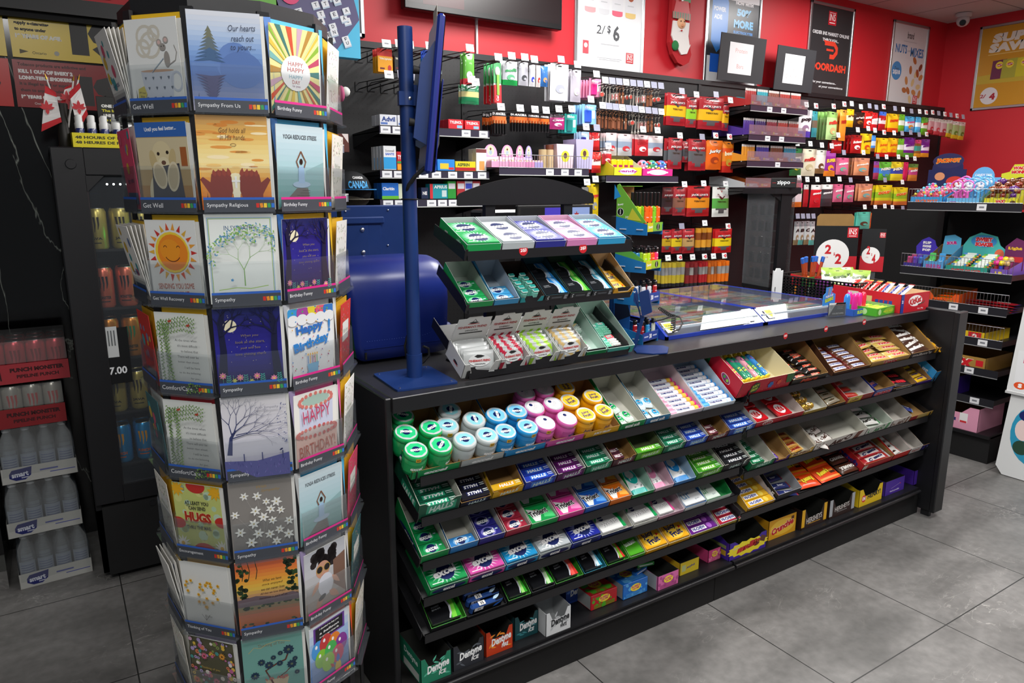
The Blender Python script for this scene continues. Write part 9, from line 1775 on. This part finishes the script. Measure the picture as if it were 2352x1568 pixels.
# television
t=mk('television',None,T(1.63,3.56,2.45),label='large wall mounted black television showing red and dark images',cat='television')
b=B(); b.box((0,0,0),(.985,.05,.56),mt('#0e0e10',.3),None,.004); b.box((.35,.05,.15),(.65,.1,.45),M_BLACKM); mk('casing',b,None,t)
def scr():
 m,tt,p_=nodes('tv_glow'); p_.inputs['Base Color'].default_value=(.01,.01,.01,1); p_.inputs['Roughness'].default_value=.12; return m
b=B(); A=Art(b,frame((.4925,0,.29),(1,0,0),(0,0,1),(0,-1,0)),z=6e-4,rough=.2)
E_=lambda c,e=.6: mt(c,.3,emit=e)
A.rect(0,0,.955,.52,E_('#160c0e',.5)); A.rect(-.27,0,.24,.52,E_('#3a0f14',.5)); A.rect(.0,.04,.17,.42,E_('#b01626',.7)); A.rect(0,.2,.14,.2,E_('#d8d4e8',.7)); R=random.Random(2)
for k in range(16): A.rect(-.46+.05*(k % 4),-.14+.05*(k//4),.04,.03,E_('#c01a18',.7) if k % 3 else E_('#240a0c',.5))
for k in range(24): A.rect(R.uniform(.12,.46),R.uniform(-.16,.24),R.uniform(.02,.06),.012,E_('#8a141c',.5))
mk('screen',b,None,t)
b=B(); b.box((-.006,0,0),(.006,.012,.25),mt('#d8dadc',.5)); mk('cable_cover',b,T(2.1,YB-.0125,2.28),label='white vertical cable cover under the television',cat='cable cover')
# stocking
t=mk('christmas_stocking',None,frame((3.49,3.63,2.365),(1,0,0),(0,0,1),(0,-1,0)),label='red and green felt stocking with a bearded Santa face',cat='stocking')
def blobm(pts,c,d=.03): b=B(); b.prism(pts,-.0,d,mt(c,.9)); return b
sk=[(.03,.46),(.19,.46),(.185,.2),(.2,.12),(.22,.06),(.2,.01),(.15,-.015),(.1,.0),(.05,.05),(.02,.12),(.025,.25)]
mk('sock',blobm(sk,'#b01c24'),None,t); b=B(); A=Art(b,T(0,0,.031)); A.rect(.11,.44,.16,.13,'#1f7a3a'); A.poly([(.04,.3),(.19,.3),(.17,.38),(.06,.38)],'#c22830'); mk('cuff',b,None,t)
b=B(); b.prism([(.035,.25),(.18,.25),(.175,.17),(.19,.11),(.2,.12),(.17,.06),(.12,.05),(.05,.12),(.025,.16)],.031,.04,mt('#e9e6e2',.9)); mk('beard',b,None,t)
b=B(); b.ball((.105,.24,.04),.038,mt('#e8b48a',.8),14,None,(1,.9,.3)); b.ball((.105,.225,.052),.01,mt('#e09a72',.7),10); [b.ball((x,.25,.052),.004,mt('#1a1410',.4),8) for x in (.09,.122)]; b.ball((.105,.195,.046),.006,mt('#c22a2a',.6),8); mk('santa_face',b,None,t)
b=B(); A=Art(b,T(.105,.285,.041)); A.rect(0,0,.16,.04,'#4a6a4a'); [A.rect(-.07+.023*k,0,.01,.04,'#a8403a') for k in range(7)]; A.disc(.0,.1,.012,'#e8e6e4'); mk('hat_band',b,None,t)
b=B(); b.ball((.06,.1,.04),.03,mt('#2a7a44',.9),12,None,(1,1.1,.4)); mk('mitten',b,None,t)
# == LEFT SIDE: COOLER, FLAGS, CASES OF DRINKS
t=mk('drinks_cooler',None,T(.025,3.08,0),label='black upright glass door drinks cooler behind the card rack',cat='cooler')
CW,CD,CH=.62,.50,1.70
b=B(); b.box((0,.03,.03),(.02,CD,CH-.01),M_BLACK); b.box((CW-.02,.03,.03),(CW,CD,CH-.01),M_BLACK); b.box((0,CD-.02,.03),(CW,CD,CH),M_BLACKM); b.box((0,.03,CH-.03),(CW,CD,CH),M_BLACK); b.box((0,.03,.03),(CW,CD,.30),M_BLACK); mk('cabinet',b,None,t)
b=B(); b.box((0,0,.33),(.105,.03,CH),M_BLACK,None,.004); b.box((CW-.1,0,.33),(CW,.03,CH),M_BLACK,None,.004); b.box((.1,0,CH-.10),(CW-.1,.03,CH),M_BLACK,None,.004); b.box((.1,0,.33),(CW-.1,.03,.40),M_BLACK); b.prism([(.1,CH-.1),(.16,CH-.1),(.1,CH-.16)],0,.03,M_BLACK,frame((0,.03,0),(1,0,0),(0,0,1),(0,-1,0))); b.cyl((.06,0,CH-.06),(.06,-.006,CH-.06),.018,.016,M_BLACK,16); mk('door',b,None,t)
b=B(); b.box((.105,.012,.40),(CW-.1,.016,CH-.1),M_GL); mk('door_glass',b,None,t)
b=B(); [b.box((.1,.01,.05+.035*k),(CW-.04,.032,.062+.035*k),M_BLACK) for k in range(6)]; b.box((.02,.0,.03),(CW,.025,.32),M_BLACKM); b.cyl((.2,0,.30),(.2,-.004,.30),.012,.012,M_BLACK,12); mk('grille',b,None,t)
b=B(); [b.ball((.17+.022*k,.05,CH-.13),.004,mt('#f4f6f2',.3,emit=6),8) for k in range(12)]; mk('led_strip',b,None,t)
b=B(); pts=[(.24,1.335),(.27,1.365),(.33,1.37),(.38,1.39),(.42,1.34),(.40,1.28),(.43,1.2),(.41,1.1),(.44,1.02)]; b.tube([(x,.04,z) for x,z in pts],.006,mt('#1fd87a',.3,emit=4),8); b.tube([(.24,.04,1.335),(.3,.04,1.345),(.38,.04,1.35)],.006,mt('#1fd87a',.3,emit=4),8); mk('neon_tube',b,None,t,label='glowing green neon tube')
shz=[1.325,1.10,.90,.68,.465]
for z in shz: b=B(); [b.box((.02,.06+.02*k,z-.004),(CW-.02,.063+.02*k,z),M_BLACK) for k in range(20)]; b.box((.02,.055,z-.006),(CW-.02,.065,z+.004),M_BLACK); mk('shelf',b,None,t)
def can_(c,l,claw,top='#c9ccce',word='MONSTER',h=.157,r=.033):
 def go(b):
  m=mt(c,.28,.45); b.lathe([(r*.82,0),(r,.008),(r,h-.016),(r*.82,h-.003)],m,n=24); b.lathe([(r*.82,h-.004),(r*.82,h),(r*.74,h-.002)],mt(top,.25,1.),n=20)
  A=Art(b,None,lambda x,y,e: ((r+3e-4+e)*sin(x/r),-(r+3e-4+e)*cos(x/r),y),rough=.3)
  for k in (-1,0,1): A.line([(k*.013,h*.78),(k*.012+.002,h*.6),(k*.011,h*.42+abs(k)*.01)],[.008,.006,.002],claw)
  A.text(word,0,h*.26,.046,.012,l,0,.04); A.rect(0,h*.16,.036,.004,l)
 return cached(('can',c,claw,h),go)
CN=[('#c6b45e','#2a2418','#2a1e14','JAVA','gold coffee'),('#e2735a','#2a2a30','#20242a','MONSTER','coral'),('#d88a2e','#1c2a18','#2f8a5a','MONSTER','orange'),('#15181a','#4aa0c8','#6ad03a','MONSTER','black'),('#c2b060','#2a2418','#2a1e14','JAVA','tan coffee')]
for i,z in enumerate([1.3255,1.1005,.9005,.6805,.4655]):
 c,l,cl,wd_,nm=CN[i]; zz=z
 if i == 4: c,l,cl,wd_,nm='#2a9ad8','#d86a1e','#e8a01e','PUNCH','bright blue'
 if i == 3: c,l,cl,wd_,nm=CN[4]
 for k in range(5): mk('drink_can',can_(c,l,cl,word=wd_),T(.025+.125+.078*k,3.08+.10,zz+.0005) @ Rz(-15+random.uniform(-10,10)),label='%s energy drink can, %s from left on its cooler shelf' % (nm,ORD[k]),cat='can')
 for k in range(5): mk('drink_can',can_(c,l,cl,word=wd_),T(.025+.125+.078*k,3.08+.18,zz+.0005),label='%s energy drink can behind the %s one, rear row' % (nm,ORD[k]),cat='can')
q=atY(252,820,3.078); b=B(); A=Art(b,frame((q.x,3.0915,q.z),(1,0,0),(0,0,1),(0,-1,0)),z=3e-4); A.rect(0,0,.14,.22,'#111315'); A.rect(-.034,.05,.04,.11,'#1c2a1c'); A.rect(.014,.055,.04,.12,'#c9cccc'); [A.line([(x+k*.01,.1),(x+k*.01,.04)],.004,c_) for x,c_ in ((-.034,'#6ad03a'),(.014,'#5a5e60')) for k in (-1,0,1)]; A.text('2/$7.00',0,-.06,.11,.034,'#e6e8ea',0,.03); mk('door_poster',b,None,label='small black price poster reading 2 for 7.00 on the cooler door',cat='poster')
# on top of the cooler
p=atY(205,325,3.15); b=B(); M=T(p.x-.055,3.12,1.7005); w=.34
mk('spray_tray',carton(w,.16,.052,.06,'#e6d81c',mt('#15150f',.7),lambda A,w,h: (A.text('48 HOURS OF FRESHNESS',-w*.12,h*.2,w*.7,h*.2,'#2a2a10',0,.04),A.text('48 HEURES DE FRAICHEUR',-w*.12,-h*.14,w*.7,h*.2,'#2a2a10',0,.04),A.text('GUARANTEED',w*.34,h*.2,w*.24,h*.2,'#c8581c',0,.04))),M,label='yellow and black tray of spray bottles on the cooler',cat='tray')
for r_ in range(2):
 for k in range(8): mk('spray_bottle',cached('spray',lambda b: (b.lathe([(.014,0),(.015,.01),(.015,.062),(.012,.07)],mt('#1c2a6a',.25,coat=.5),n=14),b.lathe([(.0145,.012),(.0153,.012),(.0153,.045),(.0145,.045)],mt('#c9523a',.4),n=14),b.lathe([(.013,.066),(.0135,.09),(.0115,.092),(.0115,.112),(.008,.115)],mt('#e9ebe9',.4),n=14))),M @ T(.03+.04*k,.04+.06*r_,.003),label='blue mini spray bottle with white cap, %s from left, %s row' % (ORD[k],['front','rear'][r_]),cat='spray bottle')
b=B(); b.box((0,0,0),(.2,.003,.14),mt('#141512',.5),None,.001); A=Art(b,frame((.1,0,.07),(1,0,0),(0,0,1),(0,-1,0))); A.text('ONE SPRAY',-.04,.035,.09,.012,'#f0f0ea',0,.06); A.text('The best air',-.04,.018,.09,.01,'#d8d02a',0,.04); A.text('UNE PULVERISATION',-.02,.0,.12,.012,'#f0f0ea',0,.06); A.text('Le meilleur',-.04,-.016,.09,.01,'#d8d02a',0,.04); A.disc(-.07,-.045,.016,'#c9cbc8'); [A.rect(-.0,-.036-.01*k,.09,.004,'#a9aba6') for k in range(3)]
A.text('SB',-.0,.09,.05,.04,'#e0dc1c',0,.08); b.box((.07,0,.14),(.2,.003,.20),mt('#141512',.5)); mk('spray_header',b,M @ T(.1,.155,.06),label='black header card with yellow lettering behind the spray bottles',cat='display card')
# paper flags in a holder
h0=atY(150,320,3.2); t=mk('flag_holder',cached('fh',lambda b: b.lathe([(.03,0),(.022,.01),(.018,.10),(.022,.16)],mt('#1c1914',.5),n=16)),T(h0.x,3.22,1.7005),label='slim dark vase holding small flags on the cooler',cat='vase')
def flag(x0,y0,x1,y1,pts,desc,leafc,k,nz=0.):
 Yf=3.2-.015*k; a,c=atY(x0,y0,Yf),atY(x1,y1,Yf); t=mk('small_flag',None,label=desc,cat='flag')
 b=B(); b.cyl(Vector((h0.x+.005*k,3.22,1.75)),a,.0028,.0028,mt('#e4e2dc',.5),8); b.cyl(a,a+(a-Vector((h0.x,3.22,1.75))).normalized()*.02,.004,.0005,mt('#b8923a',.3,.8),8); mk('stick',b,None,t)
 b=B(); P=[atY(x,y,Yf) for x,y in pts]; M=frame((0,Yf,0),(1,0,0),(0,0,1),(0,-1,0)); q=[(p.x,p.z) for p in P]
 n=6; vs=[];
 for j in range(n+1):
  s_=j/n
  for e in (0,1):
   A0,A1=(q[0],q[3]) if e == 0 else (q[1],q[2]); x=A0[0]+(A1[0]-A0[0])*s_; z=A0[1]+(A1[1]-A0[1])*s_; vs.append((x,z,.006*sin(s_*5+e)))
 ms=[mt('#c4202a',.7) if j in (0,5) or j == 1 and 0 else mt('#e6e4e2',.7) for j in range(n)]; ms[0]=ms[5]=mt('#c4202a',.7)
 b.add(vs,[[2*j,2*j+1,2*j+3,2*j+2] for j in range(n)],ms,M); b.add([(x,y,z-.001) for x,y,z in vs],[[2*j+2,2*j+3,2*j+1,2*j] for j in range(n)],ms,M)
 cx,cy=leafc; pc=atY(cx,cy,Yf); A=Art(b,M @ T(pc.x,pc.z,.0075)); [A.leaf(0,-.005,a_,l_,.012,'#c4202a') for a_,l_ in ((90,.03),(45,.026),(135,.026),(10,.024),(170,.024),(-90,.022))]; mk('flag_cloth',b,None,t)
flag(118,175,0,0,[(118,190),(143,270),(94,303),(92,232)],'left small red and white maple leaf flag',(104,245),0) if 0 else None
flag(107,182,0,0,[(104,196),(128,212),(142,280),(95,302)],'left small red and white maple leaf flag',(108,246),1)
flag(168,185,0,0,[(158,212),(182,190),(202,262),(180,302)],'right small red and white maple leaf flag',(181,246),2)
flag(180,183,0,0,[(150,200),(166,194),(162,232),(140,236)],'rear small flag rolled behind the other two',(154,224),0)
# warning signs
def sg(x,z,w,h,bg,art,desc): b=B(); b.box((x,3.612,z),(x+w,3.619,z+h),mt(bg,.25)); art(Art(b,frame((x+w/2,3.612,z+h/2),(1,0,0),(0,0,1),(0,-1,0))),w,h); mk('warning_sign',b,None,label=desc,cat='sign')
def s1(A,w,h):
 for k,s in enumerate(('It is illegal to sell or','supply e-cigarettes','to anyone under')): A.line_text(s,-w*.46,h*.36-h*.13*k,h*.09,'#1c1810',w*.5,0,.06,0,True)
 A.line_text('19 YEARS OF AGE.',-w*.46,h*.36-h*.4,h*.10,'#ecebe0',w*.5,0,.08,0,True); A.text('19',w*.22,0,w*.46,h*.8,'#0e0b0a',0,.11); A.line_text('Ontario',-w*.34,-h*.38,h*.06,'#3a3420',w*.2,0,.0,0,True); A.poly([(-w*.44,-h*.32),(-w*.37,-h*.36),(-w*.44,-h*.42)],'#5a5230'); A.disc(-w*.14,-h*.36,h*.05,'#a9a9a0')
def s2(A,w,h):
 A.text('19',w*.22,-h*.1,w*.4,h*.7,'#160e0e',0,.11)
 for k,(s,c,e) in enumerate((('Tobacco products are addictive and','#1c0a0a',.02),('KILL 1 OUT OF EVERY 2','#f2ecea',.08),('LONG-TERM SMOKERS.','#f2ecea',.08),('It is illegal to sell or supply','#1c0a0a',.02),('them to anyone under','#1c0a0a',.02),('19 YEARS OF AGE.','#f2ecea',.08))): A.line_text(s,-w*.46,h*.4-h*.135*k,h*.085,c,w*(.66 if k == 0 else .5),0,e,0,True)
 A.line_text('Ontario',-w*.36,-h*.41,h*.05,'#e8e0de',w*.2,0,0,0,True)
sg(-.052,2.068,.42,.178,'#ddc030',s1,'yellow warning sign with a large black 19'); sg(-.058,1.877,.42,.182,'#8f1218',s2,'dark red tobacco warning sign below the yellow one')
sg(-.49,2.068,.42,.178,'#ddc030',s1,'yellow warning sign cut off at the left edge'); sg(-.49,1.877,.42,.182,'#c41f1a',s2,'red warning sign cut off at the left edge')
# cases of drinks
def bottle_(b):
 b.lathe([(.028,0),(.0325,.006),(.0325,.12),(.03,.14),(.014,.185),(.0125,.19),(.0125,.2)],clear('pet_bottle','#cfd6dc',.16,.08),n=16); b.lathe([(.0145,.196),(.0145,.214),(.012,.216)],mt('#b9bcc0',.5),n=14)
 A=Art(b,None,lambda x,y,e: ((.0328+e)*sin(x/.0325),-(.0328+e)*cos(x/.0325),y)); A.rect(0,.07,.06,.07,'#8f98a6'); A.rect(0,.03,.08,.035,'#2a2f86'); [A.rect(0,.09-.01*k,.045,.003,'#5a628a') for k in range(4)]
BOT=cached('bottle',bottle_)
def water(x,y,z,rot,desc):
 M=T(x,y,z) @ Rz(rot); w,d=.25,.38
 def fr(A,w,h): A.poly([(-w*.4,h*.1),(-w*.36,h*.34),(-w*.1,h*.44),(-w*.12,-.1*h),(-w*.2,-h*.36),(-w*.32,-h*.36),(-w*.4,-h*.16)],'#22286e'); A.text('smart',-w*.26,h*.02,w*.22,h*.3,'#dfe2ee',4,.04); A.text('water',-w*.2,-h*.2,w*.1,h*.1,'#dfe2ee',4); A.rect(w*.12,h*.1,w*.24,h*.1,'#5a60a0'); A.rect(w*.3,-h*.12,w*.34,h*.06,'#5a60a0')
 mk('shrink_wrapped_tray',carton(w,d,.062,.062,'#bdbdb8',mt('#8f8f8a',.8),fr),M,label='%s white cardboard tray of water bottles in the stack of three' % desc,cat='tray')
 for i in range(4):
  for j in range(5): mk('water_bottle',BOT,M @ T(.034+.061*i,.038+.07*j,.003),label='water bottle in the %s tray, %s column, %s row from front' % (desc,ORD[i],ORD[j]),cat='bottle')
 b=B(); p=[(.006,.03),(w-.006,.03),(w-.008,.17),(w-.03,.218),(.03,.218),(.008,.17)]; b.prism(p,.004,.008,M_FILM,frame((0,0,0),(1,0,0),(0,0,1),(0,-1,0)) @ T(0,0,-.006)); mk('shrink_wrap',b,M,label='clear shrink film over the %s water tray' % desc,cat='shrink film')
water(-.262,3.205,.0005,3,'bottom'); water(-.275,3.205,.2205,2,'middle'); water(-.268,3.21,.4405,1,'top')
def tray_cans(x,z,n,c,l,cl,desc,word,tc,nx=4):
 M=T(x,3.21,z); w=.27
 mk('can_tray',carton(w,.34,.075,.075,tc,mt('#3a1414',.8),lambda A,w,h: ([A.line([(-w*.42+k*.012,h*.3),(-w*.41+k*.012,-h*.3)],.005,'#3a1216') for k in range(3)],A.text('PUNCH MONSTER',.03,h*.18,w*.64,h*.22,'#3a1216',0,.06),A.text('PIPELINE PUNCH',.03,-h*.16,w*.5,h*.18,'#3a1216',0,.04))),M,label='%s tray of shrink wrapped cans on the water stack' % desc,cat='tray')
 for i in range(nx):
  for j in range(3): mk('drink_can',can_(c,l,cl,word=word),M @ T(.035+.066*i,.04+.08*j,.003),label='can in the %s tray, %s from left in the %s row' % (desc,ORD[i],ORD[j]),cat='can')
 b=B(); b.box((.004,.004,.075),(w-.004,.0045,.158),M_FILM); b.box((.004,.004,.158),(w-.004,.3,.1585),M_FILM); mk('shrink_wrap',b,M @ T(0,-.003,.003),label='clear shrink film over the %s' % desc,cat='shrink film')
tray_cans(-.30,.6605,4,'#a9a49a','#3a2a2a','#a82a2a','lower dark red tray','RIPPER','#8a1c22'); tray_cans(-.27,.8325,4,'#c2434c','#f0c8cc','#7a1a22','upper pinkish red tray','PUNCH','#a82f38')
# dark side panel of the counter base, and price dots
